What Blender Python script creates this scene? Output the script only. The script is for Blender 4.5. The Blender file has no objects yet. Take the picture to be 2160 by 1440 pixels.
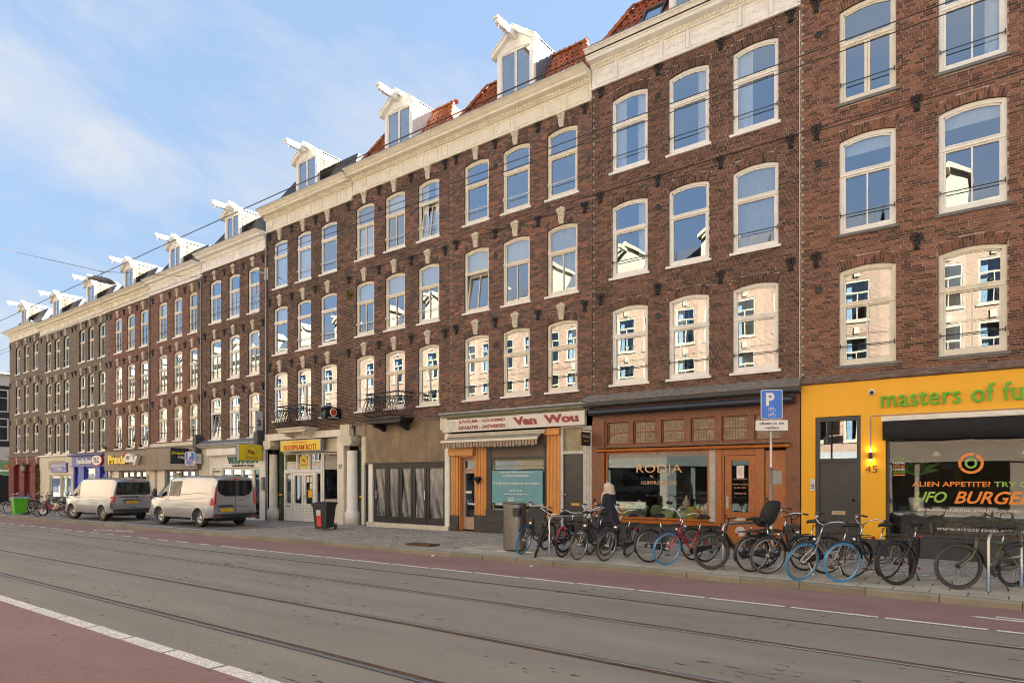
import bpy, math, random
from mathutils import Vector, Matrix
random.seed(7)
R = math.radians
S = bpy.context.scene
C = S.collection

# ---------------------------------------------------------------- camera
cam_d = bpy.data.cameras.new('camera'); cam = bpy.data.objects.new('camera', cam_d); C.objects.link(cam)
cam.location = (0, 0, 1.9); cam.rotation_euler = (R(90), 0, R(36.8))
cam_d.sensor_width = 36; cam_d.lens = 1366 / 2160 * 36; cam_d.shift_y = 288 / 2160
cam_d.clip_start = 0.1; cam_d.clip_end = 2500
S.camera = cam
# ---------------------------------------------------------------- world, sun, exposure
SUN_AZ, SUN_EL = 46.0, 29.0          # azimuth clockwise from +Y, elevation
SKY_STRENGTH, SUN_STRENGTH, EXPOSURE = 0.053, 5.0, 4.02
w = bpy.data.worlds.new('World'); S.world = w; w.use_nodes = True
nt = w.node_tree; nt.nodes.clear(); N = nt.nodes.new; K = nt.links.new
out = N('ShaderNodeOutputWorld'); bg = N('ShaderNodeBackground'); bg.inputs[1].default_value = SKY_STRENGTH
sky = N('ShaderNodeTexSky'); sky.sky_type = 'NISHITA'; sky.sun_disc = False
sky.sun_elevation = R(SUN_EL); sky.sun_rotation = R(SUN_AZ); sky.altitude = 0
sky.air_density = 1.0; sky.dust_density = 0.0; sky.ozone_density = 1.6
tc = N('ShaderNodeTexCoord'); sep = N('ShaderNodeSeparateXYZ'); K(tc.outputs['Generated'], sep.inputs[0])
zz = N('ShaderNodeMath'); zz.operation = 'MAXIMUM'; zz.inputs[1].default_value = 0.0; K(sep.outputs[2], zz.inputs[0])
za = N('ShaderNodeMath'); za.operation = 'ADD'; za.inputs[1].default_value = 0.22; K(zz.outputs[0], za.inputs[0])
dx = N('ShaderNodeMath'); dx.operation = 'DIVIDE'; K(sep.outputs[0], dx.inputs[0]); K(za.outputs[0], dx.inputs[1])
dy = N('ShaderNodeMath'); dy.operation = 'DIVIDE'; K(sep.outputs[1], dy.inputs[0]); K(za.outputs[0], dy.inputs[1])
cmb = N('ShaderNodeCombineXYZ'); K(dx.outputs[0], cmb.inputs[0]); K(dy.outputs[0], cmb.inputs[1])
mp = N('ShaderNodeMapping'); mp.inputs['Rotation'].default_value = (0, 0, R(25)); mp.inputs['Scale'].default_value = (1.1, 0.75, 1); mp.inputs['Location'].default_value = (4.6, 2.3, 0)
K(cmb.outputs[0], mp.inputs[0])
n1 = N('ShaderNodeTexNoise'); n1.inputs['Scale'].default_value = 1.5; n1.inputs['Detail'].default_value = 7; n1.inputs['Roughness'].default_value = 0.60; n1.inputs['Distortion'].default_value = 0.9
K(mp.outputs[0], n1.inputs['Vector'])
rp = N('ShaderNodeValToRGB'); rp.color_ramp.elements[0].position = 0.42; rp.color_ramp.elements[0].color = (0, 0, 0, 1)
rp.color_ramp.elements[1].position = 0.68; rp.color_ramp.elements[1].color = (1, 1, 1, 1); K(n1.outputs['Fac'], rp.inputs[0])
cm = N('ShaderNodeMath'); cm.operation = 'MULTIPLY'; cm.inputs[1].default_value = 0.85; K(rp.outputs[0], cm.inputs[0])
ca = N('ShaderNodeMath'); ca.operation = 'ADD'; ca.inputs[1].default_value = 0.0; ca.use_clamp = True; K(cm.outputs[0], ca.inputs[0])
# thin high veil that evens the sky towards the horizon, and wisps of cirrus over it
vm = N('ShaderNodeMapRange'); vm.inputs['From Min'].default_value = 0.02; vm.inputs['From Max'].default_value = 0.80; vm.inputs['To Min'].default_value = 0.97; vm.inputs['To Max'].default_value = 0.78
K(zz.outputs[0], vm.inputs['Value'])
mv = N('ShaderNodeMix'); mv.data_type = 'RGBA'; K(vm.outputs[0], mv.inputs[0]); K(sky.outputs[0], mv.inputs[6]); mv.inputs[7].default_value = (0.40, 0.545, 0.755, 1)
mx = N('ShaderNodeMix'); mx.data_type = 'RGBA'; K(ca.outputs[0], mx.inputs[0]); K(mv.outputs[2], mx.inputs[6])
CLOUD = (0.93, 0.965, 1.03)
mx.inputs[7].default_value = (*CLOUD, 1)
K(mx.outputs[2], bg.inputs[0]); K(bg.outputs[0], out.inputs[0])
sd = bpy.data.lights.new('sun', 'SUN'); sun = bpy.data.objects.new('sun', sd); C.objects.link(sun)
sd.energy = SUN_STRENGTH; sd.angle = R(0.5); sd.color = (1.0, 0.965, 0.90)
sv = Vector((math.sin(R(SUN_AZ)) * math.cos(R(SUN_EL)), math.cos(R(SUN_AZ)) * math.cos(R(SUN_EL)), math.sin(R(SUN_EL))))
sun.rotation_euler = sv.to_track_quat('Z', 'Y').to_euler(); sun.location = (0, 60, 60)
S.view_settings.view_transform = 'Standard'; S.view_settings.look = 'None'; S.view_settings.gamma = 1.0
S.view_settings.use_curve_mapping = False; S.view_settings.exposure = EXPOSURE
S.render.engine = 'CYCLES'
cy = S.cycles; cy.max_bounces = 7; cy.diffuse_bounces = 4; cy.glossy_bounces = 4; cy.transmission_bounces = 4; cy.transparent_max_bounces = 12
cy.use_denoising = True; cy.sample_clamp_indirect = 6.0; cy.caustics_reflective = False; cy.caustics_refractive = False
cy.use_adaptive_sampling = True; cy.adaptive_threshold = 0.006; cy.filter_width = 1.05

# ---------------------------------------------------------------- helpers
FY = 17.0                                      # front plane of the terrace
def gz(x): return -0.007 * max(0.0, -x - 6.0)  # the street falls gently to the left

class MB:
    """collects geometry and links it as ONE mesh object"""
    def __init__(s): s.v = []; s.f = []; s.m = []; s.t = []
    def add(s, vs, fs, mi=0, tone=None, M=None):
        o = len(s.v)
        if M is not None: vs = [tuple(M @ Vector(p)) for p in vs]
        s.v += vs
        for f in fs: s.f.append([i + o for i in f]); s.m.append(mi); s.t.append(0.5 if tone is None else tone)
        return s
    def box(s, x0, x1, y0, y1, z0, z1, mi=0, tone=None, M=None, open_back=False):
        vs = [(x0, y0, z0), (x1, y0, z0), (x1, y1, z0), (x0, y1, z0), (x0, y0, z1), (x1, y0, z1), (x1, y1, z1), (x0, y1, z1)]
        fs = [(0, 1, 5, 4), (1, 2, 6, 5), (3, 0, 4, 7), (4, 5, 6, 7), (3, 2, 1, 0)]
        if not open_back: fs.append((2, 3, 7, 6))
        return s.add(vs, fs, mi, tone, M)
    def prism(s, pts, y0, y1, mi=0, tone=None, M=None):
        """polygon in X,Z extruded along Y (counter clockwise seen from -Y)"""
        n = len(pts)
        vs = [(p[0], y0, p[1]) for p in pts] + [(p[0], y1, p[1]) for p in pts]
        fs = [tuple(range(n)), tuple(reversed(range(n, 2 * n)))] + [(i, i + n, (i + 1) % n + n, (i + 1) % n) for i in range(n)]
        return s.add(vs, fs, mi, tone, M)
    def strip(s, a, b, y0, y1, mi=0, tone=None, M=None):
        """solid band between polylines a and b (X,Z), extruded in Y"""
        n = len(a); vs = []
        for y in (y0, y1):
            vs += [(p[0], y, p[1]) for p in a] + [(p[0], y, p[1]) for p in b]
        fs = []
        for i in range(n - 1):
            fs += [(i, i + 1, n + i + 1, n + i), (2 * n + i + 1, 2 * n + i, 3 * n + i, 3 * n + i + 1),
                   (i + 1, i, 2 * n + i, 2 * n + i + 1), (n + i, n + i + 1, 3 * n + i + 1, 3 * n + i)]
        fs += [(0, n, 3 * n, 2 * n), (n - 1, 3 * n - 1, 4 * n - 1, 2 * n - 1)]
        return s.add(vs, fs, mi, tone, M)
    def profile(s, pts, x0, x1, mi=0, tone=None, M=None):
        """polygon in Y,Z extruded along X"""
        n = len(pts)
        vs = [(x0, p[0], p[1]) for p in pts] + [(x1, p[0], p[1]) for p in pts]
        fs = [tuple(reversed(range(n))), tuple(range(n, 2 * n))] + [(i, (i + 1) % n, (i + 1) % n + n, i + n) for i in range(n)]
        return s.add(vs, fs, mi, tone, M)
    def tube(s, pts, r, n=6, mi=0, M=None, closed=False, tone=None):
        P = [Vector(p) for p in pts]; k = len(P)
        rr = r if isinstance(r, (list, tuple)) else [r] * k
        vs = []; up = None
        for i in range(k):
            if closed: d = P[(i + 1) % k] - P[i - 1]
            else: d = P[min(i + 1, k - 1)] - P[max(i - 1, 0)]
            if d.length < 1e-9: d = Vector((0, 0, 1))
            d.normalize()
            if up is None:
                up = Vector((0, 0, 1)) if abs(d.z) < 0.9 else Vector((1, 0, 0))
            a = d.cross(up)
            if a.length < 1e-4: a = d.cross(Vector((0.3, 1, 0.2)))
            a.normalize(); b = a.cross(d).normalized(); up = b
            for j in range(n):
                t = 2 * math.pi * j / n
                vs.append(tuple(P[i] + (a * math.cos(t) + b * math.sin(t)) * rr[i]))
        fs = []
        for i in range(k if closed else k - 1):
            i2 = (i + 1) % k
            for j in range(n):
                j2 = (j + 1) % n
                fs.append((i * n + j, i * n + j2, i2 * n + j2, i2 * n + j))
        if not closed: fs += [tuple(range(n)), tuple(reversed(range((k - 1) * n, k * n)))]
        return s.add(vs, fs, mi, tone, M)
    def lathe(s, prof, n=16, mi=0, M=None, cap=True, tone=None):
        """prof list of (radius, z) about Z"""
        vs = []; fs = []
        for r, z in prof:
            for j in range(n):
                t = 2 * math.pi * j / n; vs.append((r * math.cos(t), r * math.sin(t), z))
        for i in range(len(prof) - 1):
            for j in range(n):
                j2 = (j + 1) % n; fs.append((i * n + j, i * n + j2, (i + 1) * n + j2, (i + 1) * n + j))
        if cap: fs += [tuple(reversed(range(n))), tuple(range((len(prof) - 1) * n, len(prof) * n))]
        return s.add(vs, fs, mi, tone, M)
    def torus(s, R0, r, nu=32, nv=6, mi=0, M=None, a0=0, a1=2 * math.pi, ry=None):
        """ring in the X,Z plane about Y"""
        full = abs(a1 - a0 - 2 * math.pi) < 1e-6; vs = []; fs = []; ry = ry or r
        k = nu if full else nu + 1
        for i in range(k):
            a = a0 + (a1 - a0) * i / nu
            for j in range(nv):
                b = 2 * math.pi * j / nv; q = R0 + r * math.cos(b)
                vs.append((q * math.cos(a), ry * math.sin(b), q * math.sin(a)))
        for i in range(nu):
            i2 = (i + 1) % k
            for j in range(nv):
                j2 = (j + 1) % nv; fs.append((i * nv + j, i * nv + j2, i2 * nv + j2, i2 * nv + j))
        return s.add(vs, fs, mi, None, M)
    def ball(s, c, r, n=10, m=7, mi=0, sc=(1, 1, 1)):
        pr = [(max(1e-4, math.sin(math.pi * i / m)) * r, -math.cos(math.pi * i / m) * r) for i in range(m + 1)]
        return s.lathe(pr, n, mi, Matrix.Translation(c) @ Matrix.Diagonal((*sc, 1)))
    def mesh(s, name, mats, smooth=False):
        me = bpy.data.meshes.new(name); me.from_pydata(s.v, [], s.f)
        if not isinstance(mats, (list, tuple)): mats = [mats]
        for q in mats: me.materials.append(q)
        if len(mats) > 1: me.polygons.foreach_set('material_index', s.m)
        if any(t != 0.5 for t in s.t):
            a = me.attributes.new('tone', 'FLOAT', 'FACE'); a.data.foreach_set('value', s.t)
        if smooth: me.polygons.foreach_set('use_smooth', [True] * len(s.f))
        me.update(); return me
    def build(s, name, mats, parent=None, smooth=False, world=True):
        o = bpy.data.objects.new(name, s.mesh(name, mats, smooth)); return put(o, parent, world)
def put(o, parent=None, world=True):
    C.objects.link(o)
    if parent is not None:
        o.parent = parent
        if world: o.matrix_parent_inverse = WM[parent.name].inverted()
        WM[o.name] = WM[parent.name] @ o.matrix_parent_inverse @ o.matrix_basis
    else: WM[o.name] = o.matrix_basis.copy()
    return o
WM = {}
def inst(me, name, parent, M, world=False):
    """object sharing mesh data; M is its matrix in the parent's space"""
    o = bpy.data.objects.new(name, me); C.objects.link(o); o.parent = parent; o.matrix_basis = M
    if parent is None: WM[o.name] = M.copy()
    elif world:
        o.matrix_parent_inverse = WM[parent.name].inverted(); WM[o.name] = M.copy()
    else: WM[o.name] = WM[parent.name] @ M
    return o
def empty(name, loc, rz=0, label=None, cat=None, group=None):
    o = bpy.data.objects.new(name, None); C.objects.link(o); o.empty_display_size = 0.2
    o.location = loc; o.rotation_euler = (0, 0, rz)
    WM[o.name] = Matrix.Translation(loc) @ Matrix.Rotation(rz, 4, 'Z')
    return tag(o, label, cat, group)
def tag(o, label=None, cat=None, group=None, kind=None):
    if label: o['label'] = label
    if cat: o['category'] = cat
    if group: o['group'] = group
    if kind: o['kind'] = kind
    return o
def T(x, y, z): return Matrix.Translation((x, y, z))
def RX(a): return Matrix.Rotation(a, 4, 'X')
def RY(a): return Matrix.Rotation(a, 4, 'Y')
def RZ(a): return Matrix.Rotation(a, 4, 'Z')
def SC(x, y, z): return Matrix.Diagonal((x, y, z, 1))

# ---------------------------------------------------------------- materials
MT = {}
def mat(name, col, rough=0.6, metal=0.0, var=0.12, scale=6.0, bump=0.0, bscale=40.0, spec=0.5, emit=None, estr=0, coat=0.0, col2=None, stretch=(1, 1, 1), grime=0.0, lo=0.35, hi=0.65):
    if name in MT: return MT[name]
    m = bpy.data.materials.new(name); m.use_nodes = True; t = m.node_tree; b = t.nodes['Principled BSDF']
    b.inputs['Roughness'].default_value = rough; b.inputs['Metallic'].default_value = metal
    b.inputs['Specular IOR Level'].default_value = spec; b.inputs['Coat Weight'].default_value = coat
    if coat: b.inputs['Coat Roughness'].default_value = 0.06
    tc = t.nodes.new('ShaderNodeTexCoord'); mp = t.nodes.new('ShaderNodeMapping'); mp.inputs['Scale'].default_value = stretch
    t.links.new(tc.outputs['Object'], mp.inputs[0])
    n = t.nodes.new('ShaderNodeTexNoise'); n.inputs['Scale'].default_value = scale; n.inputs['Detail'].default_value = 6; n.inputs['Roughness'].default_value = 0.6
    t.links.new(mp.outputs[0], n.inputs['Vector'])
    r = t.nodes.new('ShaderNodeValToRGB'); c2 = col2 or tuple(min(1, c * (1 + var)) for c in col); c1 = tuple(c * (1 - var) for c in col) if not col2 else col
    r.color_ramp.elements[0].position = lo; r.color_ramp.elements[1].position = hi
    r.color_ramp.elements[0].color = (*c1, 1); r.color_ramp.elements[1].color = (*c2, 1)
    t.links.new(n.outputs['Fac'], r.inputs[0]); last = r.outputs[0]
    if grime:
        g = t.nodes.new('ShaderNodeTexNoise'); g.inputs['Scale'].default_value = 1.3; g.inputs['Detail'].default_value = 8; g.inputs['Roughness'].default_value = 0.7
        mg = t.nodes.new('ShaderNodeMapping'); mg.inputs['Scale'].default_value = (2.5, 2.5, 0.7); t.links.new(tc.outputs['Object'], mg.inputs[0]); t.links.new(mg.outputs[0], g.inputs['Vector'])
        gr = t.nodes.new('ShaderNodeValToRGB'); gr.color_ramp.elements[0].position = 0.45; gr.color_ramp.elements[1].position = 0.75
        gr.color_ramp.elements[0].color = (0, 0, 0, 1); gr.color_ramp.elements[1].color = (grime, grime, grime, 1); t.links.new(g.outputs['Fac'], gr.inputs[0])
        mm = t.nodes.new('ShaderNodeMix'); mm.data_type = 'RGBA'; t.links.new(gr.outputs[0], mm.inputs[0]); t.links.new(last, mm.inputs[6])
        mm.inputs[7].default_value = (col[0] * 0.35 + 0.01, col[1] * 0.33 + 0.01, col[2] * 0.3 + 0.008, 1); last = mm.outputs[2]
    t.links.new(last, b.inputs['Base Color'])
    if bump:
        bn = t.nodes.new('ShaderNodeTexNoise'); bn.inputs['Scale'].default_value = bscale; bn.inputs['Detail'].default_value = 4
        t.links.new(mp.outputs[0], bn.inputs['Vector'])
        bp = t.nodes.new('ShaderNodeBump'); bp.inputs['Strength'].default_value = bump; bp.inputs['Distance'].default_value = 0.01
        t.links.new(bn.outputs['Fac'], bp.inputs['Height']); t.links.new(bp.outputs[0], b.inputs['Normal'])
    if emit:
        b.inputs['Emission Color'].default_value = (*emit, 1); b.inputs['Emission Strength'].default_value = estr
    MT[name] = m; return m
def pane_mat(name, refl=0.45, tint=(0.8, 0.85, 0.84), wave=0.25, wscale=1.6, rough=0.0):
    m = bpy.data.materials.new(name); m.use_nodes = True; t = m.node_tree; t.nodes.clear(); N = t.nodes.new; K = t.links.new
    o = N('ShaderNodeOutputMaterial'); mx = N('ShaderNodeMixShader'); tr = N('ShaderNodeBsdfTransparent'); g = N('ShaderNodeBsdfGlossy')
    tr.inputs[0].default_value = (*tint, 1); g.inputs['Roughness'].default_value = rough; g.inputs['Color'].default_value = (0.80, 0.90, 1.0, 1)
    lw = N('ShaderNodeLayerWeight'); lw.inputs[0].default_value = 0.12
    a = N('ShaderNodeMath'); a.operation = 'ADD'; a.use_clamp = True; a.inputs[1].default_value = refl; K(lw.outputs[1], a.inputs[0]); K(a.outputs[0], mx.inputs[0])
    K(tr.outputs[0], mx.inputs[1]); K(g.outputs[0], mx.inputs[2]); K(mx.outputs[0], o.inputs[0])
    if wave:
        ge = N('ShaderNodeNewGeometry'); n = N('ShaderNodeTexNoise'); n.inputs['Scale'].default_value = wscale; n.inputs['Detail'].default_value = 1
        K(ge.outputs['Position'], n.inputs['Vector']); bp = N('ShaderNodeBump'); bp.inputs['Strength'].default_value = wave; bp.inputs['Distance'].default_value = 0.02
        K(n.outputs['Fac'], bp.inputs['Height']); K(bp.outputs[0], g.inputs['Normal'])
    MT[name] = m; return m
def brick_mat(name, cols, dark=0.5, source='tone', dscale=0.35, shift=0.0, seed=0.0, rough=0.85):
    m = bpy.data.materials.new(name); m.use_nodes = True; t = m.node_tree; b = t.nodes['Principled BSDF']; N = t.nodes.new; K = t.links.new
    b.inputs['Roughness'].default_value = rough; b.inputs['Specular IOR Level'].default_value = 0.3
    if source == 'tone': a = N('ShaderNodeAttribute'); a.attribute_name = 'tone'; fac = a.outputs['Fac']
    else: a = N('ShaderNodeObjectInfo'); fac = a.outputs['Random']
    r = N('ShaderNodeValToRGB'); r.color_ramp.interpolation = 'LINEAR'
    e = r.color_ramp.elements
    while len(e) < len(cols): e.new(0.5)
    for i, c in enumerate(cols): e[i].position = i / (len(cols) - 1); e[i].color = (*c, 1)
    K(fac, r.inputs[0])
    ge = N('ShaderNodeNewGeometry')
    n = N('ShaderNodeTexNoise'); n.inputs['Scale'].default_value = 55; n.inputs['Detail'].default_value = 4; K(ge.outputs['Position'], n.inputs['Vector'])
    m1 = N('ShaderNodeMath'); m1.operation = 'MULTIPLY_ADD'; m1.inputs[1].default_value = 0.9; m1.inputs[2].default_value = 0.55; K(n.outputs['Fac'], m1.inputs[0])
    v = N('ShaderNodeVectorMath'); v.operation = 'SCALE'; K(r.outputs[0], v.inputs[0]); K(m1.outputs[0], v.inputs['Scale'])
    mp = N('ShaderNodeMapping'); mp.inputs['Scale'].default_value = (1.0, 1.0, 1.3); mp.inputs['Location'].default_value = (seed, 0, 0); K(ge.outputs['Position'], mp.inputs[0])
    n2 = N('ShaderNodeTexNoise'); n2.inputs['Scale'].default_value = dscale * 2.2; n2.inputs['Detail'].default_value = 8; n2.inputs['Roughness'].default_value = 0.72; K(mp.outputs[0], n2.inputs['Vector'])
    r2 = N('ShaderNodeValToRGB'); r2.color_ramp.elements[0].position = 0.42 + shift; r2.color_ramp.elements[1].position = 0.68 + shift
    r2.color_ramp.elements[0].color = (0, 0, 0, 1); r2.color_ramp.elements[1].color = (dark, dark, dark, 1); K(n2.outputs['Fac'], r2.inputs[0])
    mx = N('ShaderNodeMix'); mx.data_type = 'RGBA'; K(r2.outputs[0], mx.inputs[0]); K(v.outputs[0], mx.inputs[6]); mx.inputs[7].default_value = (0.030, 0.024, 0.021, 1)
    K(mx.outputs[2], b.inputs['Base Color'])
    bp = N('ShaderNodeBump'); bp.inputs['Strength'].default_value = 0.35; bp.inputs['Distance'].default_value = 0.004; K(n.outputs['Fac'], bp.inputs['Height']); K(bp.outputs[0], b.inputs['Normal'])
    MT[name] = m; return m
def tone_mat(name, cols, rough=0.85, source='tone', nscale=60, bump=0.3, big=0.25, bigs=0.6, spec=0.3):
    m = bpy.data.materials.new(name); m.use_nodes = True; t = m.node_tree; b = t.nodes['Principled BSDF']; N = t.nodes.new; K = t.links.new
    b.inputs['Roughness'].default_value = rough; b.inputs['Specular IOR Level'].default_value = spec
    if source == 'tone': a = N('ShaderNodeAttribute'); a.attribute_name = 'tone'; fac = a.outputs['Fac']
    else: a = N('ShaderNodeObjectInfo'); fac = a.outputs['Random']
    r = N('ShaderNodeValToRGB'); e = r.color_ramp.elements
    while len(e) < len(cols): e.new(0.5)
    for i, c in enumerate(cols): e[i].position = i / (len(cols) - 1); e[i].color = (*c, 1)
    K(fac, r.inputs[0]); ge = N('ShaderNodeNewGeometry')
    n = N('ShaderNodeTexNoise'); n.inputs['Scale'].default_value = nscale; n.inputs['Detail'].default_value = 5; K(ge.outputs['Position'], n.inputs['Vector'])
    n2 = N('ShaderNodeTexNoise'); n2.inputs['Scale'].default_value = bigs; n2.inputs['Detail'].default_value = 7; n2.inputs['Roughness'].default_value = 0.7; K(ge.outputs['Position'], n2.inputs['Vector'])
    m1 = N('ShaderNodeMath'); m1.operation = 'MULTIPLY_ADD'; m1.inputs[1].default_value = 0.7; m1.inputs[2].default_value = 0.65 - big / 2; K(n.outputs['Fac'], m1.inputs[0])
    m2 = N('ShaderNodeMath'); m2.operation = 'MULTIPLY_ADD'; m2.inputs[1].default_value = big * 2; K(n2.outputs['Fac'], m2.inputs[0]); K(m1.outputs[0], m2.inputs[2])
    v = N('ShaderNodeVectorMath'); v.operation = 'SCALE'; K(r.outputs[0], v.inputs[0]); K(m2.outputs[0], v.inputs['Scale'])
    s2 = N('ShaderNodeVectorMath'); s2.operation = 'SCALE'; s2.inputs['Scale'].default_value = 1 / (1 + big / 2); K(v.outputs[0], s2.inputs[0]); K(s2.outputs[0], b.inputs['Base Color'])
    bp = N('ShaderNodeBump'); bp.inputs['Strength'].default_value = bump; bp.inputs['Distance'].default_value = 0.005; K(n.outputs['Fac'], bp.inputs['Height']); K(bp.outputs[0], b.inputs['Normal'])
    MT[name] = m; return m

white = mat('white_paint', (0.80, 0.79, 0.74), 0.45, var=0.06, scale=3, grime=0.10)
cream = mat('cream_paint', (0.74, 0.70, 0.58), 0.45, var=0.07, scale=3, grime=0.10)
creamy = mat('pale_cream_render', (0.68, 0.64, 0.52), 0.75, var=0.08, scale=2, bump=0.1, grime=0.25)
stonec = mat('keystone_cream', (0.58, 0.53, 0.42), 0.7, var=0.2, scale=18, bump=0.4, bscale=30)
greystone = mat('grey_stone', (0.17, 0.165, 0.155), 0.8, var=0.2, scale=12, bump=0.2)
zinc = mat('zinc', (0.23, 0.25, 0.27), 0.45, 0.5, var=0.15, scale=4)
black = mat('black_paint', (0.018, 0.018, 0.019), 0.4, var=0.3)
iron = mat('cast_iron', (0.016, 0.016, 0.018), 0.5, 0.2, var=0.3, bump=0.2)
rubber = mat('rubber', (0.022, 0.021, 0.02), 0.75, var=0.25, scale=20)
steel = mat('brushed_steel', (0.42, 0.40, 0.36), 0.28, 0.9, var=0.08, scale=8)
chrome = mat('chrome', (0.62, 0.62, 0.62), 0.15, 1.0, var=0.05)
orangep = mat('orange_paint', (0.62, 0.27, 0.065), 0.4, var=0.07, scale=2, grime=0.08)
yellowp = mat('yellow_paint', (0.88, 0.44, 0.012), 0.5, var=0.03, scale=1.2, grime=0.05)
anthr = mat('anthracite_paint', (0.035, 0.034, 0.034), 0.45, var=0.15, scale=3)
wood = mat('varnished_wood', (0.25, 0.075, 0.016), 0.35, col2=(0.46, 0.155, 0.032), scale=5, stretch=(6, 6, 0.8), bump=0.1, lo=0.3, hi=0.7)
woodd = mat('dark_brown_wood', (0.14, 0.050, 0.022), 0.5, col2=(0.25, 0.095, 0.040), scale=5, stretch=(4, 4, 1), bump=0.1, grime=0.15, lo=0.3, hi=0.7)
woodo = mat('orange_varnished_sill', (0.44, 0.135, 0.02), 0.3, var=0.15, scale=4)
taupe = mat('taupe_panel', (0.215, 0.165, 0.115), 0.5, var=0.06, scale=1.5, grime=0.1)
browned = mat('smoke_stained_board', (0.20, 0.14, 0.075), 0.5, var=0.25, scale=1.4, grime=0.8)
bluep = mat('blue_paint', (0.035, 0.065, 0.42), 0.4, var=0.1, scale=3)
bluel = mat('violet_blue_paint', (0.10, 0.11, 0.36), 0.45, var=0.1, scale=3)
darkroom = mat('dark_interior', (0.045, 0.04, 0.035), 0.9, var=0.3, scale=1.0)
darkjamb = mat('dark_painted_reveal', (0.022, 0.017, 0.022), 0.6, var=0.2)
curtw = mat('curtain_cloth', (0.72, 0.73, 0.74), 0.9, var=0.08, scale=6)
curtg = mat('curtain_beige', (0.45, 0.41, 0.33), 0.9, var=0.1, scale=6)
blindw = mat('blind_cloth', (0.66, 0.70, 0.70), 0.8, var=0.04)
slate = tone_mat('slate', [(0.03, 0.033, 0.04), (0.05, 0.052, 0.058), (0.085, 0.082, 0.075)], 0.55, bump=0.2, big=0.2)
shing = tone_mat('cheek_shingle', [(0.055, 0.043, 0.025), (0.075, 0.06, 0.035), (0.095, 0.076, 0.045)], 0.8, source='random', big=0.2)
rooft = tone_mat('orange_clay_tile', [(0.22, 0.060, 0.028), (0.34, 0.095, 0.040), (0.42, 0.14, 0.060)], 0.6, source='random', big=0.3)
pane = pane_mat('window_glass', 0.34, wave=0.045, wscale=1.4)
pane_flat = pane_mat('shop_glass', 0.07, tint=(0.85, 0.88, 0.85), wave=0.04, wscale=0.8)
pane_old = pane_mat('rippled_glass', 0.38, wave=0.9, wscale=2.6)

# ---------------------------------------------------------------- lettering
def text(s, w, h, M, mt, parent, name='lettering', ext=0.004, bold=0.0, shear=0.0, align='LEFT', world=True, spacing=1.0):
    """flat or raised lettering of width w and height h, in local X (along) and Z (up), facing -Y"""
    cu = bpy.data.curves.new(name, 'FONT'); cu.body = s; cu.size = 1.0; cu.extrude = 0.5; cu.offset = bold; cu.shear = shear; cu.resolution_u = 3; cu.space_character = spacing
    to = bpy.data.objects.new('t', cu); me = bpy.data.meshes.new_from_object(to); bpy.data.objects.remove(to); bpy.data.curves.remove(cu)
    me.name = name
    xs = [v.co.x for v in me.vertices]; ys = [v.co.y for v in me.vertices]
    x0, x1, y0, y1 = min(xs), max(xs), min(ys), max(ys)
    sx = w / (x1 - x0) if w else h / (y1 - y0); sy = h / (y1 - y0) if h else sx
    ox = {'LEFT': 0, 'CENTER': -0.5 * (x1 - x0) * sx, 'RIGHT': -(x1 - x0) * sx}[align]
    for v in me.vertices:
        c = v.co; v.co = ((c.x - x0) * sx + ox, -(c.z + 0.5) * ext, (c.y - y0) * sy)
    me.materials.clear(); me.materials.append(mt); me.update()
    if ext > 0.03:                                  # raised letters: every letter a piece of its own
        up = list(range(len(me.vertices)))
        def fd(i):
            while up[i] != i: up[i] = up[up[i]]; i = up[i]
            return i
        for e_ in me.edges: up[fd(e_.vertices[0])] = fd(e_.vertices[1])
        for k_ in sorted({fd(i) for i in range(len(up))}):
            ids = {i: n_ for n_, i in enumerate(i for i in range(len(up)) if fd(i) == k_)}; q = bpy.data.meshes.new('letter')
            q.from_pydata([me.vertices[i].co.copy() for i in ids], [], [[ids[i] for i in p.vertices] for p in me.polygons if p.vertices[0] in ids]); q.materials.append(mt); q.update()
            o = bpy.data.objects.new('letter', q); C.objects.link(o); o.matrix_basis = M; o.parent = parent
            if world: o.matrix_parent_inverse = WM[parent.name].inverted()
        return o
    o = bpy.data.objects.new(name, me); C.objects.link(o); o.matrix_basis = M
    if parent is not None:
        o.parent = parent
        if world: o.matrix_parent_inverse = WM[parent.name].inverted()
    return o
def flat(name, pts, y, mt, parent, t=0.003):
    """thin flat shape in the X,Z plane at y facing -Y, thickness t"""
    return MB().prism(pts, y - t, y).build(name, mt, parent)
def circ(cx, cz, r, n=28, rz=None): return [(cx + r * math.cos(2 * math.pi * i / n), cz + (rz or r) * math.sin(2 * math.pi * i / n)) for i in range(n)]
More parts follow.
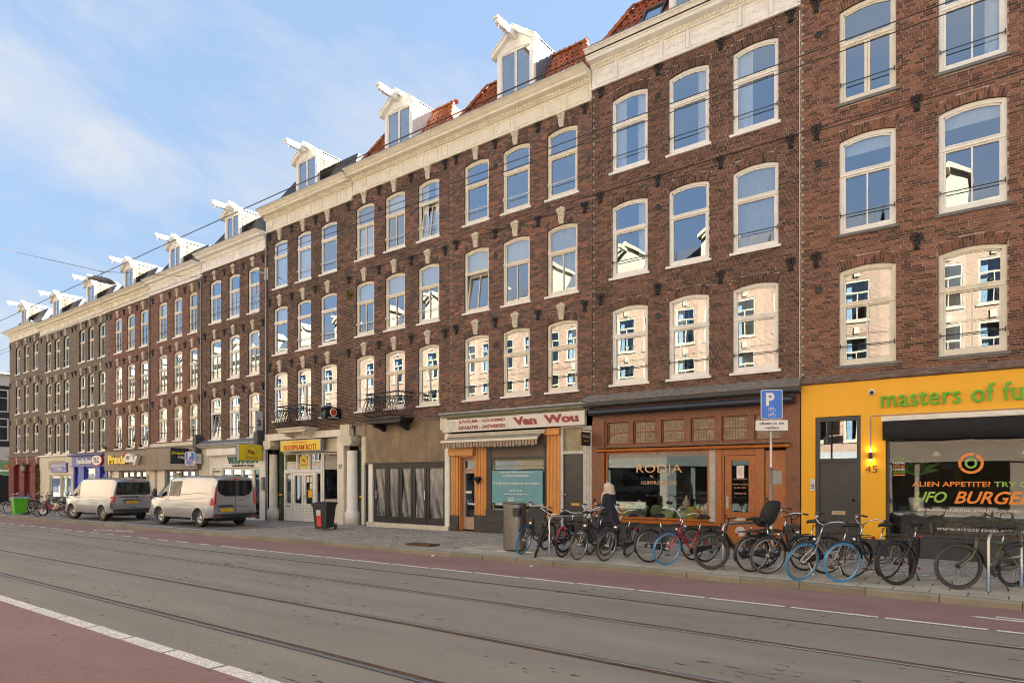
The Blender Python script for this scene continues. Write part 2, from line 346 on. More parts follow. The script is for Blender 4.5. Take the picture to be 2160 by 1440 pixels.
# ---------------------------------------------------------------- ground, road, pavement
def sheet(name, x0, x1, y0, y1, z, mt, kind='structure', parent=None):
    xs = sorted({x0, x1} | ({-6.0} if x0 < -6 < x1 else set())); vs = []; fs = []
    for x in xs: vs += [(x, y0, z + gz(x)), (x, y1, z + gz(x))]
    for i in range(len(xs) - 1): fs.append((2 * i, 2 * i + 2, 2 * i + 3, 2 * i + 1))
    o = MB().add(vs, fs).build(name, mt, parent)
    if kind and parent is None: o['kind'] = kind
    return o
def ground_mat(name, c1, c2, fine=90, big=0.5, bump=0.5, crack=0.0, rough=0.85, streak=(1, 1, 1), c3=None):
    m = bpy.data.materials.new(name); m.use_nodes = True; t = m.node_tree; b = t.nodes['Principled BSDF']; N = t.nodes.new; K = t.links.new
    b.inputs['Roughness'].default_value = rough; b.inputs['Specular IOR Level'].default_value = 0.35
    ge = N('ShaderNodeNewGeometry'); mp = N('ShaderNodeMapping'); mp.inputs['Scale'].default_value = streak; K(ge.outputs['Position'], mp.inputs[0])
    n = N('ShaderNodeTexNoise'); n.inputs['Scale'].default_value = fine; n.inputs['Detail'].default_value = 4; n.inputs['Roughness'].default_value = 0.7; K(ge.outputs['Position'], n.inputs['Vector'])
    n2 = N('ShaderNodeTexNoise'); n2.inputs['Scale'].default_value = big; n2.inputs['Detail'].default_value = 8; n2.inputs['Roughness'].default_value = 0.65; K(mp.outputs[0], n2.inputs['Vector'])
    r = N('ShaderNodeValToRGB'); r.color_ramp.elements[0].position = 0.33; r.color_ramp.elements[1].position = 0.67
    r.color_ramp.elements[0].color = (*c1, 1); r.color_ramp.elements[1].color = (*c2, 1); K(n2.outputs['Fac'], r.inputs[0])
    m1 = N('ShaderNodeMath'); m1.operation = 'MULTIPLY_ADD'; m1.inputs[1].default_value = 2.6; m1.inputs[2].default_value = -0.3; K(n.outputs['Fac'], m1.inputs[0])
    v = N('ShaderNodeVectorMath'); v.operation = 'SCALE'; K(r.outputs[0], v.inputs[0]); K(m1.outputs[0], v.inputs['Scale']); last = v.outputs[0]
    if crack:
        mp2 = N('ShaderNodeMapping'); mp2.inputs['Scale'].default_value = (0.55, 1.9, 1); K(ge.outputs['Position'], mp2.inputs[0])
        n3 = N('ShaderNodeTexNoise'); n3.inputs['Scale'].default_value = 8.0; n3.inputs['Detail'].default_value = 5; n3.inputs['Roughness'].default_value = 0.55; K(mp2.outputs[0], n3.inputs['Vector'])
        n4 = N('ShaderNodeTexNoise'); n4.inputs['Scale'].default_value = 0.55; n4.inputs['Detail'].default_value = 2; K(mp2.outputs[0], n4.inputs['Vector'])
        ad = N('ShaderNodeMath'); ad.operation = 'MULTIPLY_ADD'; ad.inputs[1].default_value = 0.45; K(n4.outputs['Fac'], ad.inputs[0]); K(n3.outputs['Fac'], ad.inputs[2])
        r3 = N('ShaderNodeValToRGB'); r3.color_ramp.elements[0].position = 0.89; r3.color_ramp.elements[1].position = 0.925
        r3.color_ramp.elements[0].color = (0, 0, 0, 1); r3.color_ramp.elements[1].color = (crack, crack, crack, 1); K(ad.outputs[0], r3.inputs[0])
        mx = N('ShaderNodeMix'); mx.data_type = 'RGBA'; K(r3.outputs[0], mx.inputs[0]); K(last, mx.inputs[6]); mx.inputs[7].default_value = (0.025, 0.024, 0.022, 1); last = mx.outputs[2]
    K(last, b.inputs['Base Color'])
    bp = N('ShaderNodeBump'); bp.inputs['Strength'].default_value = bump; bp.inputs['Distance'].default_value = 0.006; K(n.outputs['Fac'], bp.inputs['Height']); K(bp.outputs[0], b.inputs['Normal'])
    MT[name] = m; return m
asphalt = ground_mat('asphalt', (0.238, 0.214, 0.170), (0.312, 0.281, 0.224), crack=0.9, streak=(0.22, 1.5, 1), big=0.9, fine=70)
redlane = ground_mat('red_asphalt', (0.255, 0.152, 0.128), (0.325, 0.203, 0.172), crack=0.6, streak=(0.5, 1.3, 1), big=0.9)
paint = ground_mat('road_paint', (0.68, 0.65, 0.56), (0.82, 0.79, 0.70), fine=35, big=6, bump=0.2)
paving = ground_mat('far_paving', (0.22, 0.205, 0.18), (0.32, 0.30, 0.26), fine=28, big=1.2)
bayp = ground_mat('bay_paving', (0.13, 0.12, 0.105), (0.20, 0.185, 0.16), fine=24, big=1.0)
grout = mat('joint_sand', (0.06, 0.062, 0.03), 0.95, var=0.35, scale=14)
kerbm = tone_mat('kerb_concrete', [(0.23, 0.22, 0.165), (0.30, 0.285, 0.215)], 0.85, source='random', big=0.5, bigs=2.0)
tilem = tone_mat('pavement_tile', [(0.38, 0.35, 0.27), (0.45, 0.415, 0.32), (0.52, 0.48, 0.37)], 0.85, source='random', big=0.35, bigs=1.6, nscale=80)
clink = tone_mat('clinker', [(0.24, 0.225, 0.195), (0.34, 0.315, 0.275), (0.44, 0.41, 0.355)], 0.85, big=0.4, bigs=0.9)
grass_sky = mat('ground_base', (0.12, 0.11, 0.10), 0.9, var=0.2, scale=0.3)
sheet('ground', -420, 300, -300, 500, -0.03, grass_sky)
sheet('road', -160, 60, 1.82, 11.82, 0.0, asphalt)
sheet('bicycle_lane', -160, 60, 10.10, 11.81, 0.004, redlane)
sheet('bicycle_lane', -160, 60, 1.83, 3.368, 0.004, redlane)
# painted lane lines
ln = empty('lane_line', (0, 10.06, 0)); ln['kind'] = 'structure'
dash = MB().box(0, 1.13, -0.045, 0.045, 0.0085, 0.0095).mesh('dash', paint)
xs = [-1.87 - 0.55 + 1.21 * i for i in range(-13, 5)]
for i, x in enumerate(xs): inst(dash, 'dash', ln, T(x - 0.0, 0, gz(x)))
x = xs[0] - 1.3
while x > -46: inst(dash, 'dash', ln, T(x, 0, gz(x)) @ SC(0.62, 1, 1)); x -= 1.32
ln2 = empty('lane_line', (0, 3.45, 0)); ln2['kind'] = 'structure'
dash2 = MB().box(0, 0.955, -0.085, 0.085, 0.0085, 0.0095).mesh('dash', paint)
for i in range(-16, 4): inst(dash2, 'dash', ln2, T(-5.2 + 1.03 * i, 0, gz(-5.2 + 1.03 * i)))
# tram rails: a steel head and a rusty groove, in four runs
railm = mat('rail_steel', (0.21, 0.225, 0.26), 0.38, 0.7, var=0.15, scale=3, stretch=(0.3, 4, 1))
rustm = mat('rail_groove', (0.10, 0.052, 0.022), 0.7, 0.2, var=0.3, scale=8)
seam = mat('rail_seal', (0.045, 0.042, 0.038), 0.9, var=0.3)
for y, s in ((4.36, 1), (5.98, -1), (7.72, 1), (9.22, -1)):
    vs = []; fs = []; ms = []
    sec = [(-0.075, 0.003, 2), (-0.045, 0.004, 0), (0.018, 0.012, 1), (0.022, -0.012, 1), (0.052, -0.012, 1), (0.056, 0.010, 0), (0.078, 0.003, 2), (0.10, 0.003, 2)]
    # road surface is opened by lifting the rail section just above it
    sec = [(-0.062, 0.0045, 2), (-0.040, 0.0045, 0), (-0.038, 0.012, 0), (0.006, 0.012, 0), (0.008, 0.0055, 1), (0.046, 0.0055, 1), (0.048, 0.010, 1), (0.058, 0.010, 1), (0.060, 0.0045, 2), (0.085, 0.0045, 2)]
    xs2 = [-160, -6, 60]; n = len(sec)
    for x in xs2: vs += [(x, y + s * a, z + gz(x)) for a, z, _ in sec]
    mb = MB()
    for k in range(2):
        for j in range(n - 1):
            mb.add([vs[k * n + j], vs[k * n + n + j], vs[k * n + n + j + 1], vs[k * n + j + 1]], [(0, 1, 2, 3)], sec[j][2] if j < n - 1 else 2)
    o = mb.build('tram_rail', [railm, rustm, seam]); o['kind'] = 'structure'
# bicycle sign painted on the lane, and the one cut off at the right
def bike_sign(x0, s, L=2.6, W=0.95):
    mb = MB(); z = 0.0085; y0 = 10.55
    def ring(cx, cy, rx, ry):
        n = 28
        for i in range(n):
            a, b = 2 * math.pi * i / n, 2 * math.pi * (i + 1) / n; k = 0.80
            p = [(cx + rx * math.cos(a), cy + ry * math.sin(a)), (cx + rx * math.cos(b), cy + ry * math.sin(b)), (cx + rx * k * math.cos(b), cy + ry * 0.72 * math.sin(b)), (cx + rx * k * math.cos(a), cy + ry * 0.72 * math.sin(a))]
            mb.add([(q[0], q[1], z + gz(q[0])) for q in p], [(0, 1, 2, 3)])
    def bar(p, q, w):
        d = Vector((q[0] - p[0], q[1] - p[1])); n = Vector((-d.y, d.x)).normalized() * w / 2
        mb.add([(a[0] + k * n.x, a[1] + k * n.y, z + 0.0005 + gz(a[0])) for a, k in ((p, 1), (q, 1), (q, -1), (p, -1))], [(0, 1, 2, 3)])
    ring(x0, y0 + 0.22, 0.62, 0.24); ring(x0 + s * 1.0, y0 + 0.62, 0.62, 0.22)
    bar((x0, y0 + 0.22), (x0 + s * 0.9, y0 + 0.3), 0.07); bar((x0 + s * 0.9, y0 + 0.3), (x0 + s * 1.0, y0 + 0.62), 0.08); bar((x0 + s * 0.9, y0 + 0.3), (x0 + s * 2.1, y0 + 0.45), 0.07)
    o = mb.build('bicycle_marking', paint); o['kind'] = 'structure'
bike_sign(-28.2, 1)
mk = MB()
for pts in ([(-0.30, 10.86), (0.10, 10.84), (0.10, 10.93), (-0.20, 10.95)], [(-0.02, 11.02), (0.55, 10.97), (0.55, 11.06), (0.0, 11.10)], [(0.10, 10.84), (1.6, 10.80), (1.6, 10.98), (0.10, 10.93)], [(0.55, 10.97), (1.5, 11.0), (1.5, 11.1), (0.55, 11.06)]):
    mk.add([(x, y, 0.0085) for x, y in pts], [(0, 1, 2, 3)])
mk.build('bicycle_marking', paint)['kind'] = 'structure'
# kerb of single stones
kb = empty('kerb', (0, 11.8, 0)); kb['kind'] = 'structure'
ks = MB().profile([(0.0, -0.12), (0.0, 0.10), (0.025, 0.12), (0.17, 0.12), (0.17, -0.12)], 0.006, 0.994).mesh('kerb_stone', kerbm)
for i in range(-78, 4):
    x = i * 1.0 + 0.3; inst(ks, 'kerb_stone', kb, T(x, random.uniform(-0.004, 0.004), gz(x) + random.uniform(-0.003, 0.003)))
kb2 = empty('kerb', (0, 1.8, 0)); kb2['kind'] = 'structure'
sheet('kerb_base', -160, 60, 11.83, 11.95, 0.05, grout, None, kb)
kn = MB().box(-60, 60, -0.17, 0, -0.3, 0.12).build('kerb_stone', kerbm, kb2, world=False); kn.location = (0, 0, 0)
# pavement
pv = sheet('pavement', -160, 60, 11.97, 19.0, 0.100, grout)
WM[pv.name] = Matrix.Identity(4)
sheet('pavement', -160, 60, -6, 1.63, 0.12, paving)
sheet('far_pavement', -160, -22, 11.98, 17.2, 0.118, paving)
tile = MB(); hw, hd, bv = 0.2425, 0.1925, 0.005
tile.add([(-hw, -hd, 0.0), (hw, -hd, 0.0), (hw, hd, 0.0), (-hw, hd, 0.0), (-hw, -hd, 0.016), (hw, -hd, 0.016), (hw, hd, 0.016), (-hw, hd, 0.016),
          (-hw + bv, -hd + bv, 0.020), (hw - bv, -hd + bv, 0.020), (hw - bv, hd - bv, 0.020), (-hw + bv, hd - bv, 0.020)],
         [(0, 1, 5, 4), (1, 2, 6, 5), (2, 3, 7, 6), (3, 0, 4, 7), (4, 5, 9, 8), (5, 6, 10, 9), (6, 7, 11, 10), (7, 4, 8, 11), (8, 9, 10, 11)])
tm = tile.mesh('paving_tile', tilem)
for r in range(5):
    for k in range(28):
        x = -11.1 + 0.5 * k + (0.25 if r % 2 else 0); y = 12.17 + 0.4 * r
        o = inst(tm, 'paving_tile', pv, T(x, y, 0.1015 + gz(x) + random.uniform(-0.0025, 0.0025)) @ RX(R(random.uniform(-0.25, 0.25))) @ RY(R(random.uniform(-0.25, 0.25))))
def clinkers(name, x0, x1, y0, y1):
    mb = MB(); y = y0; r = 0
    while y < y1 - 0.02:
        x = x0 + (0.1 if r % 2 else 0)
        while x < x1:
            h = 0.118 + random.uniform(-0.004, 0.003)
            za, zb = gz(x), gz(x + 0.194)
            mb.add([(x, y, 0.1 + za), (x + 0.194, y, 0.1 + zb), (x + 0.194, y + 0.095, 0.1 + zb), (x, y + 0.095, 0.1 + za), (x + .003, y + .003, h + za), (x + 0.191, y + .003, h + zb), (x + 0.191, y + 0.092, h + zb), (x + .003, y + 0.092, h + za)],
                   [(0, 1, 5, 4), (1, 2, 6, 5), (3, 0, 4, 7), (2, 3, 7, 6), (4, 5, 6, 7)], 0, random.choice([random.random(), 0.4 + 0.2 * random.random()]))
            x += 0.2
        y += 0.1; r += 1
    o = mb.build(name, clink, pv); o['kind'] = 'stuff'
clinkers('paving_brick', -11.3, 2.6, 14.0, 17.3)
clinkers('paving_brick', -22.1, -11.4, 11.98, 17.3)
# white outline of the bicycle bay, the parking bay and its line
mb = MB(); mb.box(-9.6, 2.4, 14.00, 14.06, 0.1225, 0.1245)
mb.box(-9.85, -9.6, 12.55, 12.62, 0.105, 0.1245); mb.box(-9.2, -8.9, 12.75, 12.82, 0.105, 0.1245)
mb.build('bay_line', paint)['kind'] = 'structure'
sheet('parking_bay', -38.5, -22.0, 12.32, 14.6, 0.122, bayp)
sheet('bay_line', -38.5, -21.95, 12.22, 12.32, 0.126, paint); sheet('bay_line', -22.05, -21.95, 12.32, 14.6, 0.128, paint)
sheet('bay_line', -31.0, -30.9, 12.32, 14.6, 0.128, paint)
mh = MB().box(-12.95, -12.05, 12.45, 12.85, 0.05, 0.1235); [mh.box(-12.92 + 0.1 * i, -12.86 + 0.1 * i, 12.48, 12.82, 0.1235, 0.1265) for i in range(9)]
tag(mh.build('drain_cover', mat('rusty_plate', (0.12, 0.06, 0.03), 0.8, 0.2, var=0.3, scale=10)), 'rusty ribbed metal cover set in the pavement near the kerb', 'drain cover')
for i, (x, y) in enumerate(((-11.0, 11.45), (-8.0, 11.35))):
    mb = MB()
    for k in range(3): mb.ball((x + 0.03 * k, y + 0.02 * math.sin(k * 2), 0.02), 0.025, 5, 4, 0, (1, 0.8, 0.6))
    tag(mb.build('paper_scrap', white), ['crumpled white paper scrap on the red lane below the steel litter bin', 'crumpled white paper scrap on the red lane below the crate bicycle'][i], 'litter', 'paper scraps on the red bicycle lane')
# ---------------------------------------------------------------- terrace houses
def arch(xl, xr, z, rise, n=8, off=0.0):
    """points of a segmental arch from left to right, moved outward by off"""
    c = (xr - xl) / 2; Rr = (c * c + rise * rise) / (2 * rise); cx = (xl + xr) / 2; cz = z + rise - Rr; th = math.asin(c / Rr)
    return [(cx + (Rr + off) * math.sin(-th + 2 * th * i / n), cz + (Rr + off) * math.cos(-th + 2 * th * i / n)) for i in range(n + 1)]
RISE = 0.09
def wall(name, mt, root, x0, x1, z0, z1, cols, floors, reveal, rmat):
    mb = MB(); y = FY + 0.008; edges = [x0]
    for a, b in cols: edges += [a, b]
    edges.append(x1)
    for i in range(0, len(edges), 2):
        if edges[i + 1] > edges[i]: mb.add([(edges[i], y, z0), (edges[i + 1], y, z0), (edges[i + 1], y, z1), (edges[i], y, z1)], [(0, 1, 2, 3)])
    for a, b in cols:
        zb = z0
        for zs, zh in floors:
            if zs > zb: mb.add([(a, y, zb), (b, y, zb), (b, y, zs), (a, y, zs)], [(0, 1, 2, 3)])
            ar = arch(a, b, zh, RISE); d = FY + reveal
            mb.add([(a, y, zs), (a, d, zs), (a, d, zh), (a, y, zh)], [(0, 1, 2, 3)], 1); mb.add([(b, y, zs), (b, y, zh), (b, d, zh), (b, d, zs)], [(0, 1, 2, 3)], 1)
            for i in range(8): mb.add([(ar[i][0], y, ar[i][1]), (ar[i][0], d, ar[i][1]), (ar[i + 1][0], d, ar[i + 1][1]), (ar[i + 1][0], y, ar[i + 1][1])], [(0, 1, 2, 3)], 1)
            zb = zh + RISE; zt = zb + 0.02
            vs = [(p[0], y, p[1]) for p in ar] + [(b, y, zt), (a, y, zt)]; mb.add(vs, [tuple(range(len(vs)))]); zb = zt
        mb.add([(a, y, zb), (b, y, zb), (b, y, z1), (a, y, z1)], [(0, 1, 2, 3)])
    mb.add([(x0, y, z0), (x1, y, z0), (x1, y + 0.25, z0), (x0, y + 0.25, z0)], [(0, 1, 2, 3)])
    return mb.build(name, [mt, rmat], root)
def brickwork(root, x0, x1, z0, z1, cols, floors, mt, mti, singles, L=0.21, H=0.058):
    rows = []; z = z0; r = 0; fixed = []
    archs = []
    for a, b in cols:
        for zs, zh in floors:
            c = (b - a) / 2; Rr = (c * c + RISE ** 2) / (2 * RISE); archs.append((a, b, zs, zh, (a + b) / 2, zh + RISE - Rr, Rr, math.asin(c / Rr)))
    mb = MB(); full = []
    while z < z1 - 0.01:
        zc = z + H / 2; forb = []
        for a, b, zs, zh, cx, cz, Rr, th in archs:
            if zs - 0.01 < zc < zh: forb.append((a, b))
            elif zh <= zc < cz + Rr + 0.235:
                q = (Rr + 0.235) ** 2 - (zc - cz) ** 2
                if q > 0: hw = min(math.sqrt(q), (zc - cz) * math.tan(th) + 0.004); forb.append((cx - hw, cx + hw))
        header = r % 2
        x = x0 - (0.11 if header else 0) + (0.055 if (r // 2) % 2 else 0); step = L
        while x < x1:
            l = L if not (header and random.random() < 0.35) else L / 2
            a, b = max(x, x0) + 0.006, min(x + l, x1) - 0.006; x += l
            segs = [(a, b)]
            for fa, fb in forb:
                ns = []
                for p, q in segs:
                    if fb <= p or fa >= q: ns.append((p, q)); continue
                    if p < fa - 0.015: ns.append((p, fa - 0.004))
                    if q > fb + 0.015: ns.append((fb + 0.004, q))
                segs = ns
            for p, q in segs:
                if q - p < 0.02: continue
                if singles and abs(q - p - (L - 0.012)) < 1e-4: full.append((p, z))
                else: mb.box(p, q, FY + random.uniform(-0.0035, 0.0015), FY + 0.03, z + 0.006, z + H - 0.006, 0, random.random(), open_back=True)
        z += H; r += 1
    if singles:
        full.sort(key=lambda b: (b[0]) ** 2 + (b[1] - 1.9) ** 2)
        bm_ = MB().box(0, L - 0.012, -0.002, 0.03, 0, H - 0.012).mesh('brick', mti)
        for p, z in full[:singles]: inst(bm_, 'brick', root, T(p, FY + random.uniform(-0.002, 0.002), z + 0.006), True)
        for p, z in full[singles:]: mb.box(p, p + L - 0.012, FY + random.uniform(-0.0035, 0.0015), FY + 0.03, z + 0.006, z + H - 0.006, 0, random.random(), open_back=True)
    o = mb.build('brickwork', mt, root); o['kind'] = 'stuff'
    # voussoirs
    h = 0.225; am = None; rest = MB()
    for a, b, zs, zh, cx, cz, Rr, th in archs:
        n = int(round(2 * th * Rr / 0.060)); wd = 2 * th * Rr / n
        for k in range(n):
            t = -th + 2 * th * (k + 0.5) / n
            M = T(cx + Rr * math.sin(t), FY - 0.002 + random.uniform(-0.002, 0.001), cz + Rr * math.cos(t)) @ RY(t)
            half = k % 3 != 1; parts = ((0.0, 0.108), (0.116, h)) if k % 2 else ((0.0, 0.16), (0.168, h))
            w0, w1 = wd / 2 - 0.005, (wd / 2 - 0.005) * (Rr + h) / Rr
            for p, q in parts:
                wa = w0 + (w1 - w0) * p / h; wb = w0 + (w1 - w0) * q / h
                vs = [(-wa, 0, p), (wa, 0, p), (wb, 0, q), (-wb, 0, q), (-wa, 0.03, p), (wa, 0.03, p), (wb, 0.03, q), (-wb, 0.03, q)]
                fs = [(0, 1, 2, 3), (1, 5, 6, 2), (4, 0, 3, 7), (3, 2, 6, 7), (4, 5, 1, 0)]
                rest.add(vs, fs, 0, random.random() * 0.8, M)
    if singles:
        o = MB(); mats_, n = [mti], 0
        # nearest arches as single bricks
        order = sorted(range(len(rest.f) // 5), key=lambda i: (rest.v[i * 8][0]) ** 2 + (rest.v[i * 8][2] - 1.9) ** 2)
        keep = set(order[:170])
        for i in sorted(keep):
            m2 = MB(); m2.add(rest.v[i * 8:i * 8 + 8], [(0, 1, 2, 3), (1, 5, 6, 2), (4, 0, 3, 7), (3, 2, 6, 7), (4, 5, 1, 0)]); m2.build('arch_brick', mti, root)
        r2 = MB()
        for i in range(len(rest.f) // 5):
            if i not in keep: r2.add(rest.v[i * 8:i * 8 + 8], [(0, 1, 2, 3), (1, 5, 6, 2), (4, 0, 3, 7), (3, 2, 6, 7), (4, 5, 1, 0)], 0, rest.t[i * 5])
        rest = r2
    o = rest.build('arch_brickwork', mt, root); o['kind'] = 'stuff'

WC = {}
def window_meshes(key, w, h, fm, style, sillm, depth):
    """meshes of one window of opening width w, springing height h above the sill; local origin at sill centre, Y=0 the wall face"""
    if key in WC: return WC[key]
    fw = style.get('fw', 0.075); tz = h * style.get('trans', 0.645); y0 = depth; y1 = depth + 0.08; d = {}
    top = arch(-w / 2, w / 2, h, RISE); inn = arch(-w / 2 + fw, w / 2 - fw, h - fw * 0.9, RISE * 0.85)
    mb = MB(); mb.box(-w / 2, -w / 2 + fw, y0, y1, 0.0, h, 0); mb.box(w / 2 - fw, w / 2, y0, y1, 0.0, h)
    mb.strip([(-w / 2, h)] + top[1:-1] + [(w / 2, h)], [(-w / 2, h - fw * 0.9 - 0.01)] + inn[1:-1] + [(w / 2, h - fw * 0.9 - 0.01)], y0 + 0.001, y1 - 0.001)
    mb.box(-w / 2 + fw, w / 2 - fw, y0 + 0.001, y1, 0.0, fw * 0.9)
    mb.box(-w / 2 + 0.01, w / 2 - 0.01, y0 - 0.02, y1 - 0.002, tz - 0.045, tz + 0.045); mb.box(-w / 2 + 0.01, w / 2 - 0.01, y0 - 0.035, y0, tz + 0.02, tz + 0.045)
    # inner bead of the upper light
    ib = arch(-w / 2 + fw + 0.03, w / 2 - fw - 0.03, h - fw * 0.9 - 0.03, RISE * 0.8)
    mb.strip(inn, ib, y0 + 0.03, y1 - 0.004)
    mb.box(-w / 2 + fw, -w / 2 + fw + 0.03, y0 + 0.03, y1 - 0.004, tz + 0.045, h - fw * 0.9); mb.box(w / 2 - fw - 0.03, w / 2 - fw, y0 + 0.03, y1 - 0.004, tz + 0.045, h - fw * 0.9)
    mb.box(-w / 2 + fw + 0.03, w / 2 - fw - 0.03, y0 + 0.03, y1 - 0.004, tz + 0.045, tz + 0.07)
    d['window_frame'] = mb.mesh('window_frame', fm)
    a, b, c0, c1 = -w / 2 + fw + 0.002, w / 2 - fw - 0.002, fw * 0.9 + 0.002, tz - 0.047
    s = 0.045; mb = MB(); ys0, ys1 = y0 + 0.012, y1 - 0.01
    mb.box(a, a + s, ys0, ys1, c0, c1); mb.box(b - s, b, ys0, ys1, c0, c1); mb.box(a + s, b - s, ys0, ys1, c0, c0 + s * 1.3); mb.box(a + s, b - s, ys0, ys1, c1 - s * 0.8, c1)
    if style.get('mull') == 1: mb.box(-0.016, 0.016, ys0 + 0.004, ys1 - 0.02, c0 + s, c1 - s * 0.8)
    if style.get('mull') == 2: mb.box(-0.06, -0.004, ys0 - 0.01, ys1, c0 + s, c1 - s * 0.8); mb.box(0.004, 0.06, ys0 - 0.01, ys1, c0 + s, c1 - s * 0.8)
    d['sash'] = mb.mesh('sash', fm)
    yp = y1 - 0.03
    d['lower_pane'] = MB().add([(a + s, yp, c0 + s), (b - s, yp, c0 + s), (b - s, yp, c1 - s * 0.8), (a + s, yp, c1 - s * 0.8)], [(0, 1, 2, 3)]).mesh('lower_pane', style.get('glass', pane))
    vs = [(p[0], yp + 0.004, p[1]) for p in ib] + [(ib[-1][0], yp + 0.004, tz + 0.07), (ib[0][0], yp + 0.004, tz + 0.07)]
    d['upper_pane'] = MB().add(vs, [tuple(reversed(range(len(vs))))]).mesh('upper_pane', style.get('glass', pane))
    ov = 0.07 if depth < 0.12 else 0.03
    d['sill'] = MB().profile([(-0.055, -0.085), (-0.055, -0.02), (y0 + 0.03, 0.004), (y0 + 0.03, -0.085)], -w / 2 - ov, w / 2 + ov).mesh('sill', sillm)
    bar = MB(); zb = 0.44
    if style.get('bar') == 'one': bar.tube([(-w / 2 + 0.02, y0 - 0.05, zb), (w / 2 - 0.02, y0 - 0.05, zb)], 0.011, 6)
    else:
        bar.tube([(-w / 2 + 0.02, y0 - 0.05, zb), (w / 2 - 0.02, y0 - 0.05, zb)], 0.011, 6)
        for sx in (-1, 1): bar.tube([(sx * (w / 2 - 0.03), y0 - 0.05, zb - 0.05), (sx * (w / 2 - 0.03), y0 - 0.05, zb + 0.06)], 0.010, 5); bar.tube([(sx * (w / 2 - 0.03), y0 - 0.05, zb), (sx * (w / 2 - 0.03), y0 + 0.03, zb)], 0.008, 5)
    d['bar'] = bar
    WC[key] = (d, y1, tz, a, b, c0, c1, s); return WC[key]
CUR = {}
def curtain(kind, w, h, tz):
    k = (kind, round(w, 2), round(h, 2))
    if k in CUR: return CUR[k]
    mb = MB(); m = curtw
    def cloth(xa, xb, za, zb, amp, y=0.0, taper=0.0, flare=0.0):
        n = 26; vs = []; fs = []
        for j in range(4):
            f = j / 3
            for i in range(n + 1):
                u = i / n; xx = xa + (xb - xa) * u + (taper * (1 - f) * (1 if xa < 0 else -1) * (u if xa < 0 else (1 - u)))
                vs.append((xx, y + amp * math.sin(u * (xb - xa) * 42 + 3 * k[1] + 2 * math.sin(u * 9)) * (1 - 0.2 * f), za + (zb - za) * f))
        for j in range(3):
            for i in range(n): o = j * (n + 1) + i; fs.append((o, o + 1, o + n + 2, o + n + 1))
        mb.add(vs, fs)
    H = h + 0.1
    if kind == 'both': cloth(-w / 2 + 0.05, -w * 0.16, 0.05, H, 0.02); cloth(w * 0.16, w / 2 - 0.05, 0.05, H, 0.02)
    elif kind == 'left': cloth(-w / 2 + 0.05, -w * 0.1, 0.05, H, 0.02)
    elif kind == 'right': cloth(w * 0.18, w / 2 - 0.05, 0.05, H, 0.02)
    elif kind == 'full': cloth(-w / 2 + 0.05, w / 2 - 0.05, 0.05, H, 0.018)
    elif kind == 'net': cloth(-w / 2 + 0.05, w / 2 - 0.05, 0.05, tz, 0.012)
    elif kind == 'blind': mb.add([(-w / 2 + .05, 0, tz - 0.05), (w / 2 - .05, 0, tz - 0.05), (w / 2 - .05, 0, H), (-w / 2 + .05, 0, H)], [(0, 1, 2, 3)]); m = blindw
    elif kind == 'halfblind': mb.add([(-w / 2 + .05, 0, h * 0.86), (w / 2 - .05, 0, h * 0.86), (w / 2 - .05, 0, H), (-w / 2 + .05, 0, H)], [(0, 1, 2, 3)]); m = blindw
    if kind == 'full' and w > 1.09: m = curtg
    CUR[k] = mb.mesh('curtain', m, True); return CUR[k]
def window(root, key, xl, xr, zs, zh, style, depth=0.06, cur=None, bar='black', open_=0, fm=None, sillm=None, label=None):
    w, h, xc = xr - xl, zh - zs, (xl + xr) / 2; key = (key, round(w, 2), round(h, 2))
    d, y1, tz, a, b, c0, c1, s = window_meshes(key, w, h, fm or white, style, sillm or white, depth)
    fr = inst(d['window_frame'], 'window_frame', root, T(xc, FY, zs), True)
    if label: fr['label'] = label
    if open_:
        M = T(a, depth, 0) @ RZ(R(0)) @ T(-a, -depth, 0)
        M = T(0, depth + 0.02, c0) @ RX(-R(open_)) @ T(0, -depth - 0.02, -c0)
    else: M = Matrix.Identity(4)
    inst(d['sash'], 'sash', fr, M); inst(d['lower_pane'], 'lower_pane', fr, M); inst(d['upper_pane'], 'upper_pane', fr, Matrix.Identity(4))
    inst(d['sill'], 'sill', fr, Matrix.Identity(4))
    if bar:
        kb_ = ('bar', key, bar)
        if kb_ not in WC: WC[kb_] = d['bar'].mesh('guard_bar', black if bar == 'black' else white)
        inst(WC[kb_], 'guard_bar', fr, Matrix.Identity(4))
    if cur: inst(curtain(cur, w, h, tz), 'curtain', fr, T(0, y1 + 0.07, 0))
    return fr
# ornate anchor plate and keystone shared by all houses
am = MB()
am.box(-0.022, 0.022, -0.05, 0, -0.15, 0.10); am.box(-0.06, 0.06, -0.045, 0, -0.185, -0.15); am.box(-0.04, 0.04, -0.055, 0, -0.15, -0.12)
for sx in (-1, 1):
    am.tube([(0.0, -0.03, -0.06), (sx * 0.05, -0.04, 0.0), (sx * 0.10, -0.045, 0.06), (sx * 0.115, -0.05, 0.11), (sx * 0.085, -0.05, 0.15), (sx * 0.05, -0.045, 0.125), (sx * 0.06, -0.04, 0.09)], [0.02, 0.022, 0.022, 0.02, 0.018, 0.016, 0.014], 6)
    am.tube([(0.0, -0.03, -0.10), (sx * 0.05, -0.04, -0.085), (sx * 0.06, -0.04, -0.05)], [0.018, 0.014, 0.010], 5)
am.ball((0, -0.045, 0.12), 0.04, 8, 6, 0, (0.9, 0.7, 1.4)); am.ball((0, -0.05, 0.03), 0.035, 8, 6)
ANCH = am.mesh('wall_anchor', iron, True)
km = MB()
km.strip([(-0.12, 0.40), (0.12, 0.40)], [(-0.07, 0), (0.07, 0)], -0.06, 0.03)
km.box(-0.155, 0.155, -0.10, 0.03, 0.40, 0.445); km.box(-0.13, 0.13, -0.085, 0.03, 0.445, 0.475)
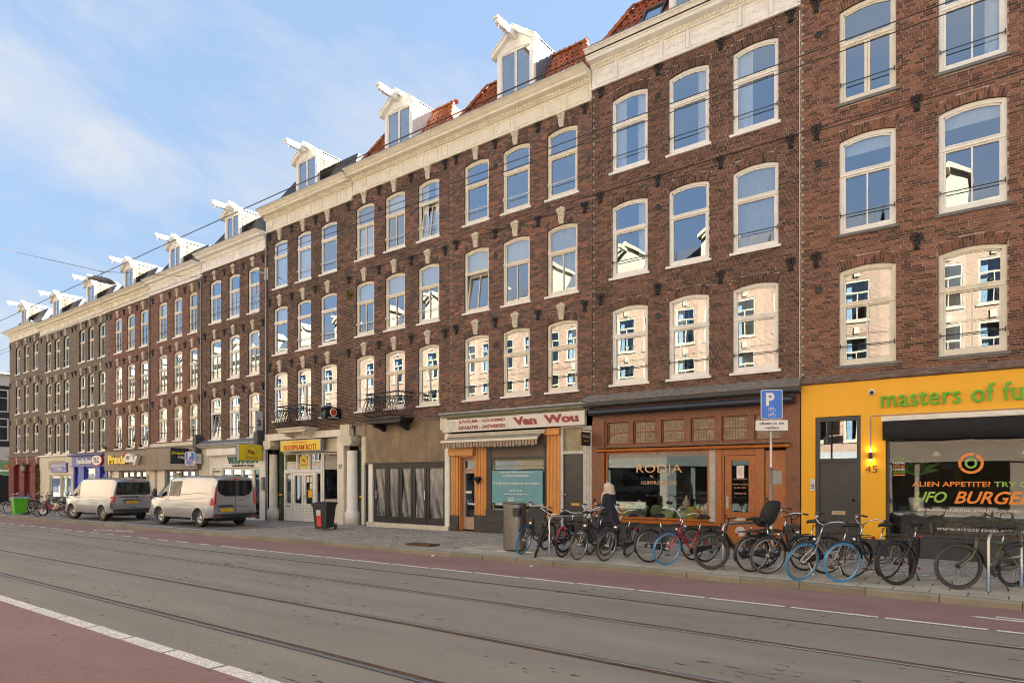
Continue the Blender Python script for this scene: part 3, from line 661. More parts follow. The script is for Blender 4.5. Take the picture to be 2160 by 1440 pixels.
for sx in (-1, 1): km.ball((sx * 0.10, -0.07, 0.36), 0.05, 8, 5, 0, (1, 0.7, 1)); km.ball((sx * 0.035, -0.06, 0.25), 0.028, 6, 4); km.tube([(sx * 0.075, -0.062, 0.06), (sx * 0.10, -0.062, 0.30)], 0.014, 5)
km.ball((0, -0.06, 0.33), 0.055, 8, 6, 0, (1, 0.8, 0.9)); km.ball((0, -0.065, 0.17), 0.032, 7, 5, 0, (1, 0.7, 1.3)); km.ball((0, -0.062, 0.09), 0.026, 7, 5); km.strip([(-0.05, 0.50), (0, 0.53), (0.05, 0.50)], [(-0.06, 0.47), (0, 0.47), (0.06, 0.47)], -0.07, 0.0)
KEYS = km.mesh('keystone', stonec)
rv = MB(); rv.lathe([(0.085, 0), (0.085, 0.02), (0.06, 0.028), (0.03, 0.03), (0.001, 0.034)], 14, 0, RX(R(90))); VENT = rv.mesh('vent_cap', iron)

def cornice(root, x0, x1, zf, zt, mt, style, ends=(0, 0), panel_mt=None):
    """frieze with panels from zf up, crown moulding up to zt"""
    y = FY; hf = (zt - zf) * 0.60; z1 = zf + hf
    mb = MB(); mb.box(x0, x1, y - 0.03, y + 0.2, zf, z1)
    mb.build('frieze', mt, root)
    mb = MB(); mb.profile([(y - 0.031, zf - 0.02), (y - 0.10, zf - 0.02), (y - 0.115, zf + 0.02), (y - 0.09, zf + 0.05), (y - 0.05, zf + 0.075), (y - 0.031, zf + 0.08)], x0, x1)
    mb.build('frieze_bead', mt, root)
    # raised panels: alternating wide and narrow
    xs = x0 + 0.12; i = 0; wide, nar = style['panels']
    while xs < x1 - 0.3:
        wd = wide if i % 2 else nar
        if xs + wd > x1 - 0.1: wd = x1 - 0.1 - xs
        zb, zt_ = zf + 0.12, z1 - 0.05; m2 = MB(); t = 0.03; yy = y - 0.03
        m2.box(xs, xs + wd, yy - 0.018, yy, zb, zb + t); m2.box(xs, xs + wd, yy - 0.018, yy, zt_ - t, zt_)
        m2.box(xs, xs + t, yy - 0.018, yy, zb + t, zt_ - t); m2.box(xs + wd - t, xs + wd, yy - 0.018, yy, zb + t, zt_ - t)
        if style.get('inner'): m2.box(xs + 0.08, xs + wd - 0.08, yy - 0.010, yy, zb + 0.08, zt_ - 0.08)
        if style.get('orn') and wd > 0.5:
            for q in range(int(wd / 0.13)): m2.ball((xs + 0.14 + q * 0.125, yy - 0.012, (zb + zt_) / 2 + 0.03 * math.sin(q * 2.2)), 0.04, 6, 4, 0, (1.2, 0.5, 0.8))
        m2.build('frieze_panel', panel_mt or mt, root)
        if style.get('pil'):
            m3 = MB().box(xs + wd + 0.03, xs + wd + 0.12, yy - 0.045, yy, zf + 0.09, z1 - 0.0).build('frieze_pilaster', mt, root)
        xs += wd + 0.15; i += 1
    if style.get('dent'):
        d = MB(); q = x0 + 0.03
        while q < x1 - 0.06: d.box(q, q + 0.06, y - 0.16, y - 0.02, z1 + 0.035, z1 + 0.115); q += 0.115
        o = d.build('dentil_row', cream, root); o['kind'] = 'stuff'
    H = zt - z1
    pr = [(y - 0.0, z1 + 0.001), (y - 0.10, z1 + 0.001), (y - 0.10, z1 + 0.03), (y - 0.13, z1 + 0.05), (y - 0.13, z1 + 0.115), (y - 0.34, z1 + 0.125), (y - 0.36, z1 + 0.15), (y - 0.36, z1 + 0.20),
          (y - 0.40, z1 + 0.22), (y - 0.44, z1 + H * 0.72), (y - 0.50, z1 + H * 0.86), (y - 0.55, z1 + H * 0.90), (y - 0.55, zt - 0.012), (y - 0.0, zt - 0.012)]
    a = x0 - ends[0] * 0.0; b = x1 + ends[1] * 0.0
    MB().profile(pr, a, b).build('cornice_moulding', mt, root)
    MB().box(a, b, y - 0.565, y + 0.25, zt - 0.012, zt + 0.012).build('gutter_lead', zinc, root)

def dormer(root, xc, zt, style, width=1.5):
    """front flush with the facade; gabled head with hoist beam"""
    y = FY - 0.02; w2 = width / 2; ze = zt + style['eave']; za = zt + style['apex']; zb = zt - 0.1; d = MB()
    fr = 0.16
    d.box(-w2, -w2 + fr, 0, 0.12, 0, ze - zb); d.box(w2 - fr, w2, 0, 0.12, 0, ze - zb)
    d.prism([(-w2, ze - zb), (-w2 + fr, ze - zb - 0.0), (w2 - fr, ze - zb), (w2, ze - zb), (0, za - zb - 0.08)], 0.002, 0.122)
    hx = ze - zb - 0.30
    d.strip([(-w2 + fr, ze - zb), (0, ze - zb + 0.02), (w2 - fr, ze - zb)], [(-w2 + fr, hx + 0.10), (0, hx + 0.19), (w2 - fr, hx + 0.10)], 0.004, 0.12)
    face = d.build('dormer', white if not style.get('mt') else style['mt'], root, world=False); face.matrix_parent_inverse = WM[root.name].inverted(); face.location = (xc, y, zb); WM[face.name] = T(xc, y, zb)
    # casement pair
    c = MB(); a, b, z0, z1 = -w2 + fr, w2 - fr, 0.03, hx + 0.14
    for q in (a, -0.045, 0.005, b - 0.04): c.box(q, q + 0.04, 0.03, 0.09, z0, z1)
    c.box(a + 0.04, b - 0.04, 0.032, 0.088, z0, z0 + 0.05); c.box(a + 0.04, b - 0.04, 0.032, 0.088, z1 - 0.05, z1 + 0.04)
    c.build('casement', white, face, world=False)
    MB().add([(a, 0.06, z0), (b, 0.06, z0), (b, 0.06, z1), (a, 0.06, z1)], [(0, 1, 2, 3)]).build('dormer_pane', pane, face, world=False)
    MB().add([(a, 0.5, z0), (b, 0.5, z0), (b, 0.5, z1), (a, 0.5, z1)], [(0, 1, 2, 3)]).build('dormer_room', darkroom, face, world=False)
    # raking mouldings
    k = MB(); ov = 0.14; E_, A_ = ze - zb, za - zb
    for s_ in (-1, 1):
        pts = [(s_ * (w2 + ov), E_ - 0.10), (0, A_)]; lo = [(s_ * (w2 + ov), E_ - 0.24), (0, A_ - 0.15)]
        if s_ > 0: pts = pts[::-1]; lo = lo[::-1]
        k.strip(pts, lo, -0.14, 0.10); k.strip([(p[0], p[1] + 0.045) for p in pts], [(p[0], p[1] + 0.001) for p in pts], -0.18, 0.10)
    k.build('gable_moulding', white, face, world=False)
    r = MB()
    for s_ in (-1, 1):
        vs = [(s_ * (w2 + 0.05), 0.1, E_ + 0.01), (0, 0.1, A_ - 0.06), (0, 1.6, A_ - 0.06), (s_ * (w2 + 0.05), 1.6, E_ + 0.01)]
        r.add(vs + [(x_, y_, z_ + 0.02) for x_, y_, z_ in vs], [(0, 1, 2, 3), (7, 6, 5, 4), (0, 4, 5, 1), (3, 2, 6, 7), (0, 3, 7, 4)])
    r.build('dormer_roof', mat('dark_lead', (.06, .06, .06), .6), face, world=False)
    bm_ = MB(); bz = A_ - 0.42
    bm_.profile([(-1.0, 0.10), (-0.98, 0.04), (-0.90, 0.0), (0.3, 0.0), (0.3, 0.20), (-1.0, 0.20)], -0.075, 0.075, M=T(0, 0, bz)); bm_.box(-0.085, 0.085, -1.03, 0.2, bz + 0.20, bz + 0.215)
    bm_.box(-0.095, 0.095, -1.05, -0.98, bz + 0.12, bz + 0.20); bm_.tube([(0, -0.9, bz), (0, -0.9, bz - 0.10)], 0.012, 5)
    bm_.build('hoist_beam', white, face, world=False)
    # cheeks
    ch = style['cheek']
    for s_ in (-1, 1):
        xs = s_ * (w2 - 0.01)
        q = MB().box(xs - 0.02, xs + 0.02, 0.121, 1.55, -0.2, E_ - 0.02)
        q.build('cheek_board', {'slate': slate, 'white': white, 'zinc': zinc}[ch], face, world=False)
    if ch == 'slate':
        sm = MB(); sm.add([(0, 0, 0), (0, 0.235, 0), (0, 0.235, 0.19), (0, 0, 0.19), (0.022, 0, 0), (0.022, 0.235, 0), (0.006, 0.235, 0.19), (0.006, 0, 0.19)], [(0, 1, 5, 4), (1, 2, 6, 5), (4, 5, 6, 7), (3, 0, 4, 7)])
        if 'sh' not in WC: WC['sh'] = sm.mesh('shingle', shing)
        for rr in range(int((E_ - 0.05) / 0.165) + 1):
            for kk in range(6):
                yy = 0.13 + kk * 0.242 - (0.12 if rr % 2 else 0)
                if yy < 0.12: yy = 0.125
                inst(WC['sh'], 'shingle', face, T(w2 + 0.011, yy, -0.12 + rr * 0.165))
    if ch == 'zinc':
        q = MB()
        for kk in range(10): q.box(w2 + 0.01, w2 + 0.03, 0.14 + kk * 0.14, 0.20 + kk * 0.14, 0.55, E_ - 0.04)
        q.build('cheek_rib', zinc, face, world=False)
    return face

def roof(root, x0, x1, zt, kind, top=1.55, gap=None, skylight=None):
    z0 = zt + 0.0; y0 = FY - 0.02; y1 = y0 + top / math.tan(R(58)); z1 = z0 + top; i = 0.85; m = slate if kind == 'slate' else mat('tile_underlay', (0.16, 0.04, 0.02), 0.9)
    vs = [(x0 + 0.05, y0, z0), (x1 - 0.05, y0, z0), (x1 - i, y1, z1), (x0 + i, y1, z1), (x0 + 0.05, y0 + 8, z0), (x1 - 0.05, y0 + 8, z0), (x1 - i, y1 + 6, z1), (x0 + i, y1 + 6, z1)]
    rf = MB().add(vs, [(0, 1, 2, 3), (1, 5, 6, 2), (4, 0, 3, 7), (3, 2, 6, 7), (5, 4, 7, 6)]).build('roof', m, root)
    L = math.hypot(top, y1 - y0); ang = math.atan2(top, y1 - y0)
    if kind == 'slate':
        sm = MB(); rows = int(L / 0.13)
        for r in range(rows):
            f = (r * 0.13) / L; xa, xb = x0 + 0.05 + (i - 0.05) * f, x1 - 0.05 - (i - 0.05) * f; q = xa
            while q < xb - 0.05:
                wdt = min(0.19, xb - q); M = T(q, y0 + math.cos(ang) * r * 0.13, z0 + math.sin(ang) * r * 0.13) @ RX(ang)
                if not (gap and gap[0] < q + 0.1 < gap[1]): sm.add([(0, 0, 0.016), (wdt - 0.008, 0, 0.016), (wdt - 0.008, 0.15, 0.004), (0, 0.15, 0.004), (0, 0, 0.0), (wdt - 0.008, 0, 0)], [(0, 1, 2, 3), (4, 5, 1, 0)], 0, random.random(), M)
                q += 0.195
        o = sm.build('slate_covering', slate, rf); o['kind'] = 'stuff'
    else:
        if 'rt' not in WC:
            t = MB(); n = 7; vs = []
            prof = [(0.0, 0.0), (0.03, 0.012), (0.075, 0.0), (0.13, 0.002), (0.17, 0.03), (0.20, 0.042), (0.235, 0.02)]
            for yy, up in ((0.0, 0.03), (0.34, 0.0)): vs += [(a, yy, b + up) for a, b in prof]
            vs += [(a, 0.0, b + 0.012) for a, b in prof]
            t.add(vs, [(k, k + 1, n + k + 1, n + k) for k in range(n - 1)] + [(2 * n + k, 2 * n + k + 1, k + 1, k) for k in range(n - 1)])
            WC['rt'] = t.mesh('roof_tile', rooft, True)
            c = MB(); c.add([p for yy, rr in ((0, 0.115), (0.36, 0.095)) for p in [(rr * math.cos(math.pi * k / 8), yy, rr * math.sin(math.pi * k / 8)) for k in range(9)]] + [(0.085 * math.cos(math.pi * k / 8), 0, 0.085 * math.sin(math.pi * k / 8)) for k in range(9)],
                  [(k, k + 1, k + 10, k + 9) for k in range(8)] + [(18 + k, 19 + k, k + 1, k) for k in range(8)])
            WC['rc'] = c.mesh('ridge_tile', rooft, True)
        rows = int(L / 0.29) + 1; n_ = 0
        for r in range(rows):
            f = min(1, (r * 0.29) / L); xa, xb = x0 + 0.05 + (i - 0.05) * f, x1 - 0.05 - (i - 0.05) * f; q = xa
            while q < xb - 0.10:
                if not (gap and gap[0] < q + 0.1 < gap[1]) and not (skylight and skylight[0] - 0.1 < q + 0.1 < skylight[1] and 0 < r < 5):
                    inst(WC['rt'], 'roof_tile', rf, T(q, y0 + math.cos(ang) * r * 0.29, z0 + math.sin(ang) * r * 0.29 + 0.01) @ RX(ang) @ RZ(R(random.uniform(-1, 1)))); n_ += 1
                q += 0.21
        for s_ in (0, 1):                       # hip tiles
            A = Vector((x0 + 0.05, y0, z0)) if s_ == 0 else Vector((x1 - 0.05, y0, z0)); B = Vector((x0 + i, y1, z1)) if s_ == 0 else Vector((x1 - i, y1, z1)); dd = (B - A); k = int(dd.length / 0.33) + 1
            Q = dd.to_track_quat('Y', 'Z').to_matrix().to_4x4()
            for j in range(k): inst(WC['rc'], 'ridge_tile', rf, Matrix.Translation(A + dd * (j / k) + Vector((0, -0.02, 0.04))) @ Q)
        q = x0 + i
        while q < x1 - i: inst(WC['rc'], 'ridge_tile', rf, T(q, y1, z1 + 0.03) @ RZ(R(-90))); q += 0.34
    if skylight:
        xa, xb = skylight; sk = MB(); M = T(xa, y0 + math.cos(ang) * 0.30, z0 + math.sin(ang) * 0.30) @ RX(ang); wd = xb - xa
        sk.box(0, wd, 0, 0.06, 0.0, 0.12, M=M); sk.box(0, wd, 0.94, 1.0, 0, 0.12, M=M); sk.box(0, 0.06, 0.06, 0.94, 0, 0.12, M=M); sk.box(wd - 0.06, wd, 0.06, 0.94, 0, 0.12, M=M)
        so = sk.build('skylight', anthr, rf); MB().add([(0.05, 0.05, 0.08), (wd - 0.05, 0.05, 0.08), (wd - 0.05, 0.95, 0.08), (0.05, 0.95, 0.08)], [(0, 1, 2, 3)], M=M).build('skylight_pane', pane, rf)
    return rf

pal_red = [(0.071, 0.037, 0.029), (0.159, 0.071, 0.05), (0.224, 0.101, 0.069), (0.287, 0.134, 0.091)]
pal_brn = [(0.05, 0.029, 0.023), (0.12, 0.058, 0.043), (0.168, 0.082, 0.06), (0.228, 0.113, 0.078)]
pal_mix = [(0.06, 0.045, 0.044), (0.126, 0.077, 0.067), (0.192, 0.103, 0.079), (0.324, 0.135, 0.09)]
pal_dk = [(0.056, 0.038, 0.034), (0.106, 0.068, 0.055), (0.163, 0.096, 0.072), (0.25, 0.128, 0.088)]
pal_gry = [(0.121, 0.105, 0.09), (0.182, 0.152, 0.121), (0.231, 0.189, 0.146), (0.198, 0.167, 0.137)]
pal_fr = [(0.137, 0.068, 0.052), (0.184, 0.092, 0.069), (0.231, 0.119, 0.09), (0.263, 0.141, 0.106)]
mort_l = mat('pale_mortar', (0.38, 0.33, 0.265), 0.95, var=0.25, scale=5, bump=0.2)
mort_m = mat('grey_mortar', (0.30, 0.265, 0.215), 0.95, var=0.3, scale=5, bump=0.2)
HS = [  # key, x0, x1, cols, floors, wall z0, frieze z, cornice top, palette, mortar, dark, label
 ('h11', -3.84, 2.6, [(-3.0, -1.83), (-1.02, 0.18), (1.1, 2.2)], [(4.49, 6.76), (7.60, 9.84), (10.70, 12.93)], 4.28, 13.6, 14.55, pal_red, mort_l, 0.45, 'brown brick house above the yellow burger shop front'),
 ('h10', -9.70, -3.84, [(-9.06, -7.92), (-7.29, -6.15), (-5.52, -4.38)], [(4.57, 6.77), (7.69, 9.81), (10.78, 12.93)], 4.33, 13.49, 14.46, pal_brn, mort_l, 0.55, 'dark brown brick house above the wooden hummus shop front'),
 ('h9', -15.43, -9.72, [(-14.79, -13.70), (-13.11, -12.01), (-11.34, -10.23)], [(4.53, 6.67), (7.53, 9.64), (10.57, 12.64)], 4.17, 13.2, 14.1, pal_mix, mort_m, 0.55, 'brick house with keystones above the jeweller with the white sign board'),
 ('h8', -20.68, -15.43, [(-20.51, -19.44), (-18.81, -17.72), (-17.03, -15.98)], [(4.49, 6.62), (7.49, 9.54), (10.51, 12.60)], 4.07, 13.2, 14.1, pal_mix, mort_m, 0.7, 'brick house above the blackened folding doors with a curved iron balcony'),
 ('h7', -26.75, -20.70, [(-26.19, -25.14), (-24.45, -23.44), (-22.79, -21.72)], [(4.40, 6.52), (7.40, 9.46), (10.37, 12.41)], 3.90, 13.05, 14.0, pal_dk, mort_m, 0.6, 'dark brick house above the white columned roti restaurant'),
 ('h6', -32.45, -26.77, [(-31.71, -30.67), (-29.98, -29.01), (-28.27, -27.33)], [(3.76, 5.79), (6.67, 8.70), (9.58, 11.63)], 3.62, 12.34, 13.18, pal_dk, mort_m, 0.3, 'brown brick house above the white shop front with green raised letters'),
 ('h5', -38.10, -32.47, [(-37.2, -36.22), (-35.48, -34.55), (-33.85, -32.97)], [(3.86, 5.66), (6.47, 8.55), (9.38, 11.43)], 3.80, 12.12, 12.9, pal_fr, mort_m, 0.15, 'reddish brick house above the right half of the taupe hardware shop front'),
 ('h4', -43.59, -38.12, [(-42.78, -41.8), (-41.1, -40.11), (-39.44, -38.45)], [(3.60, 5.56), (6.40, 8.48), (9.35, 11.38)], 3.50, 12.07, 12.82, pal_fr, mort_m, 0.15, 'reddish brick house above the yellow and white raised shop letters'),
 ('h3', -48.97, -43.61, [(-48.17, -47.25), (-46.72, -45.83), (-45.11, -44.16)], [(3.54, 5.58), (6.45, 8.46), (9.37, 11.44)], 3.46, 12.05, 12.8, pal_gry, mort_m, 0.2, 'grey brown brick house above the blue lunch shop front'),
 ('h2', -55.16, -48.99, [(-54.05, -53.06), (-52.44, -51.45), (-50.82, -49.85)], [(3.54, 5.55), (6.43, 8.43), (9.33, 11.39)], 3.46, 12.03, 12.8, pal_gry, mort_m, 0.2, 'grey brown brick house above the cream dry cleaner front'),
 ('h1', -61.76, -55.18, [(-60.35, -59.41), (-58.48, -57.57), (-56.59, -55.63)], [(3.80, 5.80), (6.73, 8.75), (9.74, 11.74)], 3.60, 12.41, 13.14, pal_gry, mort_m, 0.2, 'grey brown brick corner house above the red arched bar front'),
]
ROOT = {}
for hi_, (k, x0, x1, cols, floors, zw, zf, zt, pal, mort, dark, lab) in enumerate(HS):
    floors = [(a, b + 0.03) for a, b in floors]
    xm = (x0 + x1) / 2; root = empty('brick_house', (xm, FY, gz(xm)), 0, lab, 'house', 'terrace houses along the street'); ROOT[k] = root
    num = int(k[1:])
    mt = brick_mat('brick_' + k, pal, dark, 'tone', seed=num * 3.7, shift=0.0 if num in (7, 8, 10) else 0.04); mti = brick_mat('single_brick_' + k, pal, dark, 'random', seed=num * 3.7, shift=0.0 if num in (7, 8, 10) else 0.04)
    recess = 0.18 if num <= 3 else 0.12
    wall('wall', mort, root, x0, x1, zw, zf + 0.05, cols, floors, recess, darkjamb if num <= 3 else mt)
    brickwork(root, x0 + 0.002, x1 - 0.002, zw + 0.01, zf - 0.02, cols, floors, mt, mti, 300 if num >= 9 else 0)
    # side and back walls, room walls seen through the panes
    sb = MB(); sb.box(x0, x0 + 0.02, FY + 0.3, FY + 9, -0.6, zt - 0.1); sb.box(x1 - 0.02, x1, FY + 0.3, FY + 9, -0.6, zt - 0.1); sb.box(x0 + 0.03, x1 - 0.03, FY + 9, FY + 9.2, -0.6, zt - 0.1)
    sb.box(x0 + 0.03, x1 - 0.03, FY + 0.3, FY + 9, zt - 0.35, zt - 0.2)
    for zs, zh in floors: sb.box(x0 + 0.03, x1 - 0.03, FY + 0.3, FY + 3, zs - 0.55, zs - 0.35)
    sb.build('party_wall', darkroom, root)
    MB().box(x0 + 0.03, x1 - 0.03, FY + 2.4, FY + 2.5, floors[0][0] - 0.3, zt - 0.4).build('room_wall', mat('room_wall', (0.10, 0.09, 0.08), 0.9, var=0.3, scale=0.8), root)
    if num >= 10: st = {'panels': (1.25, 0.62), 'dent': 1, 'pil': 1, 'orn': 1, 'inner': 0}
    elif num in (8, 9): st = {'panels': (1.15, 0.55), 'dent': 1, 'pil': 0, 'inner': 0}
    elif num == 7: st = {'panels': (1.0, 0.42), 'dent': 1, 'pil': 0, 'inner': 1}
    elif num in (5, 6): st = {'panels': (0.85, 0.35), 'orn': 1}
    else: st = {'panels': (0.95, 0.32), 'inner': 1}
    cornice(root, x0, x1, zf, zt, white if num in (6, 10, 11, 5) else cream, st)
    ds = {'eave': 1.95, 'apex': 2.5, 'cheek': 'zinc'} if num == 9 else {'eave': 1.85, 'apex': 2.4, 'cheek': 'white'} if num == 8 else {'eave': 1.75, 'apex': 2.25, 'cheek': 'slate'}
    if num <= 6: ds = {'eave': 1.55, 'apex': 2.02, 'cheek': 'slate'}
    dw = 1.5 if num >= 7 else 1.35
    dxc = xm if num != 10 else xm + 0.25
    dormer(root, dxc, zt, ds, dw)
    roof(root, x0, x1, zt, 'tile' if num >= 8 else 'slate', 1.75 if num >= 8 else 1.6 if num == 7 else 1.35, gap=(dxc - dw / 2, dxc + dw / 2), skylight=(-8.25, -7.6) if num == 10 else None)
    # windows
    CURT = {'h11': ['', 'left', '', '', 'halfblind', '', '', 'right', ''], 'h10': ['', 'both', 'full', 'right', '', 'full', 'both', 'right', 'left'], 'h9': ['left', '', 'right', 'blind', 'blind', 'full', '', '', ''],
            'h8': ['net', '', '', 'blind', 'blind', 'blind', 'net', 'blind', 'both'], 'h7': ['', '', '', 'blind', '', '', 'full', 'full', '']}
    for fi, (zs, zh) in enumerate(floors):
        for ci, (a, b) in enumerate(cols):
            cu = CURT.get(k, [random.choice(['', 'blind', 'net', 'both', '', 'left']) for _ in range(9)])[fi * 3 + ci] or None
            if k == 'h11': window(root, k, a, b, zs + 0.085, zh, {'mull': 2 if (fi == 2 and ci == 0) else 1, 'fw': 0.085}, cur='halfblind' if fi == 1 else cu, bar='black' if not (fi == 2 and ci == 9) else None, fm=white if fi else cream, sillm=greystone)if not (fi == 2 and ci == 0) else window(root, k + 'd', a, b, zs + 0.085, zh, {'mull': 2, 'fw': 0.085}, cur=cu, fm=cream, sillm=greystone)
            elif k == 'h10': window(root, k, a, b, zs + 0.085, zh, {'mull': 0, 'fw': 0.07}, cur=cu, bar=None if (fi, ci) in ((1, 1), (1, 0)) and ci == 1 else 'black')
            elif k == 'h9': window(root, k + str(fi), a, b, zs + 0.085, zh, {'mull': 1 if fi == 1 else 0, 'fw': 0.07}, cur=cu, bar={0: 'black', 1: None, 2: 'white'}[fi], fm=cream, open_=7 if (fi, ci) == (1, 0) else 0)
            elif k == 'h8': window(root, k + str(ci == 1 and fi == 0), a, b, zs + 0.085, zh, {'mull': 2 if (ci == 1 and fi == 0) else 1, 'fw': 0.065}, cur=cu, bar='white' if fi else ('black' if ci != 1 else None), fm=cream, open_=7 if (fi, ci) == (2, 2) else 0)
            elif k == 'h7': window(root, k + str(ci == 1 and fi == 0), a, b, zs + 0.085, zh, {'mull': 2 if (ci == 1 and fi == 0) else 0, 'fw': 0.05, 'trans': 0.70}, cur=cu, bar='white' if not (ci == 1 and fi == 0) and not (ci == 0 and fi) else None)
            else: window(root, k, a, b, zs + 0.085, zh, {'mull': 1, 'fw': 0.08}, depth=0.10 if num <= 3 else 0.06, cur=cu, bar='black' if num in (4, 5, 6) else ('white' if random.random() < 0.6 else None), fm=cream if num != 6 else white, open_=8 if (k == 'h6' and (fi, ci) == (0, 0)) or (k == 'h3' and fi == 1 and ci) else 0)
    # keystones, anchors, vent caps
    kz = 1.0 if num >= 7 else 0.9
    if num <= 9:
        for a, b in cols:
            for zs, zh in floors: inst(KEYS, 'keystone', root, T((a + b) / 2, FY, zh + 0.10) @ SC(kz, 1, kz), True)
    axs = [x0 + 0.28] + [(cols[i][1] + cols[i + 1][0]) / 2 for i in range(len(cols) - 1)] + [x1 - 0.24]
    for zs, zh in floors:
        for ax in axs:
            if num == 11 and ax > 0.6: continue
            if num == 11 and abs(ax + 3.56) < 0.1: ax = -3.5
            if num == 8 and ax < -20.2: continue
            inst(ANCH, 'wall_anchor', root, T(ax, FY, zh + (0.40 if num >= 7 else 0.33)) @ SC(0.95, 1, 0.95 if num != 11 else 1.05), True)
        if num >= 8: inst(VENT, 'vent_cap', root, T(axs[1] if num != 11 else -3.45, FY, zh - 0.35), True)
    MB().box(x0 + 0.02, x1 - 0.02, FY - 0.012, FY + 0.02, floors[2][0] - 0.42, floors[2][0] - 0.395).build('cable_run', mat('old_cable', (0.05, 0.03, 0.02), 0.8), root)
    # cord and downpipes
    if num in (5, 4): MB().tube([(x1 - 0.06, FY - 0.05, zw + 0.2), (x1 - 0.06, FY - 0.05, zf)], 0.035, 6).build('downpipe', zinc, root)
    if num == 7: MB().tube([(x0 + 0.06, FY - 0.07, gz(x0) + 0.15), (x0 + 0.06, FY - 0.07, 7.4), (x0 + 0.06, FY - 0.05, zf)], 0.04, 6).build('downpipe', zinc, root)
    if num == 10: MB().tube([(x1 - 0.03, FY - 0.02, 4.3), (x1 - 0.03, FY - 0.02, zf - 0.1)], 0.012, 5).build('downpipe', creamy, root)
# ---------------------------------------------------------------- the houses beyond the frame: next door (added for its shade), the far corner, and the sunlit row across the street
cr = empty('brick_house', (9.5, FY, 0), 0, 'plain brown brick block next door to the burger shop, unseen, added to cast shade', 'house', 'terrace houses along the street')
MB().box(2.62, 30, FY, FY + 9, -0.2, 14.5).build('wall', MT['brick_h11'], cr)  # plain unseen block, put in to keep the sun off the street
MB().profile([(FY + 0.1, 14.5), (FY + 1.1, 16.1), (FY + 7, 16.1), (FY + 9, 14.5)], 2.62, 30).build('roof', slate, cr)
op_b = []
for q, (a_, b_) in enumerate((((0.13, 0.068, 0.038), (0.19, 0.10, 0.056)), ((0.11, 0.055, 0.032), (0.16, 0.082, 0.047)), ((0.15, 0.085, 0.048), (0.20, 0.115, 0.065)))):
    m = mat('sunlit_brick_%d' % q, a_, 0.85, col2=b_, scale=3); t = m.node_tree
    bt = t.nodes.new('ShaderNodeTexBrick'); ge = t.nodes.new('ShaderNodeNewGeometry'); sp = t.nodes.new('ShaderNodeSeparateXYZ'); cb = t.nodes.new('ShaderNodeCombineXYZ')
    t.links.new(ge.outputs['Position'], sp.inputs[0]); t.links.new(sp.outputs[0], cb.inputs[0]); t.links.new(sp.outputs[2], cb.inputs[1]); t.links.new(cb.outputs[0], bt.inputs['Vector'])
    bt.inputs['Scale'].default_value = 1.0; bt.inputs['Brick Width'].default_value = 0.22; bt.inputs['Row Height'].default_value = 0.065; bt.inputs['Mortar Size'].default_value = 0.008
    bt.inputs['Color1'].default_value = (*a_, 1); bt.inputs['Color2'].default_value = (*b_, 1); bt.inputs['Mortar'].default_value = (0.22, 0.17, 0.11, 1)
    t.links.new(bt.outputs['Color'], t.nodes['Principled BSDF'].inputs['Base Color']); op_b.append(m)
opane = pane_mat('sunlit_pane', 0.25, tint=(0.5, 0.6, 0.65), wave=0)
oroom = mat('far_room', (0.03, 0.04, 0.055), 0.9)
W = 5.8; H0 = 14.0
ow = MB()                                        # local: x 0..W, y=0 wall face looking to +Y, going back to -Y
cx_ = [0.5, 2.3, 4.1]; fl_ = [(3.9, 6.3), (7.1, 9.4), (10.2, 12.4)]
ed = [0]; [ed.extend((c, c + 1.2)) for c in cx_]; ed.append(W)
for i in range(0, 8, 2): ow.box(ed[i], ed[i + 1], -0.3, 0, 3.3, H0)
for c in cx_:
    z = 3.3
    for a, b in fl_: ow.box(c, c + 1.2, -0.3, 0, z, a); z = b
    ow.box(c, c + 1.2, -0.3, 0, z, H0)
owm = [ow.mesh('wall', m) for m in op_b]
of = MB(); opn = MB(); ocu = MB()
for c in cx_:
    for a, b in fl_:
        for q in ((c, c + .09, a, b), (c + 1.11, c + 1.2, a, b), (c + .09, c + 1.11, a, a + .1), (c + .09, c + 1.11, b - .12, b), (c + .09, c + 1.11, a + 1.45, a + 1.55), (c + .58, c + .62, a + .1, a + 1.45), (c - .06, c + 1.26, a - .09, a)): of.box(q[0], q[1], -0.12, -0.02 if q[3] - q[2] > 0.11 or q[2] >= a else 0.06, q[2], q[3])
        of.box(c + .48, c + .72, -0.05, 0.07, b + .12, b + .5)
        opn.add([(c, -0.08, a), (c + 1.2, -0.08, a), (c + 1.2, -0.08, b), (c, -0.08, b)], [(0, 1, 2, 3)])
        ocu.box(c + .1, c + .35, -0.28, -0.24, a, b); ocu.box(c + .9, c + 1.1, -0.28, -0.24, a, b)
ofm, opm, ocm = of.mesh('window_frame', mat('far_cream', (.22, .19, .13), .5)), opn.mesh('pane', opane), ocu.mesh('curtain', curtw)
oc = MB(); oc.box(0, W, -0.3, 0.05, H0, H0 + .6); oc.profile([(0.05, H0 + .6), (0.5, H0 + .9), (0.5, H0 + 1.0), (-0.3, H0 + 1.0), (-0.3, H0 + .6)], 0, W); [oc.box(0.15 + i * 0.95, 0.95 + i * 0.95, 0.05, 0.07, H0 + .12, H0 + .5) for i in range(6)]
ocn = oc.mesh('cornice', MT['far_cream'])
od = MB(); od.prism([(2.1, H0 + 1), (3.7, H0 + 1), (3.7, H0 + 2.7), (2.9, H0 + 3.2), (2.1, H0 + 2.7)], -1.6, 0.0); od.strip([(1.9, H0 + 2.7), (2.9, H0 + 3.35), (3.9, H0 + 2.7)], [(1.9, H0 + 2.5), (2.9, H0 + 3.1), (3.9, H0 + 2.5)], -1.7, 0.2); od.box(2.82, 2.98, 0, 1.0, H0 + 2.75, H0 + 2.95)
odm = od.mesh('dormer', MT['far_cream'])
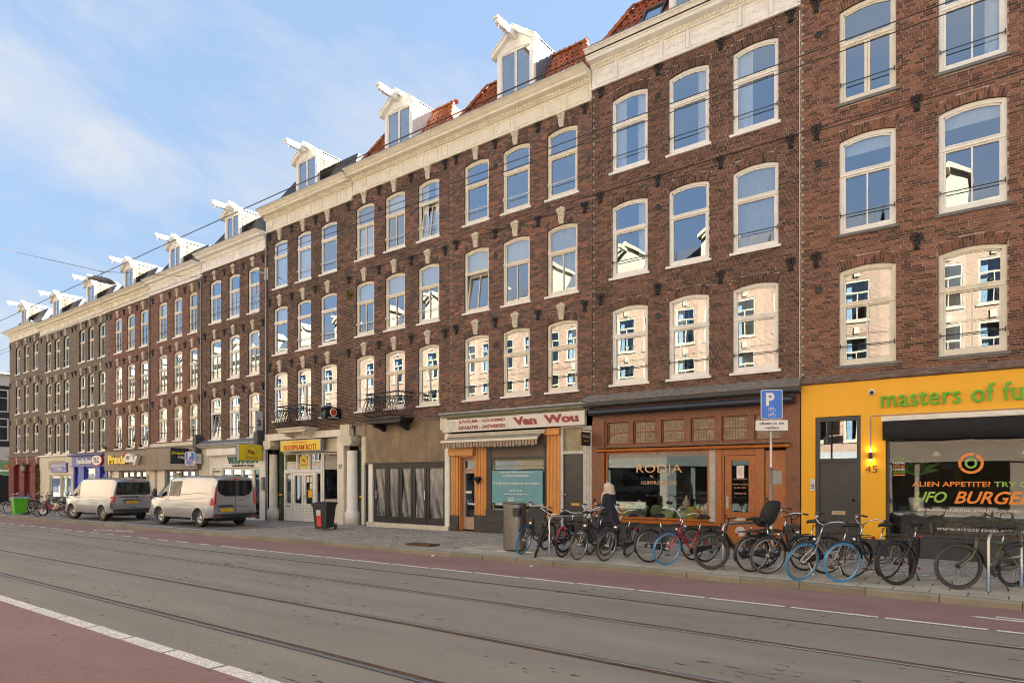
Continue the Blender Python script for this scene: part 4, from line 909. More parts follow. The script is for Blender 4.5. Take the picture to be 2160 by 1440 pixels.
orf = MB(); orf.profile([(-0.3, H0 + .9), (-1.4, H0 + 2.5), (-7, H0 + 2.5), (-8, H0 + .9)], 0.1, W - 0.1); orm = orf.mesh('roof', slate)
osr = MB(); osr.box(0.05, W - .05, -3.2, -3.1, 0, H0); osr.box(0.05, W - .05, -3, -.35, 3.3, 3.45); osr.box(0, .05, -3, -.32, 0, H0); orr = osr.mesh('room_wall', oroom)
os_ = MB(); os_.box(0, W, -0.3, 0.12, 2.7, 3.3); os_.box(0, .5, -0.3, 0.02, 0, 2.7); os_.box(W - .5, W, -.3, 0.02, 0, 2.7); os_.box(1.5, 1.7, -.3, 0.02, 0, 2.7); os_.box(1.7, W - .5, -.3, 0.02, 0, .5)
shopc = [mat('opp_shop_%d' % i, c, 0.5, var=0.05) for i, c in enumerate(((0.24, 0.21, 0.15), (0.10, 0.11, 0.09), (0.16, 0.155, 0.14), (0.20, 0.14, 0.09)))]
osm = [os_.mesh('shop_front', m) for m in shopc]
osp = MB().add([(0.5, -0.1, 0.5), (W - .5, -0.1, 0.5), (W - .5, -0.1, 2.7), (0.5, -0.1, 2.7)], [(0, 1, 2, 3)]).mesh('shop_pane', opane)
ORD = [a + b for a in ('', 'twenty ') for b in 'first second third fourth fifth sixth seventh eighth ninth tenth eleventh twelfth thirteenth fourteenth fifteenth sixteenth seventeenth eighteenth nineteenth twentieth'.split()]; ORD = ORD[:20] + ORD[20:]
for i in range(-24, 3):
    x = i * W + 1.0
    r = empty('brick_house', (x, -4.0, gz(x)), 0, 'sunlit %s brick house seen only mirrored, %s in the row across the street' % (('tan', 'dark', 'pale')[i % 3], ORD[i + 24]), 'house', 'houses across the street')
    for me, n in ((owm[i % 3], 'wall'), (ofm, 'window_frame'), (opm, 'pane'), (ocm, 'curtain'), (ocn, 'cornice'), (odm, 'dormer'), (orm, 'roof'), (orr, 'room_wall'), (osm[i % 4], 'shop_front'), (osp, 'shop_pane')): inst(me, n, r, Matrix.Identity(4))
# dark corner house beyond the side street at the far left
fc = empty('corner_house', (-70.5, 17.5, gz(-70)), 0, 'dark painted corner house with white cornice beyond the side street, at the left edge', 'house')
dk = mat('dark_painted_brick', (0.035, 0.034, 0.045), 0.6, var=0.2, scale=2, bump=0.3)
FX = -66.4
b = MB(); b.box(-90, FX, 16.6, 30, -0.6, 9.6); b.build('wall', dk, fc)
MB().box(-90, FX + 0.15, 16.4, 30, 9.6, 10.5).build('cornice', white, fc); MB().box(-90, FX + 0.4, 16.2, 30, 10.5, 10.65).build('gutter', zinc, fc)
MB().box(-90, FX + 0.1, 16.45, 30, 3.4, 4.5).build('fascia', white, fc); MB().box(-90, FX + 0.12, 16.40, 16.46, 3.6, 4.1).build('fascia_lettering_band', mat('green_paint', (0.05, 0.35, 0.10), 0.5), fc)
b = MB(); b.box(-90, FX + 0.06, 16.5, 30, -0.6, 0.7); b.build('plinth', mat('plum_brick', (0.08, 0.035, 0.028), 0.8, var=0.3, scale=5), fc)
for zq in (5.0, 7.4):
    for yq in (17.3, 19.2, 21.1): 
        f = MB(); f.box(FX, FX + 0.05, yq, yq + 0.09, zq, zq + 1.9); f.box(FX, FX + 0.05, yq + 0.81, yq + 0.9, zq, zq + 1.9); f.box(FX, FX + .05, yq + .09, yq + .81, zq, zq + .1); f.box(FX, FX + .05, yq + .09, yq + .81, zq + 1.8, zq + 1.9); f.box(FX, FX + .05, yq + .09, yq + .81, zq + 1.15, zq + 1.22)
        o = f.build('window', white, fc); MB().add([(FX + .02, yq + .09, zq + .1), (FX + .02, yq + .81, zq + .1), (FX + .02, yq + .81, zq + 1.8), (FX + .02, yq + .09, zq + 1.8)], [(0, 1, 2, 3)]).build('pane', pane, o)
    for xq in (-67.8, -69.6, -71.4):
        f = MB(); f.box(xq, xq + .09, 16.55, 16.6, zq, zq + 1.9); f.box(xq + .81, xq + .9, 16.55, 16.6, zq, zq + 1.9); f.box(xq + .09, xq + .81, 16.55, 16.6, zq, zq + .1); f.box(xq + .09, xq + .81, 16.55, 16.6, zq + 1.8, zq + 1.9); f.box(xq + .09, xq + .81, 16.55, 16.6, zq + 1.15, zq + 1.22)
        o = f.build('window', white, fc); MB().add([(xq + .09, 16.57, zq + .1), (xq + .81, 16.57, zq + .1), (xq + .81, 16.57, zq + 1.8), (xq + .09, 16.57, zq + 1.8)], [(0, 1, 2, 3)]).build('pane', pane, o)
b = MB(); [b.box(x_, x_ + .35, 16.46, 16.6, 0.7, 3.4) for x_ in (-67.0, -69.0, -71.0)]; b.box(FX - .02, FX + .08, 18.6, 18.9, .7, 3.4); b.build('shop_pier', white, fc)
f = MB(); f.box(FX, FX + 0.10, 17.2, 18.5, -0.4, 2.6); f.build('door', anthr, fc)
bl = empty('terrace_block', (-110, 17, gz(-110)), 0, 'grey terrace block continuing far down the street beyond the corner house', 'house')
MB().box(-150, -90.2, 17.0, 27, -1, 12).build('wall', MT['brick_h3'], bl); MB().box(-150, -90.2, 16.6, 27.1, 12, 12.8).build('cornice', cream, bl)
# ---------------------------------------------------------------- shop fronts
def pn(root, name, x0, x1, z0, z1, y0, y1, mt): return MB().box(x0, x1, y0, y1, z0, z1).build(name, mt, root)
def framed(root, name, x0, x1, z0, z1, y, mt, glass=None, fw=0.06, fd=0.07, bars=(), pname='pane'):
    m = MB(); m.box(x0, x0 + fw, y, y + fd, z0, z1); m.box(x1 - fw, x1, y, y + fd, z0, z1); m.box(x0 + fw, x1 - fw, y, y + fd, z0, z0 + fw); m.box(x0 + fw, x1 - fw, y, y + fd, z1 - fw, z1)
    for k, p in bars:
        if k == 'h': m.box(x0 + fw, x1 - fw, y + 0.004, y + fd - 0.004, p - 0.02, p + 0.02)
        else: m.box(p - 0.02, p + 0.02, y + 0.008, y + fd - 0.008, z0 + fw, z1 - fw)
    o = m.build(name, mt, root); yy = y + fd * 0.6
    MB().add([(x0 + fw, yy, z0 + fw), (x1 - fw, yy, z0 + fw), (x1 - fw, yy, z1 - fw), (x0 + fw, yy, z1 - fw)], [(0, 1, 2, 3)]).build(pname, glass or pane_flat, o); return o
def fluted(root, name, x0, x1, z0, z1, y, n, mt, mirror=False):
    m = MB(); m.box(x0, x1, y + 0.02, y + 0.12, z0, z1); w = (x1 - x0) / n; k = 6
    for i in range(n):
        pts = [(x0 + w * i + w * 0.08, y + 0.02)] + [(x0 + w * (i + 0.5) - 0.42 * w * math.cos(math.pi * j / k), y + 0.021 - 0.035 * math.sin(math.pi * j / k)) for j in range(k + 1)] + [(x0 + w * i + w * 0.92, y + 0.02)]
        vs = [(p[0], p[1], z0 + .01) for p in pts] + [(p[0], p[1], z1 - .01) for p in pts]; q = len(pts)
        m.add(vs, [(j, j + 1, q + j + 1, q + j) for j in range(q - 1)] + [tuple(range(q, 2 * q)), tuple(reversed(range(q)))])
    return m.build(name, mt, root)
lettering = {}
def lm(name, c, rough=0.5, e=0): 
    if name not in lettering: lettering[name] = mat('ink_' + name, c, rough, var=0.03, emit=c if e else None, estr=e)
    return lettering[name]
def P3(x, y, z): return T(x, y, z)
def room(root, x0, x1, z1, depth=4.5, wc=(0.16, 0.14, 0.11), base=0.1, fc=(0.12, 0.10, 0.08)):
    z0 = base + gz((x0 + x1) / 2); m = mat('shop_wall_%.2f' % wc[0], wc, 0.9, var=0.25, scale=1.0); y = FY + 0.35
    r = pn(root, 'shop_room', x0 + .05, x1 - .05, z0, z1, FY + depth, FY + depth + .05, m)
    pn(root, 'shop_floor', x0 + .05, x1 - .05, z0 - .05, z0 + 0.02, FY + .05, FY + depth, mat('shop_floor_%.2f' % fc[0], fc, 0.5)); return r
weath = mat('weathered_ledge', (0.12, 0.105, 0.085), 0.85, col2=(0.26, 0.24, 0.21), scale=7, stretch=(1, 1, 4), bump=0.4)
weathb = mat('weathered_brown_ledge', (0.105, 0.062, 0.045), 0.85, col2=(0.22, 0.17, 0.14), scale=6, stretch=(1, 1, 4), bump=0.4)

# ===== burger shop, number 45
r = ROOT['h11']; room(r, -3.84, 2.6, 3.5, wc=(0.11, 0.10, 0.09))
MB().profile([(FY - .10, 4.19), (FY - .10, 4.27), (FY - .02, 4.34), (FY + .1, 4.34), (FY + .1, 4.165), (FY - .06, 4.165)], -3.84, 2.6).build('ledge', weathb, r)
m = MB(); m.box(-3.835, -2.03, FY - .03, FY + .25, 3.37, 4.16); m.box(-2.03, 2.6, FY - .03, FY + .25, 3.30, 4.16); m.box(-3.835, -3.515, FY - .028, FY + .25, 0.50, 3.37); m.box(-2.535, -2.03, FY - .028, FY + .25, 0.50, 3.37); m.build('fascia', yellowp, r)
m = MB(); m.box(-3.835, -3.515, FY - .035, FY + .25, 0.05, 0.498); m.box(-2.535, 2.6, FY - .035, FY + .25, 0.05, 0.498); m.build('plinth', anthr, r)
pn(r, 'window_sill', -2.03, 2.6, 0.50, 0.575, FY - .06, FY + .2, anthr)
dr = MB(); dr.box(-3.513, -3.43, FY - .01, FY + .1, 0.12, 3.36); dr.box(-2.62, -2.537, FY - .01, FY + .1, .12, 3.36); dr.box(-3.43, -2.62, FY - .01, FY + .1, 3.26, 3.36); dr.box(-3.43, -2.62, FY - .015, FY + .1, 2.29, 2.37); dr = dr.build('door_frame', anthr, r)
MB().add([(-3.43, FY + .05, 2.37), (-2.62, FY + .05, 2.37), (-2.62, FY + .05, 3.26), (-3.43, FY + .05, 3.26)], [(0, 1, 2, 3)]).build('fanlight_pane', pane, dr)
d = pn(r, 'door', -3.43, -2.62, 0.12, 2.29, FY + .03, FY + .08, anthr)
MB().lathe([(0.001, -.05), (.035, -.045), (.042, -.02), (.03, 0)], 14, 0, T(-2.70, FY + .03, 1.38) @ RX(R(-90)) @ SC(1, 1, -1)).build('door_knob', chrome, d)
MB().box(-3.16, -2.87, FY + .015, FY + .03, 1.03, 1.12).build('letter_slot', steel, d); MB().box(-3.12, -2.91, FY + .012, FY + .015, 1.06, 1.09).build('slot_flap', brassm if 'brassm' in globals() else mat('brass', (0.45, 0.27, 0.08), 0.35, 0.8), d)
w_ = framed(r, 'shop_window', -2.02, 2.6, 0.58, 2.95, FY + .06, anthr, fw=0.05); pn(r, 'window_head', -2.03, 2.6, 2.95, 3.30, FY + .05, FY + .2, mat('dusty_head', (0.20, 0.17, 0.12), .7))
aw = MB(); aw.box(-2.10, 2.6, FY - .20, FY - .032, 3.19, 3.295); aw.box(-2.10, 2.6, FY - .215, FY - .20, 3.205, 3.235); aw.box(-2.10, 2.6, FY - .215, FY - .20, 3.255, 3.285)
root_a = empty('awning', (-2.0, FY - .03, 3.25), 0, 'black fabric awning rolled under a white cassette over the burger shop window', 'awning'); aw.build('cassette', white, root_a)
fb = MB(); n = 20; vs = []
for i in range(n + 1):
    x = -2.07 + 4.6 * i / n; sg = 0.02 * math.sin(i * 1.1)
    vs += [(x, FY - .19, 3.19), (x, FY - .24 - .01 * math.sin(i * 2.), 2.98), (x, FY - .20, 2.745 + sg * .7 + (0.03 if i < 2 else 0)), (x, FY - .12, 2.76 + sg)]
fb.add(vs, [(4 * i + j, 4 * i + 4 + j, 4 * i + 5 + j, 4 * i + 1 + j) for i in range(n) for j in range(3)]); fb.build('fabric', mat('black_canvas', (0.014, 0.014, 0.015), .9, var=.3, scale=8, bump=.3), root_a, True)
gs = lm('sign_green', (0.10, 0.42, 0.01)); sg = empty('shop_letters', (-2.1, FY - .05, 3.5), 0, 'green raised letters reading masters of fu on the yellow shop fascia', 'sign')
text('masters of fu', 2.56, 0.40, P3(-2.12, FY - .05, 3.51), gs, sg, 'letters', ext=0.045, bold=0.004, spacing=1.08)
cc = empty('security_camera', (-2.30, FY - .03, 3.89), 0, 'small white dome security camera on the yellow fascia', 'security camera'); MB().lathe([(.075, 0), (.075, .04), (.05, .07)], 16, 0, T(-2.30, FY - .03, 3.88) @ RX(R(90))).build('housing', white, cc, True); MB().ball((-2.30, FY - .10, 3.87), .045, 12, 8).build('dome', black, cc, True)
ic = empty('intercom', (-3.57, FY - .03, 1.74), 0, 'silver intercom panel on the yellow wall left of the black door', 'intercom'); pn(ic, 'plate', -3.625, -3.52, 1.60, 1.88, FY - .055, FY - .028, mat('silver_plate', (.5, .5, .48), .3, .6)); [pn(ic, 'button', -3.60, -3.54, z, z + .025, FY - .062, FY - .055, black) for z in (1.65, 1.69, 1.73)]
wl = empty('wall_lamp', (-2.33, FY - .03, 2.42), 0, 'black up and down wall lamp glowing on the yellow pier', 'lamp'); MB().lathe([(.035, -.09), (.038, -.08), (.038, .08), (.035, .09)], 12, 0, T(-2.33, FY - .085, 2.42)).build('body', black, wl, True); MB().lathe([(.025, 0), (.025, .01)], 10, 0, T(-2.33, FY - .085, 2.511)).build('bulb', mat('lamp_glow', (1, .7, .3), emit=(1, .55, .15), estr=14), wl); MB().lathe([(.025, 0), (.025, .01)], 10, 0, T(-2.33, FY - .085, 2.319)).build('bulb', MT['lamp_glow'], wl); MB().tube([(-2.33, FY - .045, 2.50), (-2.33, FY - .045, 3.30), (-2.30, FY - .045, 3.335), (2.5, FY - .045, 3.335)], .011, 5).build('conduit', zinc, wl)
text('45', 0.25, 0.16, P3(-2.44, FY - .045, 2.03), lm('bronze', (0.10, 0.065, 0.03)), tag(empty('house_number', (-2.33, FY - .03, 2.1)), 'dark metal number 45 on the yellow pier below the lamp', 'house number'), 'digits', ext=.015)
wt = empty('window_lettering', (-0.5, FY + .08, 1.5), 0, 'orange and green burger lettering stuck on the dark shop window', 'window lettering'); yg = FY + .097
og, gr_, wh_ = lm('orange', (0.85, 0.26, 0.03)), lm('lime', (0.30, 0.50, 0.09)), lm('white', (0.8, 0.8, 0.8))
text('ALIEN APPETITE?', 1.42, .11, P3(-1.52, yg, 1.715), og, wt, 'orange_line', bold=.012); text('TRY OUR', .86, .11, P3(-0.04, yg, 1.715), gr_, wt, 'green_line', bold=.012)
text('UFO', .60, .245, P3(-1.47, yg, 1.36), gr_, wt, 'green_line', bold=.02, shear=.35); text('BURGERS', 1.55, .27, P3(-.74, yg, 1.35), og, wt, 'orange_line', bold=.02, shear=.35)
text('UFO BURGERS | BURRITOS | BOWLS | SMOOTHIES | COFFEE', 2.15, .058, P3(-1.42, yg, 1.165), wh_, wt, 'white_line', bold=.012); text('WWW.RITOSNEDERLAND.NL', 1.55, .055, P3(-1.06, yg, .755), wh_, wt, 'white_line', bold=.01, spacing=1.25)
lg = MB(); n = 22
for a0, a1, r0, r1, mi in ((R(-150), R(60), .17, .225, 0), (R(75), R(205), .17, .225, 0), (0, 2 * math.pi, .07, .11, 1)):
    A = [(-.44 + r1 * math.cos(a0 + (a1 - a0) * i / n), 2.22 + r1 * math.sin(a0 + (a1 - a0) * i / n)) for i in range(n + 1)]; B = [(-.44 + r0 * math.cos(a0 + (a1 - a0) * i / n), 2.22 + r0 * math.sin(a0 + (a1 - a0) * i / n)) for i in range(n + 1)]; lg.strip(A, B, yg - .003, yg, mi)
lg.build('emblem', [og, gr_], wt)
text('100%', .24, .045, P3(-1.9, yg, 2.22), wh_, wt, 'white_line', bold=.02); text('HALAL', .24, .05, P3(-1.9, yg, 2.15), og, wt, 'orange_line', shear=.4, bold=.02); text('100%', .24, .045, P3(-1.9, yg, 2.08), wh_, wt, 'white_line', bold=.02); text('DELICIOUS', .24, .05, P3(-1.9, yg, 2.01), gr_, wt, 'green_line', shear=.4); flat('orange_bar', [(-1.9, 1.96), (-1.66, 1.96), (-1.66, 1.985), (-1.9, 1.985)], yg, og, wt)
ar_ = MB(); ar_.tube([(-1.68, yg, 2.36), (-1.72, yg, 2.30), (-1.80, yg, 2.29), (-1.88, yg, 2.31), (-1.86, yg, 2.36)], .008, 4); ar_.tube([(-1.74, yg, 2.30), (-1.74, yg, 2.40)], .007, 4); ar_.tube([(-1.78, yg, 2.30), (-1.80, yg, 2.41)], .007, 4); ar_.build('green_script', gr_, wt)
# interior of the burger shop: planks, yucca, bucket, counters
ct = empty('counter', (0, FY + 2, .12), 0, 'grey stone clad counter standing inside the burger shop behind the glass', 'counter'); pn(ct, 'front', -1.9, 2.2, .12, 1.15, FY + 1.6, FY + 1.7, greystone); pn(ct, 'top', -1.95, 2.25, 1.15, 1.2, FY + 1.55, FY + 2.3, mat('counter_top', (.16, .16, .15), .4))
for i, x in enumerate((-1.35, -.75, -.15, .45)):
    m = MB(); [m.tube([(x + a, FY + .45 + b, .14), (x + a * .9, FY + .5 + b, .62)], .015, 5) for a in (-.17, .17) for b in (0, .34)]; m.tube([(x - .15, FY + .5, .88), (x - .16, FY + .5, .6)], .013, 5); m.tube([(x + .15, FY + .5, .88), (x + .16, FY + .5, .6)], .013, 5); m.tube([(x - .15, FY + .5, .88), (x + .15, FY + .5, .88)], .013, 5); c_ = empty('chair', (x, FY + .6, .14), 0, ['leftmost', 'second', 'third', 'rightmost'][i] + ' of the metal framed café chairs behind the burger shop window', 'chair', 'chairs in the burger shop window'); m.build('frame', mat('pale_metal', (.35, .28, .17), .4, .5), c_); pn(c_, 'seat', x - .18, x + .18, .60, .63, FY + .46, FY + .85, woodd)
pl = empty('yucca_plant', (-1.55, FY + .9, 1.2), 0, 'spiky yucca in a white pot behind the glass at the left of the burger window', 'plant'); MB().lathe([(.13, 0), (.17, .3)], 12, 0, T(-1.5, FY + .8, 1.15)).build('pot', white, pl, True); MB().tube([(-1.5, FY + .8, 1.4), (-1.49, FY + .8, 1.95)], .035, 6).build('stem', mat('yucca_stem', (.35, .27, .15), .9), pl)
lf = MB(); 
for i in range(46):
    a = i * 2.4; e = .25 + 1.1 * random.random(); L_ = .35 + .25 * random.random(); dx_, dy_, dz_ = math.cos(a) * math.cos(e), math.sin(a) * math.cos(e), math.sin(e); c = (-1.49, FY + .8, 1.95); s_ = .014
    lf.add([(c[0] - s_ * dy_, c[1] + s_ * dx_, c[2]), (c[0] + s_ * dy_, c[1] - s_ * dx_, c[2]), (c[0] + dx_ * L_ * .6, c[1] + dy_ * L_ * .6, c[2] + dz_ * L_ * .6 + .02), (c[0] + dx_ * L_, c[1] + dy_ * L_, c[2] + dz_ * L_ - .08)], [(0, 1, 2), (0, 2, 3), (1, 2, 3)])
lf.build('leaves', mat('yucca_leaf', (.10, .20, .05), .6, var=.3), pl)['kind'] = 'stuff'
for i, x in enumerate((-1.1, .5)): 
    pl = empty('pendant_lamp', (x, FY + .7, 2.5), 0, ['left', 'right'][i] + ' glass pendant lamp hanging inside the burger shop window', 'lamp', 'pendant lamps in the burger shop'); MB().lathe([(.02, .12), (.04, .1), (.11, 0), (.105, 0), (.035, .09)], 14, 0, T(x, FY + .6, 2.40), cap=False).build('shade', MT.get('shade') or mat('shade', (.6, .6, .58), .2), pl, True); MB().tube([(x, FY + .6, 2.52), (x, FY + .6, 3.2)], .006, 4).build('cord', black, pl)
bp_ = MB().box(-0.0, .26, -.014, -.006, 0, .42)
o = inst(bp_.mesh('street_plate', mat('street_plate_blue', (.02, .03, .35), .4)), 'street_plate', None, T(.46, FY, 4.62)); tag(o, 'edge of a dark blue enamel street plate on the brick at the right edge', 'street plate')

# ===== hummus shop, number 43
r = ROOT['h10']; room(r, -9.7, -3.84, 3.0, wc=(0.13, 0.12, 0.105))
MB().profile([(FY - .30, 4.14), (FY - .30, 4.19), (FY - .04, 4.37), (FY + .1, 4.37), (FY + .1, 4.14)], -9.9, -3.83).build('lead_ledge', weath, r)
MB().profile([(FY - .22, 3.99), (FY - .28, 4.04), (FY - .28, 4.138), (FY + .1, 4.138), (FY + .1, 3.99)], -9.88, -3.83).build('cornice_beam', mat('charcoal_wood', (.045, .045, .045), .6, var=.2, scale=4), r)
ra = empty('awning', (-6.8, FY - .2, 3.82), 0, 'dark blue black rolled awning tube above the stained glass of the hummus shop', 'awning')
MB().lathe([(.07, 0), (.095, .05), (.095, 5.65), (.07, 5.7)], 16, 0, T(-9.68, FY - .24, 3.83) @ RY(R(90))).build('roll', mat('navy_canvas', (.018, .022, .035), .35), ra, True); [MB().box(x, x + .05, FY - .25, FY - .0, 3.74, 3.95).build('bracket', black, ra) for x in (-9.66, -6.8, -4.02)]
MB().box(-9.68, -3.86, FY - .02, FY + .12, 3.60, 3.99).build('fascia_board', woodd, r)
m = MB(); m.box(-9.68, -9.27, FY - .06, FY + .1, .75, 3.598); m.box(-4.18, -3.86, FY - .06, FY + .1, .75, 3.598); m.build('pilaster', woodd, r)
m = MB(); m.box(-9.685, -9.27, FY - .08, FY + .1, .05, .748); m.box(-4.18, -3.86, FY - .08, FY + .1, .05, .748); m.build('pilaster_base', mat('dark_stone_base', (.03, .024, .022), .6), r)
# transom lights with leaded glass
tw = [(-9.20, -8.50), (-8.36, -7.66), (-7.50, -6.82), (-6.65, -5.97), (-5.81, -5.12), (-4.96, -4.28)]
leadm = mat('lead_came', (.03, .03, .03), .5, .4); stain = mat('amber_glass', (.16, .10, .04), .25, col2=(.30, .20, .09), scale=9, coat=.4)
tf = MB(); tf.box(-9.27, -4.18, FY - .01, FY + .08, 3.53, 3.598); tf.box(-9.27, -4.18, FY - .01, FY + .08, 2.78, 2.88)
xs_ = [-9.27] + [q for ab in tw for q in ab] + [-4.18]
for i in range(0, len(xs_), 2): tf.box(xs_[i], xs_[i + 1], FY - .02, FY + .08, 2.881, 3.529)
tf.build('transom_frame', woodd, r)
for a, b in tw:
    o = framed(r, 'transom_window', a + .01, b - .01, 2.89, 3.52, FY + .03, woodd, glass=stain, fw=.035, fd=.05, bars=[('h', 3.22)]); ld = MB(); y_ = FY + .056
    for z0, z1 in ((2.925, 3.20), (3.24, 3.485)):
        for k in range(1, 8): x = a + .045 + (b - a - .09) * k / 8; ld.box(x - .003, x + .003, y_, y_ + .006, z0 + (.06 if k % 2 else 0), z1 - (.05 if k % 3 == 0 else 0))
        for k in range(1, 5): z = z0 + (z1 - z0) * k / 5; ld.box(a + .045, b - .045 if k % 2 else (a + b) / 2 + .1, y_ - .001, y_ + .005, z - .003, z + .003)
    ld.build('lead_came', leadm, o)
MB().profile([(FY - .16, 2.68), (FY - .17, 2.74), (FY - .02, 2.78), (FY + .08, 2.78), (FY + .08, 2.66), (FY - .06, 2.66)], -9.5, -4.08).build('ledge', woodo, r); pn(r, 'ledge_flashing', -9.52, -4.06, 2.781, 2.795, FY - .18, FY, weath)
w_ = framed(r, 'shop_window', -9.25, -6.14, .74, 2.655, FY + .0, woodo, fw=.05); pn(r, 'window_post', -6.13, -5.97, .74, 2.655, FY - .02, FY + .1, mat('grey_post', (.42, .42, .38), .5)); pn(r, 'door_post', -5.965, -5.80, .12, 2.655, FY - .03, FY + .1, wood)
MB().profile([(FY - .13, .63), (FY - .14, .70), (FY + .1, .735), (FY + .1, .63)], -9.25, -5.8).build('window_sill', woodo, r)
pn(r, 'plinth', -9.27, -5.8, .05, .628, FY - .04, FY + .1, mat('grey_plinth', (.05, .047, .043), .7, var=.25, scale=4))
df = MB(); df.box(-5.80, -5.75, FY - .0, FY + .1, .12, 2.655); df.box(-4.93, -4.72, FY - .0, FY + .1, .12, 2.655); df.box(-5.75, -4.93, FY, FY + .1, 2.50, 2.655); df = df.build('door_frame', wood, r)
m = MB(); m.box(-5.74, -5.56, FY + .03, FY + .08, .14, 2.49); m.box(-5.12, -4.94, FY + .03, FY + .08, .14, 2.49); m.box(-5.56, -5.12, FY + .03, FY + .08, 2.36, 2.49); m.box(-5.56, -5.12, FY + .03, FY + .08, .14, 1.02); d = m.build('door', wood, r)
MB().add([(-5.56, FY + .06, 1.02), (-5.12, FY + .06, 1.02), (-5.12, FY + .06, 2.36), (-5.56, FY + .06, 2.36)], [(0, 1, 2, 3)]).build('door_pane', pane_flat, d)
m = MB(); m.box(-5.69, -5.63, FY + .015, FY + .03, 1.10, 1.42); m.tube([(-5.66, FY + .02, 1.30), (-5.66, FY - .03, 1.30), (-5.54, FY - .03, 1.30)], .01, 6); m.build('door_handle', steel, d); MB().box(-5.48, -5.20, FY + .018, FY + .03, .80, .86).build('letter_slot', mat('pale_steel', (.5, .48, .42), .4, .6), d); MB().lathe([(.13, 0), (.13, .004)], 24, 0, T(-5.33, FY + .03, .52) @ RX(R(90))).build('round_sticker', mat('sticker_grey', (.5, .5, .5), .5), d)
MB().box(-5.43, -5.24, FY + .048, FY + .05, 1.90, 2.22).build('paper_notice', white, d); [text('~~~~~~', .13, .012, P3(-5.40, FY + .046, 2.16 - .045 * i), lm('dkred', (.4, .05, .05)), d, 'notice_text') for i in range(5)]
cp = lm('copper', (0.72, 0.42, 0.22))
for s_, wd, z, h in (('BUSINESS HOURS', .34, 1.86, .035), ('MONDAY - SUNDAY', .40, 1.72, .035), ('10 AM - 9 PM', .30, 1.63, .04), ('0207707118', .30, 1.48, .045)): text(s_, wd, h, P3(-5.34, FY + .05, z), cp, d, 'door_lettering', align='CENTER')
m = MB(); m.box(-4.70, -4.58, FY + .03, FY + .08, .14, 2.60); m.box(-4.30, -4.19, FY + .03, FY + .08, .14, 2.60); m.box(-4.58, -4.30, FY + .03, FY + .08, 2.10, 2.60); m.box(-4.58, -4.30, FY + .03, FY + .08, .14, 1.74); m.box(-4.58, -4.30, FY + .045, FY + .07, 1.742, 2.098, 1); d = m.build('door', [wood, mat('door_light', (.30, .30, .27), .3)], r); MB().ball((-4.66, FY + .0, 1.38), .03, 8, 6).build('door_knob', black, d); pn(d, 'letter_slot', -4.55, -4.33, 1.10, 1.13, FY + .02, FY + .03, black)
text('43', .16, .10, P3(-4.10, FY - .065, 1.82), lm('bronze', (0.10, 0.065, 0.03)), tag(empty('house_number', (-4.0, FY - .06, 1.9)), 'dark number 43 on the brown pilaster beside the yellow wall', 'house number'), 'digits', ext=.01)
wt = empty('window_lettering', (-7.6, FY + .03, 2.0), 0, 'copper coloured serif lettering RODJA HUMMUS&MORE on the shop window', 'window lettering'); yg = FY + .037
text('RODJA', 1.36, .31, P3(-8.28, yg, 1.98), cp, wt, 'name', bold=-.004, spacing=1.05); text('HUMMUS&MORE', 1.05, .10, P3(-8.12, yg, 1.72), cp, wt, 'line')
tl = MB().prism([(-7.88, 1.975), (-7.80, 1.975), (-7.76, 1.90)], yg - .003, yg).build('letter_tail', cp, wt)
# cushions lined up behind the glass
cu_spec = [(-9.02, 'sq', (.50, .50, .46), 'white square cushion with a blue emblem, leftmost behind the hummus shop glass'), (-8.80, 'sq', (.50, .22, .06), 'ochre square cushion between a white and a lime cushion'), (-8.62, 'sq', (.30, .34, .08), 'lime square cushion next to the dark green round cushion'), (-8.28, 'rd', (.06, .10, .05), 'dark green round buttoned cushion, leftmost round one'), (-8.45, 'sqb', (.30, .25, .20), 'brown patterned cushion peeping above the others'), (-7.85, 'rd2', (.12, .17, .09), 'dull green round cushion half hidden behind a bicycle saddle'), (-7.45, 'rd', (.27, .34, .14), 'pale olive round buttoned cushion, second from the right'), (-6.98, 'rd', (.33, .38, .15), 'light olive round buttoned cushion with a deep central pleat'), (-6.68, 'sq', (.34, .33, .08), 'mustard green square cushion leaning right'), (-6.45, 'sq', (.50, .22, .05), 'orange cushion leaning near the right end of the shop window'), (-6.28, 'sq', (.45, .44, .40), 'cream cushion leaning at the right end of the shop window')]
